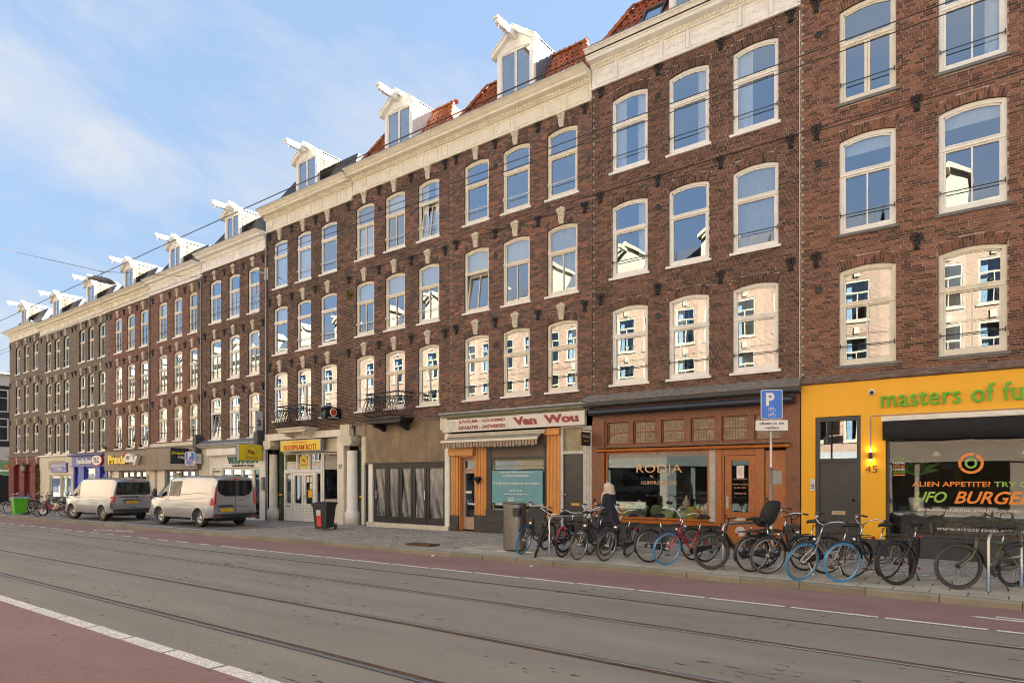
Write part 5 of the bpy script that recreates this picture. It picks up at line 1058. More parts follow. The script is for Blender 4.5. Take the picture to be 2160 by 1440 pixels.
for i, (x, k, c, lab) in enumerate(cu_spec):
    m = MB(); mm = mat('cushion_%d' % i, c, .85, var=.12, scale=8, bump=.3, bscale=90); M = T(x, FY + .30 + (.14 if k in ('sqb', 'rd2') else .0), .74)
    if k[:2] == 'rd':
        n, mm_ = 28, 9; vs = []
        for j in range(mm_ + 1):
            t = j / mm_; rr = .20 * (t ** .8)
            for q in range(n):
                a = 2 * math.pi * q / n; th = .075 * math.sqrt(max(0, 1 - (t * 1.0) ** 3)) * min(1, .35 + 1.6 * t) * (1 + .09 * math.cos(a * 9)); vs.append((rr * math.cos(a), -th, .20 + rr * math.sin(a)))
        m.add(vs, [(j * n + q, j * n + (q + 1) % n, (j + 1) * n + (q + 1) % n, (j + 1) * n + q) for j in range(mm_) for q in range(n)], M=M); m.lathe([(.2, 0), (.17, .06), (.001, .07)], 20, 0, M @ T(0, 0, .2) @ RX(R(-90)), cap=False)
    else:
        n = 10; vs = []; s_ = .19
        for sd_ in (-1, 1):
            for a in range(n + 1):
                for b in range(n + 1):
                    u, v_ = a / n * 2 - 1, b / n * 2 - 1; th = .075 * ((1 - u * u) * (1 - v_ * v_)) ** .5; pin = 1 - .06 * (1 - abs(u * v_)); vs.append((u * s_ * pin, sd_ * th, s_ + v_ * s_ * pin))
        q = (n + 1) ** 2; m.add(vs, [(k_ * q + a * (n + 1) + b, k_ * q + (a + 1) * (n + 1) + b, k_ * q + (a + 1) * (n + 1) + b + 1, k_ * q + a * (n + 1) + b + 1) for k_ in (0, 1) for a in range(n) for b in range(n)], M=M @ T(0, 0, .19) @ RY(R(random.uniform(-18, 18) if k != 'sqb' else 42)) @ T(0, 0, -.17 + (.12 if k == 'sqb' else 0)) @ RZ(R(random.uniform(15, 55))))
    tag(m.build('cushion', mm, None, True), lab, 'cushion', 'cushions in the hummus shop window')
bn = empty('window_bench', (-7.6, FY + .4, .7), 0, 'pale bench board behind the glass carrying the cushions', 'bench'); pn(bn, 'board', -9.2, -6.15, .68, .74, FY + .1, FY + .75, cream)
dc = empty('display_counter', (-7.4, FY + 1.9, .1), 0, 'steel and glass display counter deep inside the hummus shop', 'counter'); pn(dc, 'body', -8.4, -6.3, .12, .95, FY + 1.8, FY + 2.5, mat('dull_steel', (.12, .12, .115), .4, .4)); [pn(dc, 'shelf', -8.4, -6.3, z, z + .02, FY + 1.8, FY + 2.3, MT['dull_steel']) for z in (1.10, 1.28, 1.45)]; [pn(dc, 'post', x, x + .03, .95, 1.45, FY + 1.8, FY + 1.83, MT['dull_steel']) for x in (-8.4, -7.4, -6.33)]
vs_ = MB().lathe([(.04, 0), (.10, .06), (.12, .18), (.05, .30), (.03, .36), (.045, .40)], 16, 0, T(-7.25, FY + 1.2, 1.0)).build('vase', stonec, None, True); tag(vs_, 'pale rounded vase on a stand inside the hummus shop', 'vase'); pn(vs_, 'stand', -7.4, -7.1, .12, 1.0, FY + 1.05, FY + 1.35, woodd) if False else None
hs = empty('hanging_sign', (-9.72, FY - .1, 3.2), 0, 'small black hanging sign reading RODJA on an iron bracket', 'sign'); pn(hs, 'board', -9.74, -9.70, 2.86, 3.26, FY - .62, FY - .12, mat('sign_black', (.012, .012, .012), .4)); MB().tube([(-9.72, FY + .02, 3.32), (-9.72, FY - .68, 3.32)], .012, 6).build('bracket', iron, hs)
text('RODJA', .40, .10, T(-9.695, FY - .57, 3.07) @ RZ(R(90)), cp, hs, 'name'); text('HUMMUS&MORE', .26, .03, T(-9.695, FY - .50, 2.98) @ RZ(R(90)), cp, hs, 'line')

# ===== jeweller
r = ROOT['h9']; room(r, -15.4, -9.75, 3.3, wc=(0.10, 0.12, 0.08))
MB().profile([(FY - .26, 4.08), (FY - .30, 4.12), (FY - .30, 4.17), (FY + .05, 4.21), (FY + .05, 4.08)], -15.75, -9.76).build('zinc_cap', zinc, r); gm = mat('mossy_green_wood', (.19, .20, .12), .8, col2=(.36, .36, .25), scale=6, stretch=(1, 1, 5), bump=.2)
MB().profile([(FY - .24, 4.079), (FY - .22, 4.03), (FY - .12, 3.98), (FY - .06, 3.92), (FY + .05, 3.92), (FY + .05, 4.079)], -15.68, -9.78).build('cornice_board', gm, r)
sb = empty('sign_board', (-12.7, FY - .15, 3.7), 0, 'long white jeweller sign board reading VAN WOU in dark red', 'sign'); pn(sb, 'board', -15.55, -9.86, 3.50, 3.93, FY - .20, FY - .06, mat('sign_white', (.66, .63, .60), .35, var=.03)); pn(sb, 'seam', -12.74, -12.73, 3.505, 3.925, FY - .203, FY - .20, mat('seam_grey', (.3, .3, .3), .6)); rd = lm('dark_red', (.27, .035, .04)); gd = lm('pale_gold', (.55, .47, .28))
text('JUWELIER - GOUDSMID', 2.02, .13, P3(-14.86, FY - .205, 3.75), rd, sb, 'lettering', bold=.03); text('REPARATIES - ONTWERPEN', 2.02, .125, P3(-14.86, FY - .205, 3.56), rd, sb, 'lettering', bold=.03)
text('Van', .98, .27, P3(-12.55, FY - .205, 3.60), rd, sb, 'name', bold=.055, shear=-.18); text('Wou', 1.30, .27, P3(-11.35, FY - .205, 3.60), rd, sb, 'name', bold=.055, shear=-.12)
dm = MB(); pts = [(-15.44, 3.77), (-15.34, 3.86), (-15.10, 3.86), (-14.98, 3.77), (-15.21, 3.54)]
def seg3(m, a, b, y, r_=.006): m.tube([(a[0], y, a[1]), (b[0], y, b[1])], r_, 4)
for i in range(5): seg3(dm, pts[i], pts[(i + 1) % 5], FY - .205)
for q in ((pts[0], pts[3]), ((-15.30, 3.77), pts[4]), ((-15.12, 3.77), pts[4]), ((-15.30, 3.77), (-15.22, 3.86)), ((-15.12, 3.77), (-15.22, 3.86)), (pts[1], (-15.30, 3.77)), (pts[2], (-15.12, 3.77))): seg3(dm, q[0], q[1], FY - .205, .004)
dm.build('diamond_outline', gd, sb)
ja = empty('awning', (-13.2, FY - .3, 3.2), 0, 'rolled striped awning with scalloped grey and maroon valance under the jeweller sign', 'awning')
m = MB(); m.box(-15.42, -11.32, FY - .14, FY - .02, 3.38, 3.44); m.box(-15.42, -11.32, FY - .19, FY - .05, 3.31, 3.37); m.build('cassette', mat('grubby_white', (.5, .46, .37), .5, grime=.3), ja)
m = MB(); m.profile([(FY - .44, 3.12), (FY - .44, 3.19), (FY - .38, 3.20), (FY - .38, 3.12)], -15.5, -11.42); m.build('front_bar', cream, ja)
for sx in (-15.4, -11.5): MB().tube([(sx, FY - .05, 3.33), (sx + .03, FY - .38, 3.17)], .018, 6).build('arm', cream, ja)
va = MB(); n = 96; stA = mat('maroon_stripe', (.16, .07, .06), .9); stB = mat('beige_stripe', (.34, .30, .22), .9)
for i in range(n):
    xa, xb = -15.48 + 4.04 * i / n, -15.48 + 4.04 * (i + 1) / n; f = lambda x: 2.955 - .03 * abs(math.sin((x + 15.48) * math.pi / .25)) + .012 * math.sin(x * 2.1); g = lambda x: FY - .41 - .018 * math.sin((x + 15.48) * 2 * math.pi / .25)
    va.add([(xa, FY - .41, 3.125), (xb, FY - .41, 3.125), (xb, g(xb), f(xb)), (xa, g(xa), f(xa))], [(0, 1, 2, 3)], 0 if (i % 3 == 0) else 1)
va.build('valance', [stA, stB], ja)
m = MB(); m.add([(-15.4, FY - .42, 3.19), (-11.45, FY - .42, 3.19), (-11.4, FY - .08, 3.33), (-15.4, FY - .08, 3.33)], [(0, 1, 2, 3)]); m.build('cloth_roll', stB, ja)
fluted(r, 'fluted_pilaster', -15.40, -15.06, .60, 2.68, FY - .02, 3, orangep); m = MB(); m.prism([(-15.42, 2.68), (-14.32, 2.68), (-14.24, 3.10), (-15.42, 3.10)], FY - .14, FY - .0); m.build('door_hood', orangep, r)
fluted(r, 'fluted_pilaster', -14.28, -13.80, .64, 3.30, FY - .02, 4, orangep); fluted(r, 'fluted_pilaster', -11.36, -10.84, .66, 3.48, FY - .02, 4, orangep)
pn(r, 'pilaster_cap', -11.40, -10.84, 3.25, 3.44, FY - .10, FY, orangep)
bs = mat('dark_base_stone', (.045, .038, .033), .6, var=.25, scale=5, grime=.2)
for a, b, zt_ in ((-15.42, -15.04, .598), (-14.30, -13.78, .638), (-11.38, -10.82, .658)): pn(r, 'base_block', a, b, .02, zt_, FY - .06, FY + .12, bs)
m = MB(); m.box(-15.04, -15.0, FY + .02, FY + .30, .1, 2.68); m.box(-14.34, -14.30, FY + .02, FY + .30, .1, 2.68); m.box(-15.0, -14.34, FY + .02, FY + .30, 2.62, 2.68); m.build('door_reveal', orangep, r)
pk = mat('pinkish_paint', (.45, .33, .26), .5)
d = framed(r, 'door', -14.98, -14.36, .12, 2.16, FY + .18, pk, fw=.09, bars=[], pname='door_pane'); pn(d, 'kick_panel', -14.89, -14.45, .21, .55, FY + .19, FY + .24, pk); pn(d, 'notice', -14.87, -14.6, 1.38, 1.45, FY + .17, FY + .178, white); framed(r, 'fanlight', -14.98, -14.36, 2.18, 2.60, FY + .18, pk, fw=.07)
jf = mat('black_green_frame', (.03, .032, .032), .5); m = MB(); m.box(-13.78, -13.58, FY - .0, FY + .1, .70, 3.0); m.box(-11.47, -11.38, FY, FY + .1, .70, 3.0); m.box(-13.58, -11.47, FY, FY + .1, 2.52, 2.60); m.box(-13.8, -11.38, FY - .05, FY + .1, .70, .84); m.build('window_surround', jf, r)
framed(r, 'shop_window', -13.58, -11.47, .84, 2.52, FY + .06, mat('moss_frame', (.28, .30, .16), .6), fw=.05, bars=[('h', 2.3)]); pn(r, 'shutter_box', -13.78, -11.38, 2.60, 3.30, FY + .01, FY + .1, mat('brown_panel', (.12, .095, .07), .6, grime=.3))
pn(r, 'plinth', -13.78, -11.38, .02, .40, FY - .05, FY + .1, bs); pn(r, 'plinth', -13.78, -11.38, .405, .698, FY - .045, FY + .1, bs)
bnr = empty('banner', (-12.5, FY - .02, 1.6), 0, 'teal letting banner on the jeweller window asking for a new tenant', 'banner'); pn(bnr, 'sheet', -13.50, -11.46, 1.08, 2.15, FY - .07, FY - .055, mat('teal_banner', (.13, .32, .38), .5, var=.04)); yb = FY - .073
for s_, wd, z, h in (('MOMENTEEL ONDER CONSTRUCTIE,', 1.35, 2.06, .055), ('BINNENKORT BESCHIKBAAR', 1.05, 1.95, .055), ('WORD JIJ DE NIEUWE HUURDER?', 1.90, 1.68, .085), ('020 301 77 20', .50, 1.47, .05), ('bedrijfsmakelaars@fris.nl', .92, 1.355, .055)): text(s_, wd, h, P3(-12.52, yb, z), wh_, bnr, 'lettering', align='CENTER', bold=.022)
MB().box(-12.82, -12.60, yb - .002, yb, 1.15, 1.27).build('logo_frame', wh_, bnr); text('FRIS', .19, .09, P3(-12.805, yb - .003, 1.165), MT['teal_banner'], bnr, 'logo', bold=.02); text('bedrijfsmakelaars', .36, .03, P3(-12.54, yb, 1.20), wh_, bnr, 'lettering')
m = MB(); m.box(-10.83, -10.74, FY - .01, FY + .12, .12, 3.50); m.box(-10.02, -9.97, FY - .01, FY + .12, .12, 3.50); m.box(-10.74, -10.02, FY - .01, FY + .12, 3.44, 3.50); m.box(-10.74, -10.02, FY - .02, FY + .12, 2.64, 2.73); df = m.build('door_frame', mat('greyish_white', (.55, .54, .50), .5), r)
MB().add([(-10.74, FY + .08, 2.73), (-10.02, FY + .08, 2.73), (-10.02, FY + .08, 3.44), (-10.74, FY + .08, 3.44)], [(0, 1, 2, 3)]).build('fanlight_pane', mat('frosted_amber', (.22, .19, .11), .4, col2=(.34, .29, .18), scale=5, bump=.4, bscale=20, coat=.3), df)
d = pn(r, 'door', -10.74, -10.02, .12, 2.64, FY + .05, FY + .1, mat('wet_black_door', (.028, .031, .031), .22, var=.2, scale=4, bump=.5, bscale=14)); MB().ball((-10.66, FY + .01, 1.39), .035, 10, 7).build('door_knob', chrome, d, True); pn(d, 'letter_slot', -10.47, -10.17, 1.06, 1.14, FY + .035, FY + .05, mat('brass', (.45, .27, .08), .35, .8))
fluted(r, 'fluted_pilaster', -9.97, -9.70, .70, 3.48, FY - .02, 3, mat('greyish_white', (.5, .5, .5))); pn(r, 'base_block', -9.99, -9.69, .02, .698, FY - .05, FY + .1, bs); pn(r, 'base_block', -15.65, -15.44, .02, 3.4, FY - .03, FY + .15, creamy); m = MB(); m.box(-15.78, -15.46, FY - .16, FY, 3.60, 4.05); m.box(-15.72, -15.50, FY - .12, FY, 3.50, 3.60); m.build('corbel', creamy, r)
dg = empty('diamond_pendant', (-14.05, FY - .07, 1.84), 0, 'black faceted diamond ornament hanging on the orange pilaster', 'ornament'); m = MB(); m.lathe([(.001, -.17), (.13, .05), (.09, .11), (.001, .115)], 8, 0, T(-14.05, FY - .15, 1.84)); m.build('stone', black, dg); MB().tube([(-14.12, FY - .09, 2.9), (-14.14, FY - .1, 2.25), (-14.05, FY - .15, 1.95)], .006, 4).build('wire', black, dg)

# ===== house with smoke blackened folding doors
r = ROOT['h8']; room(r, -19.5, -15.6, 2.5, wc=(0.2, 0.2, 0.2), depth=1.0)
pn(r, 'fascia_board', -19.90, -15.64, 2.50, 3.98, FY - .03, FY + .2, browned); pn(r, 'fascia_patch', -18.35, -16.9, 2.78, 3.62, FY - .034, FY - .03, browned); pn(r, 'fascia_board', -20.50, -19.92, 3.58, 3.98, FY - .03, FY + .2, taupe); pn(r, 'lead_ledge', -20.6, -15.62, 3.98, 4.07, FY - .05, FY + .1, weathb); pn(r, 'fascia_edge', -19.90, -15.64, 2.46, 2.50, FY - .05, FY + .1, black)
bf = mat('burnt_frame', (.02, .017, .015), .5, var=.4, scale=5); rings = mat('plastic_film', (.055, .057, .058), .22, col2=(.19, .195, .20), scale=3.0, stretch=(2.2, 2.2, .7), bump=1.0, bscale=7, spec=1.0, coat=.5)
pn(r, 'door_head', -19.49, -15.68, 2.33, 2.459, FY + .0, FY + .1, bf)
lv = [(-19.49, -18.72, 0), (-18.72, -18.02, 0), (-18.02, -17.33, 0), (-17.33, -16.62, 0), (-16.62, -15.68, 0)]
for i, (a, b, _) in enumerate(lv):
    m = MB(); m.box(a + .01, a + .13, FY + .02, FY + .08, .22, 2.33); m.box(b - .12, b - .01, FY + .02, FY + .08, .22, 2.33); m.box(a + .13, b - .12, FY + .02, FY + .08, .22, .45); m.box(a + .13, b - .12, FY + .02, FY + .08, 2.26, 2.33); o = m.build('door_leaf', bf, r)
    n, k = 10, 18; vs = []
    for q in range(k + 1):
        for p in range(n + 1): u, v_ = p / n, q / k; vs.append((a + .13 + (b - a - .25) * u, FY + .06 + .018 * math.sin(9 * u + 5 * v_ + i * 2) + .014 * math.sin(23 * v_ * u + 11 * u) - .01 * math.sin(math.pi * u * 3 + v_ * 8), .45 + 1.81 * v_))
    MB().add(vs, [(q * (n + 1) + p, q * (n + 1) + p + 1, (q + 1) * (n + 1) + p + 1, (q + 1) * (n + 1) + p) for q in range(k) for p in range(n)]).build('plastic_sheet', rings, o, True)
    if i in (0, 3): MB().box(b - .09 if i else a + .17, b - .05 if i else a + .2, FY - .02, FY + .02, 1.1, 1.45).build('door_handle', chrome, o)
pn(r, 'threshold', -19.75, -15.45, .02, .20, FY - .12, FY + .15, creamy); pn(r, 'white_jamb', -19.74, -19.51, .20, 2.48, FY - .02, FY + .12, white); pn(r, 'white_pilaster', -15.66, -15.47, .10, 3.6, FY - .05, FY + .12, white)
pn(r, 'white_jamb', -20.20, -20.04, .05, 3.57, FY + .02, FY + .2, creamy); gd_ = pn(r, 'gate', -20.03, -19.75, .05, 2.45, FY + .1, FY + .15, black); [MB().torus(.11, .012, 14, 4, 0, T(-19.88, FY + .08, z)).build('gate_scroll', iron, gd_) for z in (1.6, 1.9, 2.2)]
pn(r, 'lintel_panel', -20.03, -19.91, 2.45, 3.57, FY + .02, FY + .1, creamy)

def balcony(root, x0, x1, zb, zt, y0=16.3, under=creamy):
    """bulbous wrought-iron railing on a stone slab"""
    m = MB(); m.prism([(x0 - .0, zb - .16), (x1 + .0, zb - .16), (x1 + .1, zb - .02), (x0 - .1, zb - .02)], y0 + .02, FY); m.box(x0 - .1, x1 + .1, y0 - .06, FY, zb - .02, zb + .03); s_ = m.build('balcony_slab', under, root)
    for xx in (x0 + .25, x1 - .25): MB().profile([(FY, zb - .16), (y0 + .15, zb - .16), (y0 + .2, zb - .26), (FY - .15, zb - .34), (FY, zb - .45)], xx - .1, xx + .1).build('balcony_bracket', under, root)
    m = MB(); 
    for z, o_ in ((zt, .0), (zb + .10, .0), (zt - .16, .0)): m.tube([(x0 - o_, FY, z), (x0 - o_, y0 - o_, z), (x1 + o_, y0 - o_, z), (x1 + o_, FY, z)], .026 if z == zt else .016, 5)
    rl = m.build('balcony_rail', iron, root); H = zt - .16 - zb - .10
    bal = MB(); prof = [(0, 0), (.10, .12), (.17, .30), (.14, .50), (.06, .72), (.0, .86), (.02, 1.0)]
    bal.tube([(0, -p[0], p[1] * H) for p in prof], .014, 5); bal.tube([(0, -.17 - .0, .30 * H), (0, -.08, .20 * H), (0, -.05, .33 * H), (0, -.10, .38 * H)], .010, 4)
    for sx in (-1, 1): bal.tube([(0, -.03, .86 * H), (sx * .04, -.05, .80 * H), (sx * .05, -.03, .92 * H), (sx * .02, 0, H)], .006, 4)
    bal.tube([(0, 0, H), (0, 0, H + .16)], .008, 4); bal.ball((0, -.01, H + .02), .022, 6, 4); bme = bal.mesh('baluster', iron)
    n = 12
    for i in range(n + 1): inst(bme, 'baluster', root, T(x0 + (x1 - x0) * i / n, y0, zb + .10), True)
    for i in range(1, 5):
        for sx, xx in ((-1, x0), (1, x1)): inst(bme, 'baluster', root, T(xx, y0 + (FY - y0) * i / 5, zb + .10) @ RZ(R(90 * sx)), True)
    sc_ = MB(); xc = (x0 + x1) / 2
    for sx in (-1, 1):
        sc_.tube([(xc + sx * (.04 + .16 * math.sin(math.pi * t)), y0 - .10 * math.sin(math.pi * t) - .03, zb + .14 + H * t) for t in [k / 10 for k in range(11)]], .014, 5)
        for zc in (.35, .62): sc_.torus(.06, .012, 12, 4, 0, T(xc + sx * .06, y0 - .13, zb + .1 + H * zc))
    sc_.build('balcony_scroll', iron, root)
balcony(ROOT['h8'], -19.08, -17.30, 4.10, 5.05, under=iron)
balcony(ROOT['h7'], -24.80, -22.98, 4.00, 4.96)

# ===== roti restaurant
r = ROOT['h7']; room(r, -26.6, -20.8, 3.6, wc=(0.18, 0.15, 0.12)); z7 = gz(-23.5) + .11
pn(r, 'beam', -26.74, -21.32, 3.60, 3.88, FY - .10, FY + .2, cream); pn(r, 'ledge', -26.74, -20.72, 3.885, 3.93, FY - .06, FY + .1, weathb); m = MB(); m.box(-21.30, -20.74, FY - .16, FY + .1, 3.58, 4.06); m.box(-21.2, -20.84, FY - .18, FY - .16, 3.60, 4.0); m.build('capital_block', creamy, r)
for xc, rr in ((-26.38, .19), (-20.87, .235)):
    zb = gz(xc) + .10
    MB().lathe([(rr + .08, 0), (rr + .08, .50), (rr + .02, .56), (rr, .58), (rr * .93, 3.0), (rr * .93, 3.02)], 20, 0, T(xc, FY + .12, zb)).build('column', creamy if rr < .2 else white, r, True)
    m = MB(); m.box(xc - rr * 1.5, xc + rr * 1.5, FY - .24, FY + .3, 3.38, 3.58); m.prism([(xc - rr * 1.0, 3.2), (xc + rr * 1.0, 3.2), (xc + rr * 1.7, 3.38), (xc - rr * 1.7, 3.38)], FY - .22, FY + .3); m.build('capital', creamy, r)
pn(r, 'pilaster', -21.66, -21.26, z7, 3.598, FY - .02, FY + .3, cream)
gt = mat('dark_green_tiles', (.012, .03, .014), .25, col2=(.05, .10, .03), scale=14); 
for a, b in ((-26.16, -25.9), (-20.62, -20.21)): o = pn(r, 'tiled_wall', a, b, z7, 3.58, FY + .25, FY + .35, gt); pn(o, 'yellow_tile_band', a, b, 1.12, 1.19, FY + .24, FY + .25, yellowp); [pn(o, 'red_tile', a + .03 + .1 * q, a + .09 + .1 * q, z7 + .1 + .13 * p, z7 + .16 + .13 * p, FY + .245, FY + .25, MT['opp_shop_3']) for p in range(7) for q in range(2)]
y = FY + .30; wf = white
pn(r, 'soffit_panel', -26.0, -21.66, 3.02, 3.58, FY + .28, FY + .34, cream)
for a, b in ((-25.80, -24.88), (-24.83, -24.0), (-23.95, -23.08)): framed(r, 'transom_window', a, b, 2.22, 3.0, y, wf, fw=.05)
m = MB(); m.box(-25.82, -25.74, y - .02, y + .07, z7, 2.22); m.box(-25.27, -25.19, y - .02, y + .07, z7, 2.22); m.box(-23.60, -23.52, y - .02, y + .07, z7, 2.22); m.box(-23.14, -23.06, y - .02, y + .07, z7, 3.0); m.box(-25.8, -23.08, y - .025, y + .07, 2.16, 2.24); m.build('door_frame', wf, r)
for a, b in ((-25.73, -25.28), (-23.51, -23.15)): framed(r, 'side_light', a, b, z7 + .75, 2.15, y, wf, fw=.04); pn(r, 'panel', a, b, z7, z7 + .75, y + .01, y + .06, wf)
for a, b in ((-25.18, -24.40), (-24.38, -23.61)):
    d = framed(r, 'door', a, b, z7 + .02, 2.15, y, wf, fw=.13, pname='door_pane'); pn(d, 'panel', a + .13, b - .13, z7 + .15, z7 + .80, y + .012, y + .05, wf); [pn(d, 'board_joint', a + .14, b - .14, z7 + .2 + .13 * q, z7 + .21 + .13 * q, y + .008, y + .012, greystone) for q in range(5)]
pn(d, 'handle', -24.34, -24.31, 1.0, 1.15, y - .03, y, steel); [pn(d, 'paper_notice', -24.20 + .22 * q, -24.03 + .22 * q, 1.72 - .3 * p, 1.98 - .3 * p, y + .03, y + .035, white) for p, q in ((0, 0), (0, 1), (1, 1))]; pn(d, 'yellow_poster', -24.1, -23.82, 1.05, 1.38, y + .028, y + .034, yellowp); pn(r, 'letter_slot', -25.65, -25.38, .62, .68, y - .01, y + .01, steel)
m = MB(); a0, a1 = (-23.05, y), (-21.70, y + .55)   # canted window to the right of the doors
def canted(name, p, q, z0, z1, mt, glass, fw=.07):
    L_ = math.hypot(q[0] - p[0], q[1] - p[1]); M = T(p[0], p[1], 0) @ RZ(math.atan2(q[1] - p[1], q[0] - p[0])); mm = MB(); mm.box(0, fw, 0, .07, z0, z1, M=M); mm.box(L_ - fw, L_, 0, .07, z0, z1, M=M); mm.box(fw, L_ - fw, 0, .07, z0, z0 + fw, M=M); mm.box(fw, L_ - fw, 0, .07, z1 - fw, z1, M=M); o = mm.build(name, mt, r); MB().add([(fw, .04, z0 + fw), (L_ - fw, .04, z0 + fw), (L_ - fw, .04, z1 - fw), (fw, .04, z1 - fw)], [(0, 1, 2, 3)], M=M).build('pane', glass, o); return o
canted('side_window', a0, a1, z7 + .75, 3.0, wf, pane_flat); canted('side_panel', a0, a1, z7, z7 + .74, wf, wf); canted('side_window', (-26.1, y + .3), (-25.83, y), z7 + .75, 3.0, wf, pane_flat); canted('side_panel', (-26.1, y + .3), (-25.83, y), z7, z7 + .74, wf, wf)
ns = empty('sign_board', (-24, FY - .1, 3.3), 0, 'yellow light box sign reading ROOPRAM ROTI in red over the restaurant doors', 'sign'); ys = mat('sign_yellow', (.80, .60, .02), .35, var=.02); pn(ns, 'box', -25.50, -22.60, 3.06, 3.56, FY - .12, FY + .05, zinc); pn(ns, 'face', -25.46, -22.66, 3.09, 3.53, FY - .125, FY - .12, ys); rr_ = lm('bright_red', (.55, .05, .02)); text('ROOPRAM ROTI', 2.3, .24, P3(-25.22, FY - .13, 3.11), rr_, ns, 'name', bold=.03); text('Grand Restaurant', 1.0, .09, P3(-24.62, FY - .13, 3.41), lm('orange', (.85, .26, .03)), ns, 'line', bold=.01)
def rotimark(parent, x, z, s_, y_, M0=None):
    M0 = M0 or T(x, y_, z)
    o = MB(); n = 24; o.strip([(.5 * s_ * math.cos(math.pi * i / n * 1.5 - .78), .5 * s_ * math.sin(math.pi * i / n * 1.5 - .78)) for i in range(n + 1)], [(.46 * s_ * math.cos(math.pi * i / n * 1.5 - .78), .46 * s_ * math.sin(math.pi * i / n * 1.5 - .78)) for i in range(n + 1)], -.004, -.001, 0); 
    for k in range(3): o.box((-.30 + .2 * k) * s_, (-.16 + .2 * k) * s_, -.006, -.002, (-.15 - .07 * k) * s_, (.18 - .07 * k) * s_, 1)
    for k in range(3): o.box((-.16 + .2 * k) * s_, (-.11 + .2 * k) * s_, -.005, -.002, (-.13 - .07 * k) * s_, (.16 - .07 * k) * s_, 0)
    for sx in (-1, 1): o.box(min(.40 * sx, .60 * sx) * s_, max(.40 * sx, .60 * sx) * s_, -.004, -.001, -.62 * s_, -.58 * s_, 0)
    o.box(-.6 * s_, .6 * s_, -.004, -.001, -.64 * s_, -.61 * s_, 0); o.box(-.6 * s_, .6 * s_, -.0045, -.001, -.44 * s_, -.41 * s_, 0); o.box(-.5 * s_, .5 * s_, -.006, -.003, -.56 * s_, -.49 * s_, 1)
    q = MB(); q.v = [tuple(M0 @ Vector(v)) for v in o.v]; q.f = o.f; q.m = o.m; q.t = o.t; return q.build('emblem', [lm('sign_leaf', (.08, .30, .05)), rr_], parent)
st_ = empty('window_sticker', (-24.4, y, 2.6), 0, 'yellow round top roti emblem sticker on the transom glass over the doors', 'sticker'); flat('sticker', [(-24.75, 2.33), (-24.08, 2.33), (-24.08, 2.50), (-24.20, 2.50)] + [(-24.415 + .30 * math.cos(t), 2.66 + .28 * math.sin(t)) for t in [math.pi * 1.82 + i * .3 for i in range(0, 13)]] + [(-24.62, 2.50), (-24.75, 2.50)], y + .03, ys, st_); rotimark(st_, -24.415, 2.70, .42, y + .025)
text('37', .22, .18, P3(-21.56, FY - .03, 2.28), black, tag(empty('house_number', (-21.5, FY, 2.3)), 'black number 37 on the cream pilaster beside the thick white column', 'house number'), 'digits', ext=.01)
bs_ = empty('projecting_sign', (-22.3, FY - .4, 4.7), 0, 'black barrel shaped projecting sign with a round red badge beside the balcony', 'sign'); m = MB(); M = T(-21.55, FY - .80, 4.50)
m.add([(0.02 * math.cos(a) * 2 + (.12 * math.cos(a)), t, .27 * math.sin(a) * (1 - .10 * abs(2 * (t / .75) - 1) ** 2) + .02 * (t)) for t in [.75 * i / 8 for i in range(9)] for a in [2 * math.pi * j / 16 for j in range(16)]], [(i * 16 + j, i * 16 + (j + 1) % 16, (i + 1) * 16 + (j + 1) % 16, (i + 1) * 16 + j) for i in range(8) for j in range(16)] + [tuple(range(16)), tuple(range(128, 144))], M=M); m.build('cover', mat('shiny_black_film', (.012, .012, .013), .2, bump=.3, bscale=12), bs_, True)
MB().lathe([(.17, 0), (.17, .012)], 24, 0, T(-21.395, FY - .42, 4.55) @ RY(R(90))).build('badge_ring', wh_, bs_); MB().lathe([(.13, 0), (.13, .01)], 24, 0, T(-21.378, FY - .42, 4.55) @ RY(R(90))).build('badge', rr_, bs_); text('ETTYSCHUUR', .5, .06, T(-21.37, FY - .67, 4.30) @ RZ(R(90)), wh_, bs_, 'line', bold=.01); MB().tube([(-21.5, FY, 4.72), (-21.5, FY - .8, 4.80)], .02, 6).build('bracket', iron, bs_)
# drawn-in plant on the wall between the houses
# ===== white shop front with green raised letters
r = ROOT['h6']; room(r, -32.3, -26.8, 3.0, wc=(0.3, 0.25, 0.18)); zg = gz(-29.5) + .10
MB().profile([(FY - .34, 3.48), (FY - .36, 3.56), (FY - .36, 3.60), (FY - .02, 3.80), (FY + .1, 3.80), (FY + .1, 3.48)], -32.5, -27.2).build('lead_ledge', zinc, r); MB().profile([(FY - .10, 3.36), (FY - .16, 3.40), (FY - .30, 3.44), (FY - .33, 3.479), (FY + .1, 3.479), (FY + .1, 3.36)], -32.5, -27.2).build('cornice_moulding', cream, r)
for x in (-32.7, -27.2): m = MB(); m.box(x, x + .32, FY - .38, FY, 3.42, 3.95); m.prism([(x - .03, 3.95), (x + .35, 3.95), (x + .24, 4.10), (x + .08, 4.10)], FY - .36, FY); m.box(x + .04, x + .28, FY - .30, FY, 3.15, 3.42); m.build('corbel', mat('dark_lead', (.06, .06, .06), .6), r)
m = MB(); m.box(-31.6, -28.9, FY - .26, FY - .02, 3.02, 3.34); m.build('awning_box', white, r); pn(r, 'fascia_board', -32.3, -26.95, 2.40, 3.36, FY - .02, FY + .1, white)
pn(r, 'pilaster', -32.70, -31.75, zg, 3.36, FY - .05, FY + .1, creamy); pn(r, 'pilaster', -27.22, -26.80, zg, 3.36, FY - .05, FY + .1, white)
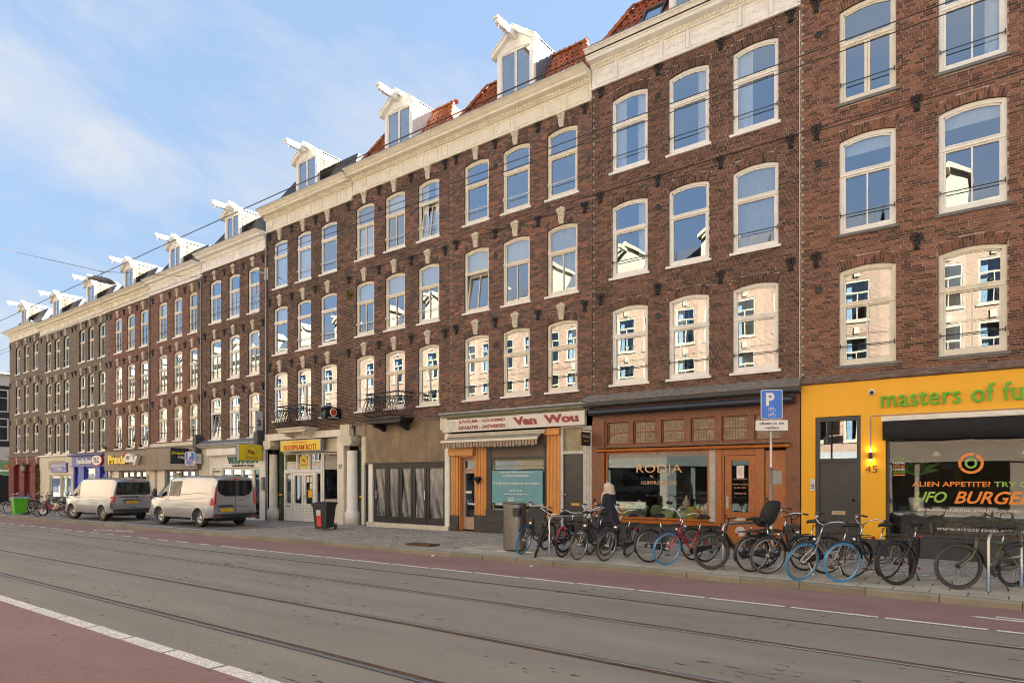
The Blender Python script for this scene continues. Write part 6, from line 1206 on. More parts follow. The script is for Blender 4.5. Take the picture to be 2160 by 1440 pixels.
framed(r, 'small_window', -31.42, -30.72, 2.26, 2.70, FY - .03, white, fw=.06); pn(r, 'door', -31.45, -30.70, zg, 2.2, FY + .03, FY + .1, cream); pn(r, 'door_jamb', -31.74, -31.47, zg, 2.40, FY - .02, FY + .1, white); pn(r, 'door_jamb', -30.68, -30.55, zg, 2.40, FY - .02, FY + .1, white)
framed(r, 'shop_window', -30.53, -29.72, zg + .3, 2.38, FY + .02, white, glass=pane); framed(r, 'shop_window', -29.68, -28.85, zg + .3, 2.38, FY + .02, white, glass=pane); framed(r, 'shop_door', -28.80, -27.85, zg, 2.38, FY + .02, white, glass=pane, fw=.1); framed(r, 'shop_window', -27.80, -27.24, zg, 2.38, FY + .0, white, glass=pane_flat, fw=.07); pn(r, 'plinth', -30.53, -28.83, zg, zg + .3, FY, FY + .1, white)
s1 = empty('shop_letters', (-29, FY, 2.7), 0, 'dark teal raised letters reading VERANDA on the white shop fascia', 'sign'); text('VERANDA', 2.6, .34, P3(-29.98, FY - .03, 2.60), lm('teal_green', (.03, .17, .15)), s1, 'letters', ext=.05, bold=.02); text('winkel s top', 1.9, .13, P3(-29.62, FY - .03, 2.43), lm('letter_black', (.02, .02, .025)), s1, 'letters', ext=.03, bold=.05)
def box_sign(x, z0, z1, y0, y1, mt, lab, frame=zinc, t=.12, name='projecting_sign'):
    e = empty(name, (x, FY, z0), 0, lab, 'sign'); pn(e, 'box', x - t / 2, x + t / 2, z0, z1, y0, y1, frame); pn(e, 'face', x + t / 2, x + t / 2 + .006, z0 + .02, z1 - .02, y0 + .02, y1 - .02, mt)
    MB().tube([(x, y1, z1 - .1), (x, FY + .02, z1 - .1)], .018, 5).build('bracket', iron, e); MB().tube([(x, y1, z0 + .1), (x, FY + .02, z0 + .1)], .018, 5).build('bracket', iron, e); return e
e = box_sign(-26.95, 2.69, 3.42, FY - 1.28, FY - .12, ys, 'yellow square box sign with a red and green stick emblem between two shops', t=.16); rotimark(e, 0, 0, .52, 0, T(-26.86, FY - .68, 3.10) @ RZ(R(90)))
e = box_sign(-32.3, 2.62, 3.15, FY - .95, FY - .15, mat('faded_white', (.55, .60, .58), .5), 'small faded white box sign at the left end of the white shop front', t=.14); [text(s_, .5, .07, T(-32.22, FY - .80, z) @ RZ(R(90)), mat('faded_grey', (.38, .44, .43), .5), e, 'line') for s_, z in (('Veranda', 2.95), ('winkel', 2.84), ('shop', 2.73))]
m = MB().box(-27.02, -26.95, FY - .42, FY - .05, 4.0, 4.95).build('panel', mat('banner_white', (.5, .5, .48), .6), tag(empty('projecting_sign', (-27, FY, 4)), 'narrow white and blue vertical banner sign beside the last window', 'sign'))
text('2', .18, .26, T(-26.945, FY - .33, 4.3) @ RZ(R(90)), lm('navy', (.02, .04, .25)), m.parent, 'digit', bold=.05)
pn(r, 'meter_box', -26.95, -26.78, 1.35, 1.95, FY - .18, FY - .05, mat('grey_box', (.28, .27, .25), .6))
fg = MB(); nn = 10   # flag behind the top window
o = MB(); [o.add([(-28.25 + .14 * q, FY + .16, 9.72), (-28.25 + .14 * (q + 1), FY + .16, 9.72), (-28.25 + .14 * (q + 1), FY + .16 + .02 * (q % 2), 10.85), (-28.25 + .14 * q, FY + .16 + .02 * ((q + 1) % 2), 10.85)], [(0, 1, 2, 3)], (0, 0, 1, 1, 2, 2)[q]) for q in range(6)]; o.add([(-28.2, FY + .155, 10.85), (-27.45, FY + .155, 10.85), (-27.85, FY + .155, 10.45)], [(0, 1, 2)], 3)
tag(o.build('flag', [mat('flag_black', (.06, .06, .08), .8), white, mat('flag_green', (.03, .30, .16), .8), mat('flag_red', (.60, .10, .08), .8)]), 'black white green and red flag hanging inside a top floor window', 'flag')

# ===== hardware shop on two houses
zg = gz(-38) + .10
for k, a, b in (('h5', -38.10, -32.47), ('h4', -43.59, -38.12)):
    r = ROOT[k]; room(r, a, b, 2.3, wc=(0.22, 0.19, 0.15), base=.1); pn(r, 'fascia_board', a + .004, b - .004, 2.34, 3.46 if k == 'h4' else 3.52, FY - .26, FY + .1, taupe); pn(r, 'ledge', a, b, 3.47 if k == 'h4' else 3.53, 3.52 if k == 'h4' else 3.60, FY - .28, FY + .1, weath)
    for q in (a + 1.4, a + 2.8, a + 4.2): pn(r, 'panel_joint', q, q + .012, 2.35, 3.45, FY - .263, FY - .259, mat('joint_dark', (.08, .06, .05), .8))
pn(ROOT['h5'], 'white_band', -38.10, -32.5, 3.60, 3.80, FY - .06, FY + .05, creamy)
r = ROOT['h4']; pn(r, 'pilaster', -43.58, -43.30, zg, 2.33, FY - .05, FY + .1, cream); pn(r, 'door', -43.28, -42.62, zg, 2.33, FY + .05, FY + .1, cream); pn(r, 'door_jamb', -42.60, -42.1, zg, 2.33, FY - .04, FY + .1, cream); pn(r, 'grey_post', -42.08, -41.85, zg, 2.33, FY, FY + .1, mat('grey_frame', (.16, .16, .16), .5))
for i, (a, b) in enumerate(((-41.85, -41.03), (-41.0, -40.2), (-40.17, -39.38), (-39.35, -38.58))): framed(r, 'shop_window', a, b, zg + .1, 2.32, FY + .03, MT['grey_frame'] if i == 3 else taupe, fw=.08, glass=pane)
pn(r, 'pilaster', -38.55, -38.13, zg, 2.33, FY - .06, FY + .1, creamy); r = ROOT['h5']; pn(r, 'pilaster', -38.09, -37.50, zg, 2.33, FY - .06, FY + .1, creamy); pn(r, 'door', -37.48, -36.75, zg, 2.33, FY + .04, FY + .1, cream); pn(r, 'door_jamb', -36.73, -36.42, zg, 2.33, FY - .03, FY + .1, cream); pn(r, 'grey_post', -36.40, -36.22, zg, 2.33, FY, FY + .1, MT['grey_frame'])
for a, b in ((-36.20, -35.50), (-35.46, -34.72), (-34.68, -33.90), (-33.86, -33.20)): framed(r, 'shop_window', a, b, zg + .1, 2.32, FY + .03, taupe, fw=.07, glass=pane)
pn(r, 'side_panel', -33.16, -32.5, zg, 2.33, FY - .02, FY + .1, taupe); [framed(r, 'poster_frame', a, a + .5, 1.3, 2.2, FY + .012, cream, glass=mat('poster_pale', (.5, .45, .34), .6, col2=(.25, .22, .18), scale=4), fw=.02, fd=.02) for a in (-35.38,)]
for k_, x_, s_ in (('31', -43.50, '31'), ('33', -38.45, '33')): text(s_, .26, .22, P3(x_, FY - .07, 1.85), black, tag(empty('house_number', (x_, FY, 1.9)), {'31': 'black number 31 on the narrow pilaster next to the blue shop', '33': 'black number 33 on the cream pillar between the hardware shop windows'}[s_], 'house number'), 'digits', ext=.01)
pc = empty('shop_letters', (-40.8, FY - .3, 3), 0, 'thick raised yellow Praxis and white City letters on the taupe fascia', 'sign'); text('Praxis', 2.35, .55, P3(-42.68, FY - .28, 2.72), ys, pc, 'letters', ext=.14, bold=.05); text('City', 1.65, .66, P3(-40.25, FY - .30, 2.66), white, pc, 'letters', ext=.20, bold=.06); pn(pc, 'red_tab', -41.1, -40.4, 3.28, 3.36, FY - .40, FY - .27, rr_)
e = box_sign(-33.0, 2.62, 3.42, FY - 1.35, FY - .45, mat('sign_charcoal', (.03, .03, .033), .5), 'square charcoal projecting sign lettered Praxis City beside the parking sign', t=.1, frame=MT.get('sign_charcoal') or black); text('Praxis', .62, .17, T(-32.94, FY - 1.28, 3.08) @ RZ(R(90)), ys, e, 'line', bold=.04); text('City', .40, .17, T(-32.94, FY - 1.0, 2.86) @ RZ(R(90)), wh_, e, 'line', bold=.04)
for i, x in enumerate((-43.2, -41.6, -40.0, -38.5)): m = MB(); m.tube([(x, FY, 3.62), (x - .05, FY - .30, 3.72)], .012, 5); m.box(x - .12, x + .02, FY - .42, FY - .28, 3.66, 3.78); tag(m.build('spotlight', iron), ['small black spotlight above the taupe fascia, leftmost of four', 'small black spotlight above the taupe fascia, second from the left', 'small black spotlight above the taupe fascia, third from the left', 'small black spotlight above the taupe fascia at the brick joint'][i], 'spotlight', 'spotlights above the fascia')

# ===== blue lunch shop
r = ROOT['h3']; zg = gz(-46) + .10; room(r, -48.9, -43.7, 2.6)
MB().profile([(FY - .30, 3.32), (FY - .34, 3.38), (FY - .34, 3.43), (FY + .05, 3.46), (FY + .05, 3.32)], -49.2, -43.65).build('cornice_moulding', bluel, r); pn(r, 'fascia_board', -49.0, -43.63, 2.70, 3.318, FY - .14, FY + .1, bluel); pn(r, 'fascia_bead', -49.1, -43.62, 2.64, 2.70, FY - .2, FY + .1, bluep)
m = [(-48.96, -48.72), (-48.08, -47.20), (-45.42, -44.72), (-43.97, -43.64)]
for a, b in m: pn(r, 'blue_pilaster', a, b, zg, 2.64, FY - .08, FY + .1, bluep)
for a, b in ((-48.70, -48.10), (-44.70, -43.99)): pn(r, 'door', a, b, zg, 2.1, FY + .06, FY + .12, bluep); pn(r, 'door_panel', a + .1, b - .1, 1.0, 1.9, FY + .04, FY + .06, bluep); framed(r, 'fanlight', a, b, 2.12, 2.62, FY + .04, bluep)
framed(r, 'shop_window', -47.18, -45.44, zg + .5, 2.62, FY + .02, bluep, fw=.1, glass=pane); pn(r, 'plinth', -47.18, -45.44, zg, zg + .5, FY - .02, FY + .1, bluep)
s1 = empty('shop_letters', (-46.8, FY - .2, 2.9), 0, 'white raised letters with red edges on the violet blue fascia of the lunch shop', 'sign'); text('Taste Site Choice', 2.35, .36, P3(-48.0, FY - .16, 2.80), wh_, s1, 'letters', ext=.06, bold=.04, shear=.2)
s2 = empty('oval_sign', (-44.75, FY - .3, 3.0), 0, 'white oval sign with red rim lettered TLC on the blue shop', 'sign'); MB().prism(circ(-44.75, 3.02, .80, 28, .37), FY - .26, FY - .15).build('rim', rr_, s2); MB().prism(circ(-44.75, 3.02, .72, 28, .31), FY - .265, FY - .26).build('face', wh_, s2); text('TLC', .85, .30, P3(-45.2, FY - .27, 2.87), lm('letter_black', (.02, .02, .025)), s2, 'letters', bold=.03, shear=.2)
m = MB(); m.prism([(-46.9, 1.2), (-45.8, 1.0), (-45.6, 1.7), (-46.1, 2.2), (-46.8, 2.1)], FY + .045, FY + .05); tag(m.build('window_sticker', mat('poster_blue', (.10, .22, .60), .5, col2=(.7, .72, .75), scale=3)), 'blue and white picture sticker in the blue lunch shop window', 'sticker')

# ===== cream dry cleaner
r = ROOT['h2']; zg = gz(-52) + .10; room(r, -55.1, -49.0, 2.1, wc=(.3, .22, .12))
pn(r, 'fascia_board', -55.15, -49.0, 2.10, 3.40, FY - .05, FY + .1, creamy); pn(r, 'cornice', -55.16, -49.0, 3.41, 3.50, FY - .18, FY + .1, white); pn(r, 'recess_frame', -53.4, -50.3, 2.5, 3.1, FY - .06, FY - .05, mat('beige_board', (.42, .36, .24), .7))
pn(r, 'pilaster', -55.15, -53.25, zg, 2.09, FY - .04, FY + .1, creamy); pn(r, 'pilaster', -49.45, -49.0, zg, 2.09, FY - .04, FY + .1, creamy)
framed(r, 'shop_window', -53.2, -51.45, zg + .3, 2.08, FY + .03, cream, fw=.1, glass=pane); pn(r, 'plinth', -53.2, -51.45, zg, zg + .3, FY, FY + .1, cream); framed(r, 'shop_door', -51.35, -50.45, zg, 2.08, FY + .06, cream, fw=.1); framed(r, 'shop_window', -50.35, -49.5, zg + .3, 2.08, FY + .03, cream, fw=.08, glass=pane); pn(r, 'plinth', -50.35, -49.5, zg, zg + .3, FY, FY + .1, cream)
s1 = empty('sign_board', (-51.3, FY - .1, 2.6), 0, 'dark blue enamel sign lettered KLEDINGREPARATIE STOMERIJ on the cream front', 'sign'); pn(s1, 'board', -52.75, -49.9, 2.31, 2.94, FY - .14, FY - .062, mat('enamel_blue', (.02, .025, .33), .35)); m = MB(); m.box(-52.70, -49.95, FY - .143, FY - .14, 2.88, 2.90); m.box(-52.70, -49.95, FY - .143, FY - .14, 2.35, 2.37); m.build('white_rule', wh_, s1); text('KLEDINGREPARATIE', 2.5, .19, P3(-52.6, FY - .142, 2.65), wh_, s1, 'line', bold=.02); text('STOMERIJ', 1.4, .19, P3(-52.0, FY - .142, 2.40), wh_, s1, 'line', bold=.02)

# ===== red arched bar on the corner
r = ROOT['h1']; zg = gz(-58) + .10; rb = brick_mat('plum_red_brick', [(.16, .05, .045), (.22, .075, .062), (.27, .10, .08), (.30, .12, .095)], .2, seed=9); rp = mat('dark_red_paint', (.16, .022, .026), .45, var=.15)
pn(r, 'ledge', -61.9, -55.15, 3.50, 3.60, FY - .16, FY + .1, weath)
m = MB(); op = [(-60.62, -58.85), (-58.30, -56.65), (-55.98, -55.20)]; e_ = [-61.75] + [q for ab in op for q in ab] + [-55.19]
for i in range(0, len(e_), 2): m.box(e_[i], e_[i + 1], FY - .05, FY + .3, zg, 3.0) if e_[i + 1] > e_[i] + .02 else None
for a, b in op: ar = arch(a, b, 2.78, .16); m.strip([(p[0], 3.0) for p in ar], ar, FY - .049, FY + .3)
m.box(-61.75, -55.19, FY - .05, FY + .3, 3.002, 3.499); m.build('ground_floor_wall', mat('plum_mortar', (.20, .075, .062), .9, var=.2, scale=4), r)
m = MB(); z = zg; rw = 0
while z < 3.46:
    for i in range(0, len(e_), 2):
        segs = [(e_[i], e_[i + 1])] if z < 2.75 else ([(-61.75, -55.19)] if z > 3.0 and i == 0 else [])
        for a, b in segs:
            x = a - (.11 if rw % 2 else 0)
            while x < b - .03: p, q = max(a, x) + .005, min(b, x + .22) - .005; (m.box(p, q, FY - .06, FY - .049, z + .005, z + .06, 0, random.random(), open_back=True) if q - p > .03 else None); x += .22
    z += .0675; rw += 1
m.build('brickwork', rb, r)['kind'] = 'stuff'
for i, (a, b) in enumerate(op):
    pn(r, 'red_reveal', a, a + .03, zg, 2.8, FY - .03, FY + .3, rp); framed(r, 'bar_window', a + .85, b, zg + .5 if i != 1 else zg, 2.80, FY + .22, cream, fw=.12, glass=pane, bars=[('h', 2.2)]); pn(r, 'red_panel', a + .03, a + .85, zg, 2.85, FY + .2, FY + .28, rp); inst(KEYS, 'keystone', r, T((a + b) / 2, FY - .05, 2.98), True)
pn(r, 'grille', -61.7, -55.3, 3.2, 3.44, FY - .075, FY - .06, mat('rusty_lace', (.10, .05, .04), .8, col2=(.30, .12, .10), scale=14))
st1 = empty('window_poster', (-58.9, FY, 2.5), 0, 'white and red lettered paper in the upper light of the first bar window', 'poster'); pn(st1, 'paper', -59.6, -58.98, 1.95, 2.75, FY + .18, FY + .2, white); [text(t_, .5, .13, P3(-59.55, FY + .175, z), rr_, st1, 'line', bold=.02) for t_, z in (('OPEN', 2.55), ('CAFE', 2.33), ('BAR', 2.08))] if False else [pn(st1, 'red_line', -59.55, -59.05, z, z + .1, FY + .176, FY + .18, rr_) for z in (2.5, 2.3, 2.1)]
la = empty('wall_lantern', (-56.9, FY - .3, 2.7), 0, 'old green street lantern on a curled bracket on the red bar front', 'lantern'); X0 = -56.95
m = MB(); m.lathe([(.10, 0), (.17, .34), (.18, .36)], 6, 0, T(X0, FY - .50, 2.42), cap=False); m.build('glass', mat('lantern_glass', (.45, .45, .30), .3), la); m = MB(); m.lathe([(.20, 0), (.20, .03), (.10, .14), (.06, .22), (.02, .30)], 8, 0, T(X0, FY - .50, 2.78)); m.lathe([(.03, -.12), (.11, 0)], 8, 0, T(X0, FY - .50, 2.42)); m.build('cap', mat('lantern_green', (.03, .10, .05), .5), la); MB().tube([(X0, FY, 2.35), (X0, FY - .30, 2.28), (X0, FY - .5, 2.30)], .02, 6).build('bracket', iron, la)
bsn = empty('projecting_sign', (-62.3, FY - .8, 2.6), 0, 'green oval beer sign with a red star at the left edge of the picture', 'sign'); M = T(-62.4, FY - .05, 2.70) @ RZ(R(38))
m = MB(); m.prism(circ(0, 0, .85, 28, .58), 0, .16, 0, M=M); m.build('rim', zinc, bsn); m = MB(); m.prism(circ(0, 0, .80, 28, .53), -.006, 0, 0, M=M); m.build('face', mat('beer_green', (.015, .16, .045), .35, var=.1), bsn)
star = []; [star.extend([(.21 * math.sin(2 * math.pi * i / 5), .12 + .21 * math.cos(2 * math.pi * i / 5)), (.085 * math.sin(2 * math.pi * (i + .5) / 5), .12 + .085 * math.cos(2 * math.pi * (i + .5) / 5))]) for i in range(5)]
MB().prism(star[::-1], -.012, -.007, 0, M=M).build('star', mat('star_red', (.75, .03, .02), .4), bsn); text('Heineken', 1.15, .20, M @ T(-.57, -.008, -.28), wh_, bsn, 'name', bold=.02); MB().tube([(-61.8, FY + .1, 3.3), (-62.4, FY - .1, 3.3)], .02, 6).build('bracket', iron, bsn)
# climbing stem and potted greenery between the bar and the cleaner
def leaf_blob(n, c, rad, s_, flat_=.6):
    m = MB()
    for _ in range(n):
        d = Vector((random.gauss(0, 1), random.gauss(0, 1), random.gauss(0, 1))).normalized() * random.random() ** .5; p = Vector((c[0] + d.x * rad[0], c[1] + d.y * rad[1], c[2] + d.z * rad[2])); a, b = random.random() * 6.28, random.uniform(-.9, .9)
        M = Matrix.Translation(p) @ RZ(a) @ RX(b); k = s_ * random.uniform(.6, 1.3); m.add([(0, 0, 0), (k * .45, .4 * k, .05 * k), (0, k, 0), (-k * .45, .4 * k, .05 * k)], [(0, 1, 2, 3)], 0, random.random(), M)
    return m
leafm = tone_mat('leaf_green', [(.035, .085, .02), (.08, .17, .035), (.16, .26, .06)], .6, big=.1); leaf2 = tone_mat('leaf_yellow', [(.16, .20, .03), (.30, .30, .05), (.45, .40, .07)], .6, big=.1)
cp_ = empty('climbing_plant', (-55.1, FY - .15, gz(-55)), 0, 'old climber with a twisted stem between the red bar and the cream shop', 'plant'); m = MB(); [m.tube([(-55.1 + .06 * math.sin(z_ * 3 + k * 2), FY - .10 - .03 * math.cos(z_ * 4 + k), z_ * .5 + gz(-55)) for z_ in range(0, 7)], .035, 6) for k in range(3)]; m.build('stem', mat('bark', (.14, .09, .05), .9, var=.4, scale=9, bump=.6), cp_); leaf_blob(260, (-55.15, FY - .15, 1.5), (.18, .12, 1.4), .10).build('leaves', leafm, cp_)['kind'] = 'stuff'
for i, (x, y, h, n, mt_, lab) in enumerate(((-55.4, FY - .75, .55, 420, leafm, 'leafy green shrub with yellow tips at the foot of the climber'), (-57.2, FY - .5, .5, 200, leafm, 'small potted shrub in front of the middle red arch'))):
    e = empty('shrub', (x, y, gz(x) + .1), 0, lab, 'shrub'); leaf_blob(n, (x, y, gz(x) + .1 + h * .6), (.45, .35, h * .55), .11).build('leaves', mt_, e)['kind'] = 'stuff'; leaf_blob(120, (x + .1, y - .1, gz(x) + .15 + h * .75), (.40, .3, h * .35), .10).build('leaf_tips', leaf2, e)['kind'] = 'stuff'; MB().tube([(x, y, gz(x) + .1), (x + .05, y, gz(x) + .1 + h * .6)], .03, 5).build('stem', MT['bark'], e)
e = empty('wall_plant', (-20.75, FY, 9.2), 0, 'small weed growing out of the brick joint high between two houses', 'plant'); leaf_blob(70, (-20.85, FY - .10, 9.28), (.16, .10, .2), .10).build('leaves', leaf2, e)['kind'] = 'stuff'; MB().tube([(-20.85, FY + .01, 9.1), (-20.85, FY - .1, 9.3)], .012, 5).build('stem', MT['bark'], e)
mossm = leafm
# ---------------------------------------------------------------- street furniture
gs_ = mat('galvanised_steel', (.42, .43, .42), .4, .8, var=.12, scale=10)
def stand(x, y, dx, dy, L_, lab, h=.90):
    e = empty('bicycle_stand', (x, y, .12), 0, lab, 'bicycle stand', 'steel bicycle stands along the kerb'); r_ = .07; P = lambda t, z: (x + dx * t, y + dy * t, .12 + z)
    pts = [P(0, 0), P(0, h - r_ * 1.6)] + [P(r_ * 1.6 * (1 - math.cos(a)), h - r_ * 1.6 * (1 - math.sin(a))) for a in (R(30), R(60), R(90))]; pts += [P(L_ - p_[0], p_[1]) for p_ in ((r_ * 1.6, h), (r_ * .8, h - r_ * .22), (r_ * .22, h - r_ * .8), (0, h - r_ * 1.6), (0, 0))]
    MB().tube(pts, .027, 10).build('hoop', steel, e, True); MB().tube([P(0, .50), P(L_, .50)], .018, 8).build('cross_bar', steel, e, True)
    for t in (0, L_): MB().lathe([(.05, 0), (.05, .012)], 12, 0, T(*P(t, 0))).build('foot_plate', steel, e)
stand(-.10, 12.63, .45, .89, .95, 'steel hoop stand at the right edge with a matt olive bicycle against it'); stand(-4.26, 12.55, .58, .81, .95, 'steel hoop stand behind the black bicycle with wide tyres'); stand(-8.18, 12.36, .48, .88, .95, 'steel hoop stand behind the bicycle with the black crate')
# steel litter bin
tb = empty('litter_bin', (-9.6, 12.95, .12), R(8), 'tall stainless steel litter bin with a slanted opening near the kerb', 'litter bin'); st = mat('bin_steel', (.20, .185, .165), .33, .75, var=.12, scale=2, stretch=(1, 1, .3)); m = MB()
def oval(a, b, n=28): return [(a * math.cos(2 * math.pi * i / n), b * math.sin(2 * math.pi * i / n)) for i in range(n)]
ov_ = oval(.30, .25); n = len(ov_); top = lambda x, y: 1.16 - .10 * (x + .28) * .6
m.add([(x, y, 0.02) for x, y in ov_] + [(x, y, top(x, y)) for x, y in ov_], [(i, (i + 1) % n, n + (i + 1) % n, n + i) for i in range(n)] + [tuple(range(n, 2 * n))]); m.build('body', st, tb, False, world=False)
q = MB(); q.add([(x * .62 + .10, -abs(math.sqrt(max(0, 1 - (x / .30) ** 2))) * .235 - .012 if True else y, z) for z in (.85, 1.05) for x in [(-.28 + .56 * k / 12) for k in range(13)]], [(k, k + 1, 14 + k, 13 + k) for k in range(12)]); q.build('opening', black, tb, False, world=False)
q = MB(); q.lathe([(.30, -.02), (.30, 0), (.001, .002)], 28, 0, T(0, 0, 1.175) @ RY(R(3)) @ SC(1, .81, 1)); q.build('lid', st, tb, True, world=False); q = MB(); q.add([(x * 1.0 + .0, -.81 * math.sqrt(max(0, .2925 ** 2 - x * x)), z) for z in (.04, .83) for x in [-.05 + .30 * k / 10 for k in range(11)]], [(k, k + 1, 12 + k, 11 + k) for k in range(10)]); q.build('door_panel', st, tb, True, world=False)
q = MB(); q.box(-.06, -.055, -.238, -.22, .04, 1.13); q.box(-.05, .24, -.24, -.19, .835, .845); q.build('door_seam', black, tb, False, world=False)
def wheelie(x, y, rz, col, lidcol, lab, s_=1.0, extra=None):
    e = empty('wheelie_bin', (x, y, gz(x) + .12), rz, lab, 'wheelie bin'); m = MB(); a, b, c, d = .235 * s_, .255 * s_, .29 * s_, .33 * s_; H = .92 * s_
    m.add([(-a, -b, .06), (a, -b, .06), (a, b, .10), (-a, b, .10), (-c, -d, H), (c, -d, H), (c, d, H), (-c, d, H)], [(0, 1, 5, 4), (1, 2, 6, 5), (2, 3, 7, 6), (3, 0, 4, 7), (0, 3, 2, 1)]); m.box(-c - .02, c + .02, -d - .03, d + .02, H - .06, H); [m.box(xx, xx + .015, -b - .03, b, .15, H - .1) for xx in (-.15, .14)] if False else None; o = m.build('body', col, e, world=False); bv_ = o.modifiers.new('bevel', 'BEVEL'); bv_.width = .012; bv_.segments = 2
    m = MB(); m.profile([(-d - .05, H + .002), (-d - .05, H + .03), (-d, H + .06), (d, H + .085), (d + .09, H + .06), (d + .09, H + .03), (d, H + .002)], -c - .035, c + .035); m.box(-c * .7, c * .7, -d + .1, d - .1, H + .07, H + .095) ; o = m.build('lid', lidcol, e, world=False); bv_ = o.modifiers.new('bevel', 'BEVEL'); bv_.width = .01
    for sx in (-1, 1): w_ = MB(); w_.lathe([(.02, -.025), (.09, -.025), (.10, -.015), (.10, .015), (.09, .025), (.02, .025)], 18, 0, T(sx * (a + .035), b + .06, .10) @ RY(R(90))); w_.build('wheel', rubber, e, True, world=False); w_ = MB(); w_.lathe([(.055, -.03), (.055, .03)], 10, 0, T(sx * (a + .035), b + .06, .10) @ RY(R(90))); w_.build('hub', mat('dull_grey_plastic', (.12, .12, .12), .6), e, world=False)
    MB().tube([(-c, d + .10, H + .03), (c, d + .10, H + .03)], .015, 6).build('handle', col, e, world=False)
    return e
binb = mat('black_bin_plastic', (.022, .022, .022), .5, var=.2, scale=6, bump=.2)
wb = wheelie(-19.55, 14.75, R(22), binb, binb, 'black wheelie bin with a red and white sticker in front of the restaurant', 1.0)
o = MB().box(-.11, .06, -.262, -.255, .16, .76).build('sticker', mat('sticker_red', (.75, .06, .04), .5), wb, world=False); o.matrix_parent_inverse = Matrix.Identity(4); o.rotation_euler = (R(5), 0, 0); o.location = (-.02, 0, 0); q = MB().box(-.11, .06, -.265, -.262, .56, .76).build('sticker_top', mat('sticker_white', (.6, .6, .57), .5), o, world=False)
gb = mat('bright_green_plastic', (.10, .47, .025), .45, var=.06); wg = wheelie(-43.6, 12.45, R(0), gb, mat('blue_white_lid', (.10, .30, .38), .5, col2=(.5, .55, .55), scale=3), 'bright green wheelie bin with a faded blue lid at the kerb on the far left', 1.0)
# traffic signs
blue = mat('sign_blue', (.008, .14, .62), .35, var=.02); sw = mat('sign_reflective_white', (.75, .75, .72), .4, var=.02); pole = mat('pole_grey', (.50, .50, .48), .45, .4, var=.08)
def rrect(x0, x1, z0, z1, r_, n=5):
    pts = []
    for cx, cz, a0 in ((x1 - r_, z1 - r_, 0), (x0 + r_, z1 - r_, 90), (x0 + r_, z0 + r_, 180), (x1 - r_, z0 + r_, 270)): pts += [(cx + r_ * math.cos(R(a0 + 90 * i / n)), cz + r_ * math.sin(R(a0 + 90 * i / n))) for i in range(n + 1)]
    return pts
def bike_glyph(m, cx, cz, s_, y, moped=False):
    for sx in (-1, 1): m.torus(.32 * s_, .035 * s_, 18, 4, 0, T(cx + sx * .55 * s_, y, cz) @ SC(1, .3, 1))
    L_ = [((-.55, 0), (-.2, .5)), ((-.2, .5), (.35, .5)), ((.35, .5), (.55, 0)), ((-.2, .5), (0, 0)), ((0, 0), (-.55, 0)), ((.35, .5), (.3, .72)), ((.3, .72), (.5, .72)), ((-.3, .62), (-.1, .62)), ((-.2, .5), (-.22, .62)), ((0, 0), (.35, .5))]
    for a, b in L_: m.tube([(cx + a[0] * s_, y, cz + a[1] * s_), (cx + b[0] * s_, y, cz + b[1] * s_)], .035 * s_, 4)
    if moped: m.tube([(cx - .8 * s_, y, cz + .4 * s_), (cx - .3 * s_, y, cz + .45 * s_)], .07 * s_, 4); m.tube([(cx - .1 * s_, y, cz + .2 * s_), (cx + .2 * s_, y, cz + .15 * s_)], .10 * s_, 4)
sg_ = empty('traffic_sign', (-3.74, 13.95, .12), R(30), 'blue parking sign for mopeds and bicycles with a white plate alleen in de vakken', 'traffic sign')
def lb(m, name, mt, par, smooth=False): return m.build(name, mt, par, smooth, world=False)
lb(MB().tube([(0, 0, 0), (0, 0, 2.0)], .038, 12), 'pole_sleeve', pole, sg_, True); lb(MB().tube([(0, 0, 2.0), (0, 0, 2.03), (0, 0, 3.60)], [.038, .026, .026], 12), 'pole', pole, sg_, True)
lb(MB().prism(rrect(-.215, .215, 3.0, 3.60, .035), -.06, -.045), 'sign_plate', sw, sg_); lb(MB().prism(rrect(-.203, .203, 3.012, 3.588, .028), -.0625, -.0605), 'sign_face', blue, sg_)
text('P', .17, .27, T(-.115, -.064, 3.27), sw, sg_, 'letter_P', bold=.04, world=False); m = MB(); bike_glyph(m, 0, 3.19, .085, -.065, True); bike_glyph(m, 0, 3.075, .085, -.065); lb(m, 'bicycle_symbols', sw, sg_)
lb(MB().prism(rrect(-.32, .32, 2.76, 2.975, .02), -.06, -.045), 'sub_plate', sw, sg_); text('alleen in de', .48, .055, T(-.24, -.062, 2.885), lm('letter_black', (.02, .02, .025)), sg_, 'lettering', bold=.01, world=False); text('vakken', .28, .055, T(-.14, -.062, 2.795), MT['ink_letter_black'], sg_, 'lettering', bold=.01, world=False); lb(MB().box(-.03, .03, -.045, .03, 3.2, 3.24), 'clamp', gs_, sg_)
s2 = empty('traffic_sign', (-28.9, 14.6, gz(-29) + .12), R(30), 'smaller blue parking sign with stickers behind the rear van', 'traffic sign'); lb(MB().tube([(0, 0, 0), (0, 0, 3.1)], .03, 8), 'pole', pole, s2, True); lb(MB().prism(rrect(-.22, .22, 2.52, 3.12, .035), -.05, -.035), 'sign_plate', sw, s2); lb(MB().prism(rrect(-.205, .205, 2.72, 3.10, .028), -.0525, -.0505), 'sign_face', blue, s2); text('P', .17, .28, T(-.10, -.054, 2.79), sw, s2, 'letter_P', bold=.04, world=False); lb(MB().prism(rrect(-.19, .16, 2.55, 2.80, .03), -.0555, -.0535), 'stickers', mat('sticker_mix', (.55, .35, .22), .6, col2=(.10, .22, .55), scale=6), s2)
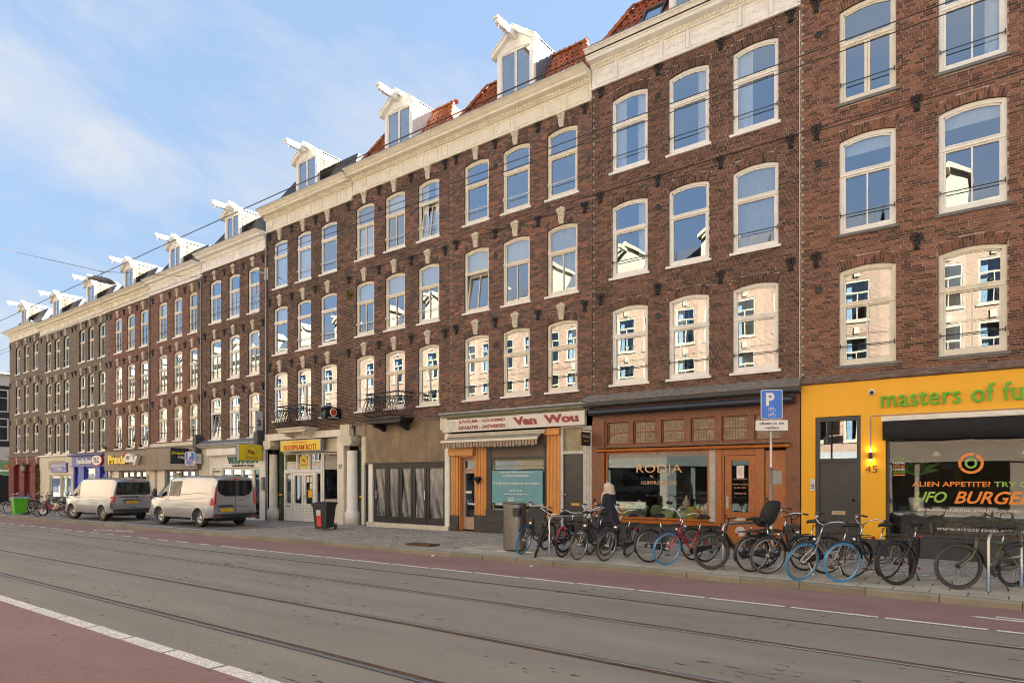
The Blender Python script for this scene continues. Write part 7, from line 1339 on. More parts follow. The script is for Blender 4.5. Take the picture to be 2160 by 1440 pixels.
# overhead tram wires, cross spans and the hanging lamp
wm_ = mat('copper_wire', (.03, .018, .014), .5, .5)
def wire(name, pts, r_, lab, n=5): return tag(MB().tube(pts, r_, n).build(name, wm_), lab, 'overhead wire')
def sag(y, z, s_, ph, x0=-95, x1=14, step=28): return [(x, y, z + gz(x) * .5 + s_ * 4 * (((x - x0 + ph) % step) / step - .5) ** 2) for x in [x0 + 4 * k for k in range(int((x1 - x0) / 4) + 1)]]
wire('contact_wire', sag(5.1, 5.72, .03, 0), .0065, 'taut overhead tram wire crossing the sky, nearest to the camera'); wire('contact_wire', sag(8.5, 6.14, .02, 9), .0045, 'thin overhead tram wire crossing the facades below the paired one')
wire('messenger_wire', sag(8.42, 7.03, .10, 6), .0065, 'upper of the paired dark overhead wires across the top windows'); wire('messenger_wire', sag(8.52, 6.97, .08, 6), .0065, 'lower of the paired dark overhead wires across the top windows')
wire('span_wire', [(-26.72, FY - .25, 11.25), (-26.8, 14, 10.35), (-26.8, 10.2, 9.62), (-26.8, 6, 9.60), (-26.8, 0, 10.3), (-26.8, -4, 11.4)], .008, 'thin cross wire carrying the hanging street lamp')
an = empty('wall_bracket', (-26.8, FY, 11.2), 0, 'white insulated wall bracket holding the lamp wire at the brick joint', 'bracket'); pn(an, 'plate', -26.82, -26.62, 10.95, 11.5, FY - .05, FY, white); MB().tube([(-26.72, FY - .02, 11.25), (-26.72, FY - .6, 11.20)], [.04, .02], 6).build('insulator', white, an)
hl = empty('hanging_lamp', (-26.8, 10.2, 9.5), R(0), 'flat grey street lamp hanging from a wire over the road at the left', 'street lamp'); m = MB(); m.add([(.16 * math.cos(a) * k, .50 * math.sin(a) * k, z) for k, z in ((.6, .10), (1, 0), (.9, -.05)) for a in [2 * math.pi * i / 18 for i in range(18)]], [(i * 18 + j, i * 18 + (j + 1) % 18, (i + 1) * 18 + (j + 1) % 18, (i + 1) * 18 + j) for i in range(2) for j in range(18)] + [tuple(range(18)), tuple(range(36, 54))]); lb(m, 'housing', mat('lamp_grey', (.20, .20, .20), .5), hl, True).location = (0, 0, -.2); lb(MB().tube([(0, 0, -.1), (0, .0, .12)], .02, 5).tube([(0, -.1, .12), (0, .1, .12)], .02, 5), 'hanger', gs_, hl)
# ---------------------------------------------------------------- bicycles
spokem = mat('spoke_steel', (.50, .47, .40), .35, .9); rimm = mat('rim_alloy', (.45, .44, .42), .3, .9); gripm = mat('grip_rubber', (.03, .03, .03), .7)
tyre_m = {'black': rubber, 'blue': mat('blue_tyre', (.05, .30, .62), .6, var=.1), 'cream': mat('brown_tyre', (.17, .115, .085), .8, var=.1), 'grey': mat('grey_tyre', (.07, .068, .06), .8, var=.1)}
redlamp = mat('red_reflector', (.50, .015, .015), .25); ambr = mat('amber_reflector', (.75, .22, .02), .3)
BC = {}
def bmesh_(k, f, m, sm=True):
    if k not in BC: BC[k] = f().mesh(k if isinstance(k, str) else k[0], m, sm)
    return BC[k]
def wheel(root, M, r, tr, tyre, dark=False, name='wheel'):
    t = inst(bmesh_(('wheel', r, tr, tyre), lambda: MB().torus(r - tr, tr, 40, 8), tyre_m[tyre]), name, root, M)
    inst(bmesh_(('rim', r, tr, dark), lambda: MB().torus(r - 2 * tr - .004, .011, 40, 5, ry=.014), black if dark else rimm), 'rim', t, Matrix.Identity(4))
    def sp():
        m = MB(); n = 26; R1 = r - 2 * tr - .01
        for i in range(n):
            a = 2 * math.pi * i / n; b = a + (.55 if i % 4 < 2 else -.55); s_ = .028 if i % 2 else -.028
            m.tube([(.024 * math.cos(b), s_, .024 * math.sin(b)), (R1 * math.cos(a), 0, R1 * math.sin(a))], .0016, 3)
        m.lathe([(.012, -.05), (.028, -.032), (.018, -.022), (.018, .022), (.028, .032), (.012, .05)], 10, 0, RX(R(90))); return m
    o = inst(bmesh_(('spokes', r, tr, dark), sp, iron if dark else spokem, False), 'spokes', t, Matrix.Identity(4)); o['kind'] = 'stuff'
    return t
def fender_mb(r, a0, a1, w_=.055, n=18):
    m = MB(); vs = []
    for i in range(n + 1):
        a = a0 + (a1 - a0) * i / n
        for y, dr in ((-w_ / 2, -.012), (-w_ * .3, .004), (0, .008), (w_ * .3, .004), (w_ / 2, -.012)): vs.append(((r + dr) * math.cos(a), y, (r + dr) * math.sin(a)))
    return m.add(vs, [(i * 5 + j, i * 5 + j + 1, i * 5 + j + 6, i * 5 + j + 5) for i in range(n) for j in range(4)])
def saddle_mb():
    m = MB(); sec = [(-.14, .075, .0), (-.12, .10, .02), (-.06, .10, .022), (.0, .065, .018), (.07, .032, .012), (.13, .022, .008), (.15, .012, -.005)]; n = 10; vs = []
    for x, w_, z in sec:
        for j in range(n): a = 2 * math.pi * j / n; vs.append((x, w_ * math.cos(a), z + (.024 if math.sin(a) > 0 else .04) * math.sin(a)))
    m.add(vs, [(i * n + j, i * n + (j + 1) % n, (i + 1) * n + (j + 1) % n, (i + 1) * n + j) for i in range(len(sec) - 1) for j in range(n)] + [tuple(range(n)), tuple(range((len(sec) - 1) * n, len(sec) * n))])
    for s_ in (-1, 1): m.tube([(-.10, s_ * .05, -.02), (-.08, s_ * .05, -.07), (-.02, s_ * .03, -.07)], .008, 4)
    return m
def bicycle(fx, fy, head, lab, kind='oma', frame=None, tyre='black', rear=None, r=.345, tr=.019, steer=0, lean=5, bar='up', dark=False, fender=True, rack=True, case=True, saddle=black, barm=None, tail=None, wb=1.10, group='bicycles parked along the kerb', z0=None, grip=None, flip=False, fm=None):
    """front wheel stands at (fx, fy); head is the heading angle (degrees, 0 = +X) from rear wheel to front wheel"""
    h = R(head); hx, hy = math.cos(h), math.sin(h)
    if flip: cx, cy_ = fx + hx * wb / 2, fy + hy * wb / 2     # (fx, fy) is then the rear wheel
    else: cx, cy_ = fx - hx * wb / 2, fy - hy * wb / 2
    zg_ = (.122 if z0 is None else z0) + gz(cx); e = empty('bicycle', (cx, cy_, zg_), 0, lab, 'bicycle', group); e.rotation_euler = (R(lean), 0, h); e.rotation_mode = 'XYZ'
    WM[e.name] = T(cx, cy_, zg_) @ RZ(h) @ RX(R(lean)); fr = frame or black; barm = barm or chrome; B = T(-wb / 2, 0, 0); tk = .016 if kind != 'ebike' else .032
    ra = (0, 0, r); bb = (.45, 0, .29); sc_ = (.31, 0, .72); hb = (.86, 0, .66); ht = (.815, 0, .84 if kind != 'oma' else .90); st_ = (.285, 0, .80)
    m = MB()
    for s_ in (-1, 1): m.tube([(bb[0], s_ * .03, bb[2]), (.2, s_ * .055, .31), (0, s_ * .06, r)], tk * .62, 6); m.tube([(sc_[0], s_ * .02, sc_[2] - .05), (0, s_ * .06, r)], tk * .5, 6)
    m.tube([bb, sc_], tk, 8); m.tube([(hb[0], 0, hb[2]), (ht[0], 0, ht[2])], tk * 1.15, 8)
    if kind == 'oma': m.tube([(hb[0] - .005, 0, hb[2] + .02), (.76, 0, .50), (.66, 0, .36), (.56, 0, .30), bb], tk, 8); m.tube([(ht[0] + .01, 0, ht[2] - .05), (.745, 0, .62), (.66, 0, .47), (.55, 0, .40), (.40, 0, .47)], tk * .85, 8)
    elif kind == 'step': m.tube([(hb[0], 0, hb[2] + .01), bb], tk * 1.2, 8); m.tube([(ht[0], 0, ht[2] - .08), (.62, 0, .50), (.37, 0, .50)], tk * .9, 8)
    elif kind == 'mens': m.tube([hb, bb], tk * 1.1, 8); m.tube([(ht[0], 0, ht[2] - .03), (sc_[0], 0, sc_[2] + .03)], tk, 8)
    elif kind == 'ebike': m.tube([(hb[0], 0, hb[2] + .02), (.50, 0, .30), bb], [.036, .045, .04], 10); m.tube([(ht[0], 0, ht[2] - .03), (sc_[0], 0, sc_[2] + .01)], .022, 8); m.tube([bb, sc_], .030, 10)
    elif kind == 'ebikelow': m.tube([(hb[0], 0, hb[2] + .06), (.70, 0, .50), (.56, 0, .34), bb], [.034, .038, .045, .04], 10); m.tube([bb, (sc_[0] + .02, 0, sc_[2])], .034, 10)
    fo = inst(m.mesh('frame', fr, True), 'frame', e, B)
    top = .88 if saddle is not None else .8
    MB_ = MB().tube([(sc_[0], 0, sc_[2]), (sc_[0] - .035, 0, .93)], .0125, 7); inst(MB_.mesh('seat_post', chrome, True), 'seat_post', e, B)
    inst(bmesh_(('saddle', saddle.name), saddle_mb, saddle), 'saddle', e, B @ T(sc_[0] - .055, 0, .985))
    wheel(e, B @ T(0, 0, r), r, tr, rear or 'black', dark, 'rear_wheel')
    ax = Vector((-(hb[0] - ht[0]), 0, ht[2] - hb[2])).normalized(); P = Vector(hb); S_ = Matrix.Translation(P) @ Matrix.Rotation(R(steer), 4, ax) @ Matrix.Translation(-P)
    fa = Vector((wb, 0, r)); m = MB()
    for s_ in (-1, 1): m.tube([(hb[0] - .0, s_ * .03, hb[2] - .02), (hb[0] + .07, s_ * .05, .52), (wb - .02, s_ * .05, r + .03), (wb, s_ * .05, r)], .012 if kind[:5] != 'ebike' else .020, 7)
    m.tube([(hb[0], -.035, hb[2] - .01), (hb[0], .035, hb[2] - .01)], .018, 6); inst(m.mesh('fork', fm or fr, True), 'fork', e, B @ S_)
    hp = Vector(ht) + ax * .17; m = MB(); m.tube([tuple(Vector(ht)), tuple(hp)], .013, 8)
    if bar == 'up': pts = [(hp.x + .03, 0, hp.z + .0), (hp.x + .05, .08, hp.z + .015), (hp.x + .05, .17, hp.z + .09), (hp.x - .02, .26, hp.z + .13), (hp.x - .13, .29, hp.z + .12), (hp.x - .24, .28, hp.z + .10)]
    elif bar == 'low': pts = [(hp.x + .03, 0, hp.z + .0), (hp.x + .04, .10, hp.z + .02), (hp.x + .0, .22, hp.z + .05), (hp.x - .10, .29, hp.z + .04), (hp.x - .20, .29, hp.z + .03)]
    else: pts = [(hp.x + .06, 0, hp.z), (hp.x + .05, .10, hp.z + .01), (hp.x + .02, .22, hp.z + .03), (hp.x - .03, .34, hp.z + .03)]
    m.tube([(hp.x, 0, hp.z), (hp.x + .035, 0, hp.z)], .014, 6); full = [(p[0], -p[1], p[2]) for p in pts[:0:-1]] + pts; m.tube(full, .011, 7); hbm = inst(m.mesh('handlebar', barm, True), 'handlebar', e, B @ S_)
    for s_ in (-1, 1):
        a, b = Vector(pts[-2]), Vector(pts[-1]); a = a.lerp(b, .15); g = MB(); g.tube([(a.x, s_ * a.y, a.z), (b.x - .005, s_ * b.y, b.z)], .017, 8); inst(g.mesh('grip', grip or gripm, True), 'grip', hbm, Matrix.Identity(4))
    if bar == 'up': g = MB(); g.ball((pts[2][0] - .01, -pts[2][1] + .03, pts[2][2] + .02), .026, 10, 6, 0, (1, 1, .8)); inst(g.mesh('bell', chrome, True), 'bell', hbm, Matrix.Identity(4))
    wheel(e, B @ S_ @ T(wb, 0, r), r, tr, tyre, dark, 'front_wheel')
    g = MB(); g.lathe([(.01, -.04), (.035, -.02), (.04, .02), (.036, .025)], 10, 0, T(hb[0] + .06, 0, hb[2] + .08) @ RY(R(90))); inst(g.mesh('headlamp', chrome if not dark else black, True), 'headlamp', e, B @ S_)
    if fender:
        fmn = fm if kind == 'oma' and fm else black
        inst(bmesh_(('rear_fender', r, fmn.name), lambda: fender_mb(r + .022, R(15), R(200)), fmn), 'fender', e, B @ T(0, 0, r)); inst(bmesh_(('front_fender', r, fmn.name), lambda: fender_mb(r + .022, R(38), R(170)), fmn), 'fender', e, B @ S_ @ T(wb, 0, r))
    if rack:
        m = MB(); m.tube([(.20, .05, .76), (-.02, .07, .77), (-.28, .07, .77), (-.30, 0, .77), (-.28, -.07, .77), (-.02, -.07, .77), (.20, -.05, .76)], .007, 5)
        for s_ in (-1, 1): m.tube([(0, s_ * .065, r), (-.10, s_ * .07, .77)], .006, 4); m.tube([(.0, s_ * .065, r), (.06, s_ * .07, .77)], .006, 4)
        for x in (-.2, -.1, 0, .1): m.tube([(x, -.07, .772), (x, .07, .772)], .006, 4)
        inst(m.mesh('rack', black, True), 'rack', e, B)
    if tail is not False: inst(bmesh_('tail_light', lambda: MB().box(-.33, -.30, -.025, .025, .71, .745), redlamp, False), 'tail_light', e, B)
    if case: m = MB(); m.strip([(-.06, .385), (.10, .39), (.40, .375), (.53, .35), (.56, .29)], [(-.07, .31), (.10, .29), (.35, .235), (.50, .215), (.56, .29)], .055, .075) ; inst(m.mesh('chain_case', black), 'chain_case', e, B)
    else: m = MB(); m.torus(.085, .008, 20, 4, 0, T(bb[0], .06, bb[2])); m.tube([(0, .06, r + .03), (bb[0], .06, bb[2] + .085)], .005, 3); m.tube([(0, .06, r - .03), (bb[0], .06, bb[2] - .085)], .005, 3); inst(m.mesh('chain', iron), 'chain', e, B)
    m = MB()
    ca = random.uniform(-.6, 1.2)
    for s_ in (-1, 1): ex, ez = s_ * .165 * math.cos(ca), s_ * .165 * math.sin(ca); m.tube([(bb[0], s_ * .085, bb[2]), (bb[0] + ex, s_ * .095, bb[2] + ez)], .010, 5)
    cr_ = inst(m.mesh('crank', chrome), 'crank', e, B)
    for s_ in (-1, 1): ex, ez = s_ * .165 * math.cos(ca), s_ * .165 * math.sin(ca); q = MB(); q.box(bb[0] + ex - .045, bb[0] + ex + .045, min(s_ * .10, s_ * .18), max(s_ * .10, s_ * .18), bb[2] + ez - .012, bb[2] + ez + .012); q.box(bb[0] + ex + .045, bb[0] + ex + .05, min(s_ * .11, s_ * .17), max(s_ * .11, s_ * .17), bb[2] + ez - .008, bb[2] + ez + .008, 1); inst(q.mesh('pedal', [gripm, ambr]), 'pedal', cr_, Matrix.Identity(4))
    m = MB(); m.tube([(.36, .04, .27), (.30, .16 + .0, .02)], .009, 5); m.tube([(.30, .16, .02), (.25, .17, .015)], .009, 5); inst(m.mesh('kickstand', iron if dark else chrome), 'kickstand', e, B)
    return e
red_f = mat('red_frame', (.55, .018, .015), .3, var=.05, coat=.5); grey_f = mat('silver_grey_frame', (.40, .41, .42), .3, .3, var=.05); navy_f = mat('navy_frame', (.03, .045, .12), .35, coat=.4); olive_f = mat('olive_frame', (.12, .12, .085), .55, .2, var=.08); dkgrey = mat('dark_grey_frame', (.035, .037, .04), .4, coat=.2); blk_f = mat('gloss_black_frame', (.012, .012, .012), .25, coat=.5); silverf = mat('silver_fender', (.35, .40, .50), .25, .8)
brownl = mat('brown_leather', (.14, .045, .025), .5, var=.2)
A = lambda dx, dy: math.degrees(math.atan2(dy, dx))
bicycle(-9.02, 12.42, A(.05, -1), 'black bicycle with a blue front tyre, leftmost beside the steel litter bin', 'oma', blk_f, 'blue', steer=0, lean=-12, grip=redlamp)
cb_ = bicycle(-8.50, 12.18, A(-.10, -1), 'dark bicycle carrying a black crate in front, second from the litter bin', 'mens', dkgrey, 'black', steer=35, lean=-13, bar='low', dark=True)
cr2 = empty('crate', (-8.62, 12.45, .95), 0, 'black plastic crate mounted over the front wheel of the second bicycle', 'crate'); cr2.rotation_euler = (R(-6), R(14), R(28)); m = MB(); m.box(-.20, .20, -.15, .15, 0, .012)
for a in ((-.20, .20, -.15, -.14), (-.20, .20, .14, .15), (-.20, -.19, -.14, .14), (.19, .20, -.14, .14)): m.box(a[0], a[1], a[2], a[3], .012, .25)
m.box(-.21, .21, -.16, -.15, .22, .25); m.build('crate_body', gripm, cr2, world=False); [MB().box(-.18 + .06 * k, -.165 + .06 * k, -.156, -.15, .03, .22).build('crate_rib', gripm, cr2, world=False) for k in range(7)]
bicycle(-7.88, 12.42, A(-.10, -1), 'small wheeled black sport bicycle wrapped with a red cable lock', 'mens', blk_f, 'black', r=.32, tr=.014, steer=5, lean=-5, bar='flat', dark=True, fender=False, rack=False, case=False)
lk = MB().tube([(-7.98 + .16 * math.cos(a) * .6, 12.55 + .1 * math.sin(a), .62 + .17 * math.sin(a)) for a in [i * .5 for i in range(-1, 11)]], .022, 8).build('cable_lock', mat('red_hose', (.42, .05, .06), .5), None, True); tag(lk, 'thick red cable lock looped round the sport bicycle by the left steel stand', 'lock')
bicycle(-7.32, 12.18, A(-.06, -1), 'black roadster with brown tyres and upright chrome handlebar', 'oma', blk_f, 'cream', 'cream', steer=0, lean=-6, saddle=black)
bicycle(-6.72, 12.30, A(.02, -1), 'black bicycle with pale rims and a thin front tyre below the woman', 'oma', blk_f, 'grey', 'black', steer=-10, lean=-14, fm=None)
bicycle(-7.62, 13.25, A(-.25, 1), 'black bicycle with a brown leather saddle standing back to front near the woman', 'mens', dkgrey, 'grey', 'cream', steer=5, lean=-4, saddle=brownl, flip=True, bar='low')
bicycle(-5.86, 12.68, A(.55, .84), 'navy bicycle turned rear to the road with silver fender and red tail light', 'mens', navy_f, 'black', 'black', steer=10, lean=-3, flip=True, fm=silverf)
bicycle(-5.42, 12.48, A(-.42, -.9), 'red bicycle with a blue front tyre under the hummus shop window', 'step', red_f, 'blue', 'black', steer=-6, lean=-11, fm=red_f)
bicycle(-4.42, 12.36, A(-.66, -.75), 'matt black electric bicycle with wide tyres leaning on the middle steel stand', 'ebikelow', dkgrey, 'grey', 'black', r=.35, tr=.030, steer=-16, lean=-5, bar='flat', dark=True, barm=black)
bicycle(-3.72, 12.55, A(.70, .72), 'black bicycle behind with a child seat, turned rear to the road', 'mens', blk_f, 'black', 'black', steer=0, lean=4, flip=True, bar='up', barm=black)
bicycle(-3.42, 12.48, A(-.78, -.62), 'tall black roadster with pale front rim beside the brown pilaster', 'oma', blk_f, 'grey', 'black', steer=4, lean=-7)
bicycle(-2.76, 12.05, A(-.62, -.78), 'grey framed bicycle with a bright blue front tyre before the yellow wall', 'step', grey_f, 'blue', 'black', steer=3, lean=-13, case=False, fm=grey_f, grip=None)
bicycle(-2.12, 12.20, A(-.50, -.87), 'black framed bicycle with a blue front tyre before the number 45 door', 'step', dkgrey, 'blue', 'black', steer=-18, lean=-10, case=False)
bicycle(-1.27, 12.42, A(-.05, -1), 'dark grey sport bicycle with a flat handlebar and its front wheel turned square', 'mens', dkgrey, 'black', 'black', r=.36, tr=.024, steer=-46, lean=-7, bar='flat', dark=True, barm=black, rack=False, case=False)
bicycle(-.48, 12.56, A(-.62, -.78), 'matt olive bicycle at the right edge leaning on the steel stand', 'ebike', olive_f, 'grey', 'grey', r=.365, tr=.025, steer=-22, lean=-6, bar='flat', dark=True, barm=black, rack=False, case=False, fm=olive_f)
# child seat on the bicycle behind the stand
cs = empty('child_seat', (-3.52, 12.80, .98), 0, 'dark grey plastic child seat leaning back above the rear wheel of a bicycle', 'child seat'); cs.rotation_euler = (R(4), 0, R(135)); WM[cs.name] = T(-3.52, 12.80, .98) @ RZ(R(135)); csm = mat('seat_plastic', (.035, .037, .042), .5, var=.1)
m = MB(); sec = [(.18, .0, .13, .10), (.16, .02, .15, .12), (.06, .0, .16, .12), (-.06, .04, .165, .14), (-.13, .14, .165, .12), (-.17, .28, .17, .09), (-.21, .40, .16, .06), (-.24, .50, .12, .03)]; n = 12; vs = []
for x, z, w_, dp in sec:
    for j in range(n + 1): t = j / n * 2 - 1; vs.append((x + dp * (abs(t) ** 2.4), w_ * t, z + (.10 * abs(t) ** 3 if z < .1 else 0)))
k0 = len(vs); vs += [(v[0] - .018, v[1] * 1.07, v[2] - .018) for v in vs]
m.add(vs, [(i * (n + 1) + j, i * (n + 1) + j + 1, (i + 1) * (n + 1) + j + 1, (i + 1) * (n + 1) + j) for i in range(len(sec) - 1) for j in range(n)] + [(k0 + (i + 1) * (n + 1) + j, k0 + (i + 1) * (n + 1) + j + 1, k0 + i * (n + 1) + j + 1, k0 + i * (n + 1) + j) for i in range(len(sec) - 1) for j in range(n)]); m.build('shell', csm, cs, True, world=False)
m = MB(); [m.tube([(-.16, y, .40), (-.08, y * .9, .20), (.0, y * .6, .08)], .012, 4) for y in (-.05, .05)]; m.build('harness', mat('navy_strap', (.02, .03, .10), .7), cs, world=False); m = MB(); m.tube([(-.10, 0, .02), (-.05, 0, -.22)], .014, 5); m.build('bracket', iron, cs, world=False); [MB().box(-.02, .20, y - .025, y + .025, -.02, .0).build('foot_rest', csm, cs, world=False).__setattr__('location', (.12, 0, -.08)) for y in (-.15, .15)]
# far left: a red bicycle, a motor scooter and dark bicycles
bicycle(-39.9, 12.25, A(-.30, -.95), 'red bicycle on its stand behind the silver panel van at the far left', 'step', red_f, 'black', 'black', steer=12, lean=6, group='bicycles at the far left', z0=.12, barm=black, case=False)
for i, (x, y, a, lab) in enumerate(((-44.6, 12.9, 230, 'dark bicycle behind the green wheelie bin'), (-45.6, 12.6, 250, 'dark bicycle left of the green wheelie bin'), (-46.7, 12.7, 235, 'dark bicycle at the left edge, nearest to the road'), (-47.5, 14.2, 240, 'dark bicycle at the left edge, closest to the red bar'))): bicycle(x, y, a, lab, 'oma' if i % 2 else 'mens', blk_f, 'black', 'black', steer=10 * i - 10, lean=3, group='bicycles at the far left', z0=.12)
sc = empty('motor_scooter', (-40.35, 13.3, gz(-40) + .12), 0, 'black motor scooter with a round top box parked beside the red bicycle', 'scooter'); sc.rotation_euler = (0, R(0), R(238)); scb = mat('scooter_black', (.02, .022, .03), .25, coat=.6)
def loft(sec, n=12):
    m = MB(); vs = []
    for x, z, ry, rz_ in sec: vs += [(x, ry * math.cos(2 * math.pi * j / n), z + rz_ * math.sin(2 * math.pi * j / n)) for j in range(n)]
    return m.add(vs, [(i * n + j, i * n + (j + 1) % n, (i + 1) * n + (j + 1) % n, (i + 1) * n + j) for i in range(len(sec) - 1) for j in range(n)] + [tuple(reversed(range(n))), tuple(range((len(sec) - 1) * n, len(sec) * n))])
loft([(-.75, .62, .03, .03), (-.70, .60, .12, .10), (-.45, .56, .17, .18), (-.15, .50, .17, .20), (.0, .42, .14, .16), (.1, .34, .10, .08)]).build('rear_body', scb, sc, True, world=False); loft([(.0, .30, .16, .04), (.30, .30, .17, .05), (.42, .34, .18, .08)]).build('footboard', scb, sc, True, world=False)
m = MB(); m.add([(x, y, z) for x, z, w_ in ((.40, .32, .18), (.50, .55, .22), (.50, .80, .20), (.44, .98, .10)) for y in (-w_, -w_ * .5, 0, w_ * .5, w_)], [(i * 5 + j, i * 5 + j + 1, i * 5 + j + 6, i * 5 + j + 5) for i in range(3) for j in range(4)]); m.build('leg_shield', mat('scooter_grey', (.20, .23, .28), .3, coat=.4), sc, True, world=False)
loft([(-.62, .74, .10, .03), (-.4, .78, .15, .05), (-.1, .76, .13, .05), (.02, .74, .06, .03)]).build('saddle', black, sc, True, world=False); m = MB(); m.ball((-.78, 0, .98), .20, 14, 9, 0, (1.1, 1.2, .75)); m.build('top_box', mat('box_black', (.025, .025, .028), .35), sc, True, world=False); m = MB(); m.tube([(-.6, 0, .75), (-.85, 0, .82)], .02, 5); m.build('carrier', iron, sc, world=False)
m = MB(); m.tube([(.72, .05, .26), (.60, .05, .55), (.46, 0, .95)], .025, 7); m.tube([(.44, -.30, 1.02), (.46, -.1, 1.0), (.46, .1, 1.0), (.44, .30, 1.02)], .016, 6); m.build('fork', iron, sc, True, world=False); [MB().tube([(.44, .2 * s_, 1.03), (.44, .28 * s_, 1.22)], .006, 4).ball((.44, .30 * s_, 1.24), .06, 8, 6, 0, (.3, 1.2, .9)).build('mirror', black, sc, world=False) for s_ in (-1, 1)]
MB().ball((.54, 0, .86), .09, 10, 7, 0, (.5, 1, 1)).build('headlamp', chrome, sc, True, world=False)
for x, nm in ((.74, 'front_wheel'), (-.48, 'rear_wheel')): o = MB().torus(.20, .055, 26, 8).build(nm, rubber, sc, True, world=False); o.location = (x, 0, .255); q = MB().lathe([(.15, -.03), (.15, .03)], 14, 0, RX(R(90))).build('rim', rimm, o, world=False)
# ---------------------------------------------------------------- vans
carp = mat('silver_van_paint', (.46, .47, .48), .25, .55, var=.02, coat=.8); carg = pane_mat('van_glass', .30, tint=(.30, .32, .32), wave=0); carblk = mat('van_black_trim', (.03, .031, .033), .55); glsd = mat('van_dark_glass', (.012, .014, .016), .05, spec=.6)
plate_y = mat('plate_yellow', (.75, .42, .02), .4); plate_b = mat('plate_blue', (.02, .10, .55), .4); tailred = mat('tail_lamp_red', (.55, .02, .015), .15, coat=.8); lampw = mat('lamp_clear', (.70, .66, .60), .15, coat=.8)
class Van:
    def __init__(s, st): s.st = st
    def sec(s, x):
        st = s.st
        for i in range(len(st) - 1):
            if x <= st[i + 1][0] or i == len(st) - 2:
                t = max(0, min(1, (x - st[i][0]) / (st[i + 1][0] - st[i][0]))); return [st[i][k] + (st[i + 1][k] - st[i][k]) * t for k in range(6)]
    def ring(s, x):
        _, zb, zt, w_, wr, bl = s.sec(x); h = zt - bl
        return [(0, zb), (w_ * .80, zb), (w_ * .97, zb + .05), (w_ * .995, zb + .16), (w_, (zb + bl) * .5), (w_ * .985, bl), (w_ * .985 + (wr - w_) * .45, bl + h * .45), (wr + .02, bl + h * .80), (wr - .03, bl + h * .93), (wr - .16, bl + h * .99), (0, zt + .015)]
    def y(s, x, z):
        rg = s.ring(x)
        for a, b in zip(rg[1:-1], rg[2:]):
            if a[1] <= z <= b[1] + 1e-6: return a[0] + (b[0] - a[0]) * (z - a[1]) / max(1e-6, b[1] - a[1])
        return rg[-2][0]
    def body(s):
        xs = [q[0] for q in s.st]; m = MB(); n = 11; k = 2 * n - 2; vs = []
        for x in xs: rg = s.ring(x); vs += [(x, p[0], p[1]) for p in rg] + [(x, -p[0], p[1]) for p in rg[-2:0:-1]]
        m.add(vs, [(i * k + j, i * k + (j + 1) % k, (i + 1) * k + (j + 1) % k, (i + 1) * k + j) for i in range(len(xs) - 1) for j in range(k)] + [tuple(reversed(range(k))), tuple(range((len(xs) - 1) * k, len(xs) * k))]); return m
    def patch(s, side, q, off=.006, n=8):
        """q: four corners (x,z) bottom-left, bottom-right, top-right, top-left; curved with the body side"""
        vs = []
        for j in range(n + 1):
            for i in range(n + 1):
                u, v = i / n, j / n; x = (q[0][0] * (1 - u) + q[1][0] * u) * (1 - v) + (q[3][0] * (1 - u) + q[2][0] * u) * v; z = (q[0][1] * (1 - u) + q[1][1] * u) * (1 - v) + (q[3][1] * (1 - u) + q[2][1] * u) * v
                vs.append((x, side * (s.y(x, z) + off), z))
        return MB().add(vs, [(j * (n + 1) + i, j * (n + 1) + i + 1, (j + 1) * (n + 1) + i + 1, (j + 1) * (n + 1) + i) for j in range(n) for i in range(n)])
    def line(s, side, pts, w_=.006, off=.002):
        m = MB(); P = [(x, side * (s.y(x, z) + off), z) for x, z in pts]; return m.tube(P, w_, 4)
def cut_wheels(me, axles, r, wy):
    o = bpy.data.objects.new('tmp', me); C.objects.link(o); tmp = [o]
    for ax_ in axles:
        for s_ in (-1, 1):
            c = bpy.data.objects.new('cut', MB().lathe([(r, -.16), (r, .30)], 28, 0, T(ax_, s_ * wy, .34) @ RX(R(-90 * s_))).mesh('cut', carblk)); C.objects.link(c); tmp.append(c); b = o.modifiers.new('b', 'BOOLEAN'); b.object = c; b.operation = 'DIFFERENCE'; b.solver = 'EXACT'
    bpy.context.view_layer.update(); dg = bpy.context.evaluated_depsgraph_get(); nm = bpy.data.meshes.new_from_object(o.evaluated_get(dg))
    for t in tmp: bpy.data.objects.remove(t)
    return nm
def van_wheel(e, x, y, r, steer=0, cap=rimm, side=1):
    w_ = MB(); w_.lathe([(.20, -.08), (.21, -.10), (r - .02, -.11), (r, -.085), (r, .085), (r - .02, .11), (.21, .10), (.20, .08)], 30, 0, RX(R(90)), cap=False); o = inst(w_.mesh('tyre', rubber, True), 'wheel', e, T(x, y, r) @ RZ(R(steer)))
    q = MB(); q.lathe([(.225, .05), (.22, .09), (.17, .085), (.14, .055), (.07, .06), (.05, .09), (.001, .092)], 24, 0, RX(R(90 * -side))); inst(q.mesh('hub_cap', cap, True), 'hub_cap', o, Matrix.Identity(4))
    q = MB(); [q.box(-.022, .022, side * .088 - .004, side * .088 + .004, .15, .185, M=RY(2 * math.pi * i / 10)) for i in range(10)]; inst(q.mesh('hub_slot', carblk), 'hub_slot', o, Matrix.Identity(4)); return o
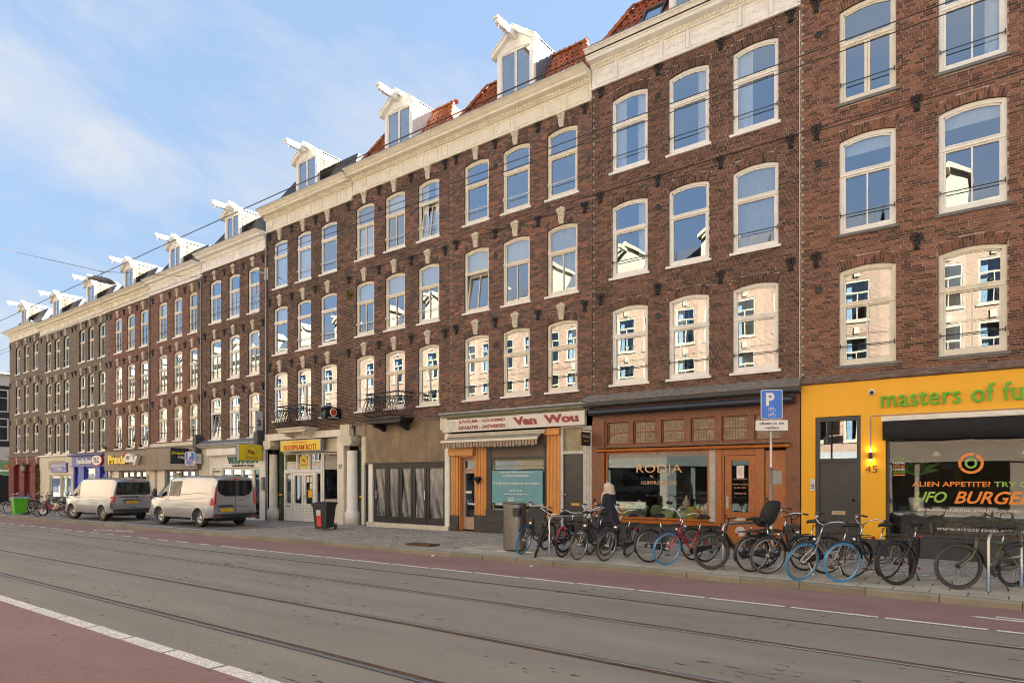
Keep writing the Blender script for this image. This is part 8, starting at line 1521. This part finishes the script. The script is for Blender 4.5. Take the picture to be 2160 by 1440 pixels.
def make_van(x, y, yaw, stn, axles, lab, transit):
    e = empty('parked_van', (x, y, gz(x) + .125), 0, lab, 'van', 'silver vans parked in the bay'); e.rotation_euler = (0, 0, R(yaw)); V = Van(stn); L_ = stn[-1][0]
    nm = cut_wheels(V.body().mesh('body', carp, True), axles, .415, .86); nm.materials.clear(); nm.materials.append(carp); nm.polygons.foreach_set('use_smooth', [True] * len(nm.polygons)); b = inst(nm, 'body', e, Matrix.Identity(4)); m_ = b.modifiers.new('es', 'EDGE_SPLIT'); m_.split_angle = R(38)
    P = lambda m, n, mt, sm=True: inst(m.mesh(n, mt, sm), n, e, Matrix.Identity(4))
    P(MB().box(.3, L_ - .5, -.62, .62, .22, .34), 'underbody', carblk, False)
    for ax_ in axles:
        for s_ in (-1, 1): van_wheel(e, ax_, s_ * .80, .335, (24 if not transit else 4) if ax_ > 2 else 0, rimm if transit else mat('steel_wheel', (.30, .27, .23), .5, .5), s_); P(MB().torus(.418, .016, 24, 5, 0, T(ax_, s_ * (V.y(ax_, .5) - .0), .34), R(-12), R(192)), 'arch_lip', carp)
    zt = stn[3][2]
    for s_ in (-1, 1):
        if transit:
            P(V.patch(s_, [(3.22, 1.18), (4.02, 1.14), (3.62, 1.66), (3.30, 1.76)]), 'door_glass', glsd); P(V.patch(s_, [(2.28, 1.18), (3.14, 1.18), (3.14, 1.77), (2.30, 1.80)]), 'side_glass', glsd)
            P(V.line(s_, [(.5, 1.12), (1.2, 1.10), (2.2, 1.04), (3.3, .98), (4.3, .90)], .012), 'swage_line', carp); P(V.line(s_, [(.35, 1.30), (1.0, 1.32), (2.25, 1.24)], .008), 'slide_rail', carblk)
            P(V.patch(s_, [(.0, .86), (.13, .86), (.09, 1.14), (.0, 1.14)], .010), 'tail_lamp', tailred); P(V.patch(s_, [(.0, 1.14), (.09, 1.14), (.06, 1.58), (.0, 1.60)], .010), 'tail_lamp_clear', lampw)
        else:
            P(V.patch(s_, [(3.15, 1.14), (3.98, 1.12), (3.58, 1.62), (3.25, 1.72)]), 'door_glass', glsd); P(V.line(s_, [(.35, 1.07), (1.5, 1.08), (3.1, 1.06), (4.2, 1.0)], .010), 'swage_line', carp)
            P(V.patch(s_, [(.65, 1.18), (2.95, 1.18), (2.95, 1.74), (.75, 1.74)], .004), 'panel_inset', carp); P(V.patch(s_, [(.0, .86), (.16, .86), (.16, 1.14), (.0, 1.14)], .010), 'tail_lamp', tailred); P(V.patch(s_, [(.0, .96), (.15, .96), (.15, 1.02), (.0, 1.02)], .013), 'tail_lamp_clear', lampw)
            P(V.patch(s_, [(.0, .56), (.17, .56), (.17, .85), (.0, .85)], .008), 'corner_trim', carblk)
        P(V.line(s_, [(3.10, .42), (3.12, 1.12), (3.18, 1.78)], .006), 'door_seam', carblk); P(V.line(s_, [(4.05, .55), (4.08, 1.05)], .005), 'door_seam', carblk); P(V.line(s_, [(1.98, .95), (1.95, 1.75)], .004), 'door_seam', carblk)
        m = MB(); m.tube([(3.93, s_ * .90, 1.12), (3.95, s_ * 1.04, 1.16)], .03, 6); P(m, 'mirror_arm', carblk); m = MB(); m.ball((3.97, s_ * 1.10, 1.22 if not transit else 1.30), .12, 12, 8, 0, (.6, .85, 1.0 if not transit else 1.5)); P(m, 'door_mirror', carp if not transit else carblk)
        P(V.patch(s_, [(3.22, 1.02), (3.36, 1.02), (3.36, 1.05), (3.22, 1.05)], .02), 'door_handle', carblk, False)
    # windscreen, rear door glass, plate and trims (rear face is x = 0, looking to -X)
    ws = MB(); a, b_ = V.sec(3.62), V.sec(4.18); ws.add([(3.64, -a[4] * .92, a[2] + .015), (3.64, a[4] * .92, a[2] + .015), (4.2, b_[4] * .97, b_[2] + .02), (4.2, -b_[4] * .97, b_[2] + .02)], [(0, 1, 2, 3)]); P(ws, 'windscreen', glsd, False)
    def rear(pts, nme, mt, x0=-.012, x1=-.002): m = MB(); m.v = []; n = len(pts); return P(m.add([(x0, p[0], p[1]) for p in pts] + [(x1, p[0], p[1]) for p in pts], [tuple(range(n)), tuple(reversed(range(n, 2 * n)))] + [(i, (i + 1) % n, (i + 1) % n + n, i + n) for i in range(n)]), nme, mt, False)
    if transit: g = [(-.70, 1.86 - .04), (-.74, 1.60), (-.72, 1.42), (-.60, 1.27), (-.40, 1.20), (.40, 1.20), (.60, 1.27), (.72, 1.42), (.74, 1.60), (.70, 1.82)]
    else: g = [(-.70, 1.78), (-.74, 1.50), (-.77, 1.24), (-.72, 1.20), (.72, 1.20), (.77, 1.24), (.74, 1.50), (.70, 1.78)]
    rear(g, 'rear_glass', glsd); rear([(-.12, 1.855), (.12, 1.855), (.14, 1.885), (-.14, 1.885)], 'brake_light', tailred, -.03)
    m = MB(); m.box(-.06, .05, -.90, .90, .34, .52 if transit else .56); bp2 = P(m, 'bumper', carblk, False); bv_ = bp2.modifiers.new('bevel', 'BEVEL'); bv_.width = .035; bv_.segments = 3
    rear([(-.83, .40), (-.62, .40), (-.62, .44), (-.83, .44)], 'bumper_reflector', tailred, -.07, -.05); rear([(.62, .40), (.83, .40), (.83, .44), (.62, .44)], 'bumper_reflector', tailred, -.07, -.05)
    for s_ in (-1, 1): rear([(s_ * .89, .86), (s_ * .80, .90), (s_ * .78, 1.5 if transit else 1.12), (s_ * .82, 1.58 if transit else 1.14)], 'tail_lamp_rear', tailred, -.016)
    if transit:
        rear([(-.006, .52), (.006, .52), (.006, 1.88), (-.006, 1.88)], 'door_seam', carblk, -.014); rear([(-.85, .80), (.85, .80), (.85, .812), (-.85, .812)], 'door_seam', carblk, -.014); rear([(.70, .60), (.12, .60), (.12, .73), (.70, .73)], 'number_plate', plate_y, -.022, -.013); rear([(.70, .60), (.64, .60), (.64, .73), (.70, .73)], 'plate_band', plate_b, -.024, -.013)
        rear([(.75, .78), (.66, .86), (.14, .86), (.05, .78)], 'plate_hood', carblk, -.03); rear([(-.35, 1.03), (-.15, 1.03), (-.15, 1.055), (-.35, 1.055)], 'door_handle', carblk, -.04); m = MB(); m.tube([(-.02, -.05, .36), (-.16, -.05, .34), (-.16, -.05, .42)], .022, 6); m.ball((-.16, -.05, .45), .03, 8, 6); P(m, 'tow_bar', iron)
    else:
        rear([(.40, .80), (-.22, .80), (-.22, .92), (.40, .92)], 'number_plate', plate_y, -.022, -.013); rear([(.40, .80), (.34, .80), (.34, .92), (.40, .92)], 'plate_band', plate_b, -.024, -.013); rear([(.46, .93), (-.34, .93), (-.34, .97), (.46, .97)], 'plate_hood', carblk, -.03); rear([(-.12, .62), (.12, .62), (.12, .66), (-.12, .66)], 'door_handle', carblk, -.03); rear([(-.50, 1.07), (-.38, 1.07), (-.38, 1.09), (-.50, 1.09)], 'rear_badge', carblk, -.02)
        text('DOGGIEDOG', .72, .075, T(-.014, .66, 1.06) @ RZ(R(-90)), MT['ink_letter_black'], e, 'lettering', bold=.03, world=False); m = MB(); m.lathe([(.05, 0), (.05, .004)], 14, 0, T(-.012, -.16, 1.10) @ RY(R(-90))); P(m, 'round_logo', MT['ink_letter_black'])
    m = MB(); m.box(L_ - .10, L_ + .03, -.80, .80, .34, .60); P(m, 'front_bumper', carp, False)
    return e
T5 = [(0, .50, 1.84, .90, .74, 1.10), (.05, .36, 1.90, .935, .78, 1.12), (.30, .32, 1.945, .95, .80, 1.12), (1.5, .30, 1.965, .955, .81, 1.12), (2.9, .30, 1.955, .955, .81, 1.12), (3.25, .30, 1.90, .955, .80, 1.12), (3.6, .30, 1.66, .95, .80, 1.10), (3.95, .30, 1.36, .95, .82, 1.08), (4.22, .30, 1.14, .94, .84, 1.04), (4.55, .31, 1.04, .91, .80, .96), (4.78, .34, .92, .84, .70, .84), (4.89, .40, .72, .70, .56, .64)]
TR = [(0, .50, 1.88, .91, .74, 1.12), (.06, .36, 1.94, .96, .79, 1.14), (.30, .32, 1.985, .985, .81, 1.14), (1.5, .30, 2.0, .985, .82, 1.14), (2.9, .30, 1.985, .985, .81, 1.14), (3.25, .30, 1.92, .985, .80, 1.14), (3.62, .30, 1.68, .98, .80, 1.12), (3.98, .30, 1.40, .98, .82, 1.10), (4.25, .30, 1.18, .97, .84, 1.08), (4.60, .31, 1.08, .93, .80, 1.0), (4.86, .34, .94, .84, .70, .86), (4.97, .42, .74, .70, .56, .66)]
def place_rear(xr, yr, yaw, ax): c, s_ = math.cos(R(yaw)), math.sin(R(yaw)); return xr - c * ax, yr - s_ * ax
vx, vy = place_rear(-32.95, 13.45, 183.5, .95); make_van(vx, vy, 183.5, T5, (.95, 3.95), 'silver panel van lettered DOGGIEDOG with its front wheels turned, farther left', False)
vx, vy = place_rear(-24.95, 13.83, 182.5, .98); make_van(vx, vy, 182.5, TR, (.98, 3.90), 'silver twin door van with dark side glass and tow bar, nearer of the two', True)
# ---------------------------------------------------------------- the woman with the phone
wmn = empty('person', (-7.78, 14.45, .12), 0, 'woman in a pale headscarf and long navy coat walking left and holding up a phone', 'person'); wmn.rotation_euler = (0, 0, R(180))     # local +X is her front
skin = mat('skin', (.48, .27, .18), .5, var=.05); coat = mat('navy_cloth', (.022, .024, .035), .85, var=.15, bump=.3, bscale=30); scarf = mat('cream_scarf', (.62, .53, .42), .8, var=.08, scale=10, bump=.4, bscale=25); skirtm = mat('black_skirt', (.014, .014, .016), .9)
def skin_mesh(vs, es, rs, name, mt, parent, lv=2):
    me = bpy.data.meshes.new(name); me.from_pydata(vs, es, []); me.materials.append(mt); o = bpy.data.objects.new(name, me); C.objects.link(o); o.parent = parent
    sm = o.modifiers.new('skin', 'SKIN'); sm.use_smooth_shade = True
    for i, v in enumerate(me.skin_vertices[0].data): v.radius = (rs[i], rs[i]); v.use_root = (i == 0)
    ss = o.modifiers.new('sub', 'SUBSURF'); ss.levels = ss.render_levels = lv; return o
vs = [(0, 0, .86), (0, 0, 1.05), (0, 0, 1.25), (.005, 0, 1.36), (.02, 0, 1.42), (.03, 0, 1.50), (.035, 0, 1.56),
      (0, .09, .82), (.05, .09, .46), (-.02, .09, .08), (.10, .09, .04), (0, -.09, .82), (-.05, -.09, .46), (-.18, -.09, .10), (-.07, -.09, .05),
      (0, .17, 1.33), (.02, .23, 1.08), (.22, .17, 1.10), (.30, .13, 1.14), (0, -.17, 1.33), (.03, -.23, 1.08), (.20, -.16, 1.02), (.27, -.12, 1.04)]
es = [(0, 1), (1, 2), (2, 3), (3, 4), (4, 5), (5, 6), (0, 7), (7, 8), (8, 9), (9, 10), (0, 11), (11, 12), (12, 13), (13, 14), (3, 15), (15, 16), (16, 17), (17, 18), (3, 19), (19, 20), (20, 21), (21, 22)]
rs = [.13, .11, .12, .09, .045, .075, .085, .08, .052, .04, .03, .08, .052, .04, .03, .05, .04, .028, .026, .05, .04, .028, .026]
fb_ = 18
for (hx_, hy_, hz_, s_) in ((.30, .13, 1.14, 1), (.27, -.12, 1.04, -1)):
    base = 18 if s_ == 1 else 22
    for k in range(4): i0 = len(vs); vs += [(hx_ + .04, hy_ + s_ * (.018 - .014 * k), hz_ + .02), (hx_ + .065, hy_ + s_ * (.012 - .014 * k), hz_ + .05 - .004 * abs(k - 1)), (hx_ + .05, hy_ - s_ * (.01 + .010 * k), hz_ + .068 - .004 * k)]; es += [(base, i0), (i0, i0 + 1), (i0 + 1, i0 + 2)]; rs += [.010, .009, .008]
    i0 = len(vs); vs += [(hx_ + .02, hy_ - s_ * .03, hz_ + .02), (hx_ + .04, hy_ - s_ * .045, hz_ + .05)]; es += [(base, i0), (i0, i0 + 1)]; rs += [.011, .009]
bd = skin_mesh(vs, es, rs, 'body', skin, wmn)
face = MB(); face.ball((.045, 0, 1.555), .088, 16, 12, 0, (.95, .80, 1.22)); face.ball((.132, 0, 1.545), .014, 8, 6, 0, (1.2, .9, 1.5)); face.ball((.118, 0, 1.505), .014, 8, 5, 1, (.6, 1.6, .45))
for s_ in (-1, 1): face.ball((.115, s_ * .030, 1.575), .011, 8, 6, 2, (.6, 1, .8)); face.tube([(.118, s_ * .015, 1.597), (.116, s_ * .045, 1.598)], .004, 4, 2)
face.build('face', [skin, mat('lips', (.35, .10, .08), .5), mat('eye_dark', (.02, .015, .012), .3)], wmn, True, world=False)
def robe(sec, name, mt, n=28, fold=.02, seed=0):
    m = MB(); v2 = []
    for i, (cx_1, cy_1, z, rx_, ry_) in enumerate(sec):
        for j in range(n): a = 2 * math.pi * j / n; f = 1 + fold * (i / len(sec)) * math.sin(a * 7 + seed + i * .5) + fold * .5 * math.sin(a * 3 + i); v2.append((cx_1 + rx_ * f * math.cos(a), cy_1 + ry_ * f * math.sin(a), z))
    m.add(v2, [(i * n + j, i * n + (j + 1) % n, (i + 1) * n + (j + 1) % n, (i + 1) * n + j) for i in range(len(sec) - 1) for j in range(n)]); m.f.append(list(range(n))); m.m.append(0); m.t.append(.5); return m.build(name, mt, wmn, True, world=False)
robe([(.0, 0, 1.43, .06, .07), (-.005, 0, 1.40, .10, .16), (-.01, 0, 1.34, .13, .225), (-.01, 0, 1.22, .145, .235), (0, 0, 1.05, .165, .23), (-.01, 0, .90, .20, .25), (-.02, 0, .70, .235, .265), (-.03, 0, .50, .27, .28), (-.04, 0, .42, .28, .285)], 'coat', coat, fold=.05)
robe([(-.02, 0, .80, .16, .20), (-.02, 0, .5, .19, .22), (-.03, 0, .25, .22, .24), (-.03, 0, .08, .26, .26)], 'skirt', skirtm, fold=.10)
for s_, hz_ in ((1, 0), (-1, -.08)):
    m = MB(); m.tube([(-.01, s_ * .17, 1.35), (-.0, s_ * .22, 1.22), (.01, s_ * .245, 1.08 + hz_ * .2), (.11, s_ * .21, 1.08 + hz_ * .7), (.215, s_ * (.165 if s_ > 0 else .15), 1.105 + hz_)], [.07, .068, .062, .055, .050], 12); m.build('sleeve', coat, wmn, True, world=False)
for x in (.02, -.10): m = MB(); m.ball((x + .04, .09 if x > 0 else -.09, .035), .05, 10, 6, 0, (2.2, .85, .75)); m.build('shoe', black, wmn, True, world=False)
# headscarf: hood with an opening for the face, drape over shoulder and chest
m = MB(); n = 22; rows = 10; v2 = []
for i in range(rows + 1):
    t = i / rows; z = 1.675 - .30 * t
    rr = .128 * math.sin(min(1, (t * 2.2 + .12)) * math.pi / 2) if t < .62 else .128 + (t - .62) * .06; cx_1 = .01 - .02 * t
    for j in range(n + 1): a = R(48) + (2 * math.pi - R(96)) * j / n; v2.append((cx_1 + rr * 1.05 * math.cos(a) + (.02 if t < .3 else 0), rr * .92 * math.sin(a), z + .01 * math.sin(a * 5 + i)))
m.add(v2, [(i * (n + 1) + j, i * (n + 1) + j + 1, (i + 1) * (n + 1) + j + 1, (i + 1) * (n + 1) + j) for i in range(rows) for j in range(n)]); m.add([(.01, 0, 1.685)] + v2[:n + 1], [(0, j + 1, j + 2) for j in range(n)]); o = m.build('headscarf', scarf, wmn, True, world=False); so_ = o.modifiers.new('s', 'SOLIDIFY'); so_.thickness = .008
robe([(.035, 0, 1.475, .085, .080), (.04, 0, 1.44, .10, .105), (.045, 0, 1.39, .125, .150), (.06, 0, 1.31, .135, .155), (.085, 0, 1.22, .115, .12), (.11, 0, 1.14, .075, .08)], 'scarf_drape', scarf, fold=.09, seed=2)
m = MB(); m.box(-.004, .004, -.036, .036, -.075, .075); ph = tag(m.build('phone', black), 'black mobile phone held up in the hand of the woman in the headscarf', 'phone'); ph.matrix_basis = T(-7.78 - .345, 14.45 - .13, .12 + 1.20) @ RZ(R(180)) @ RY(R(-25))
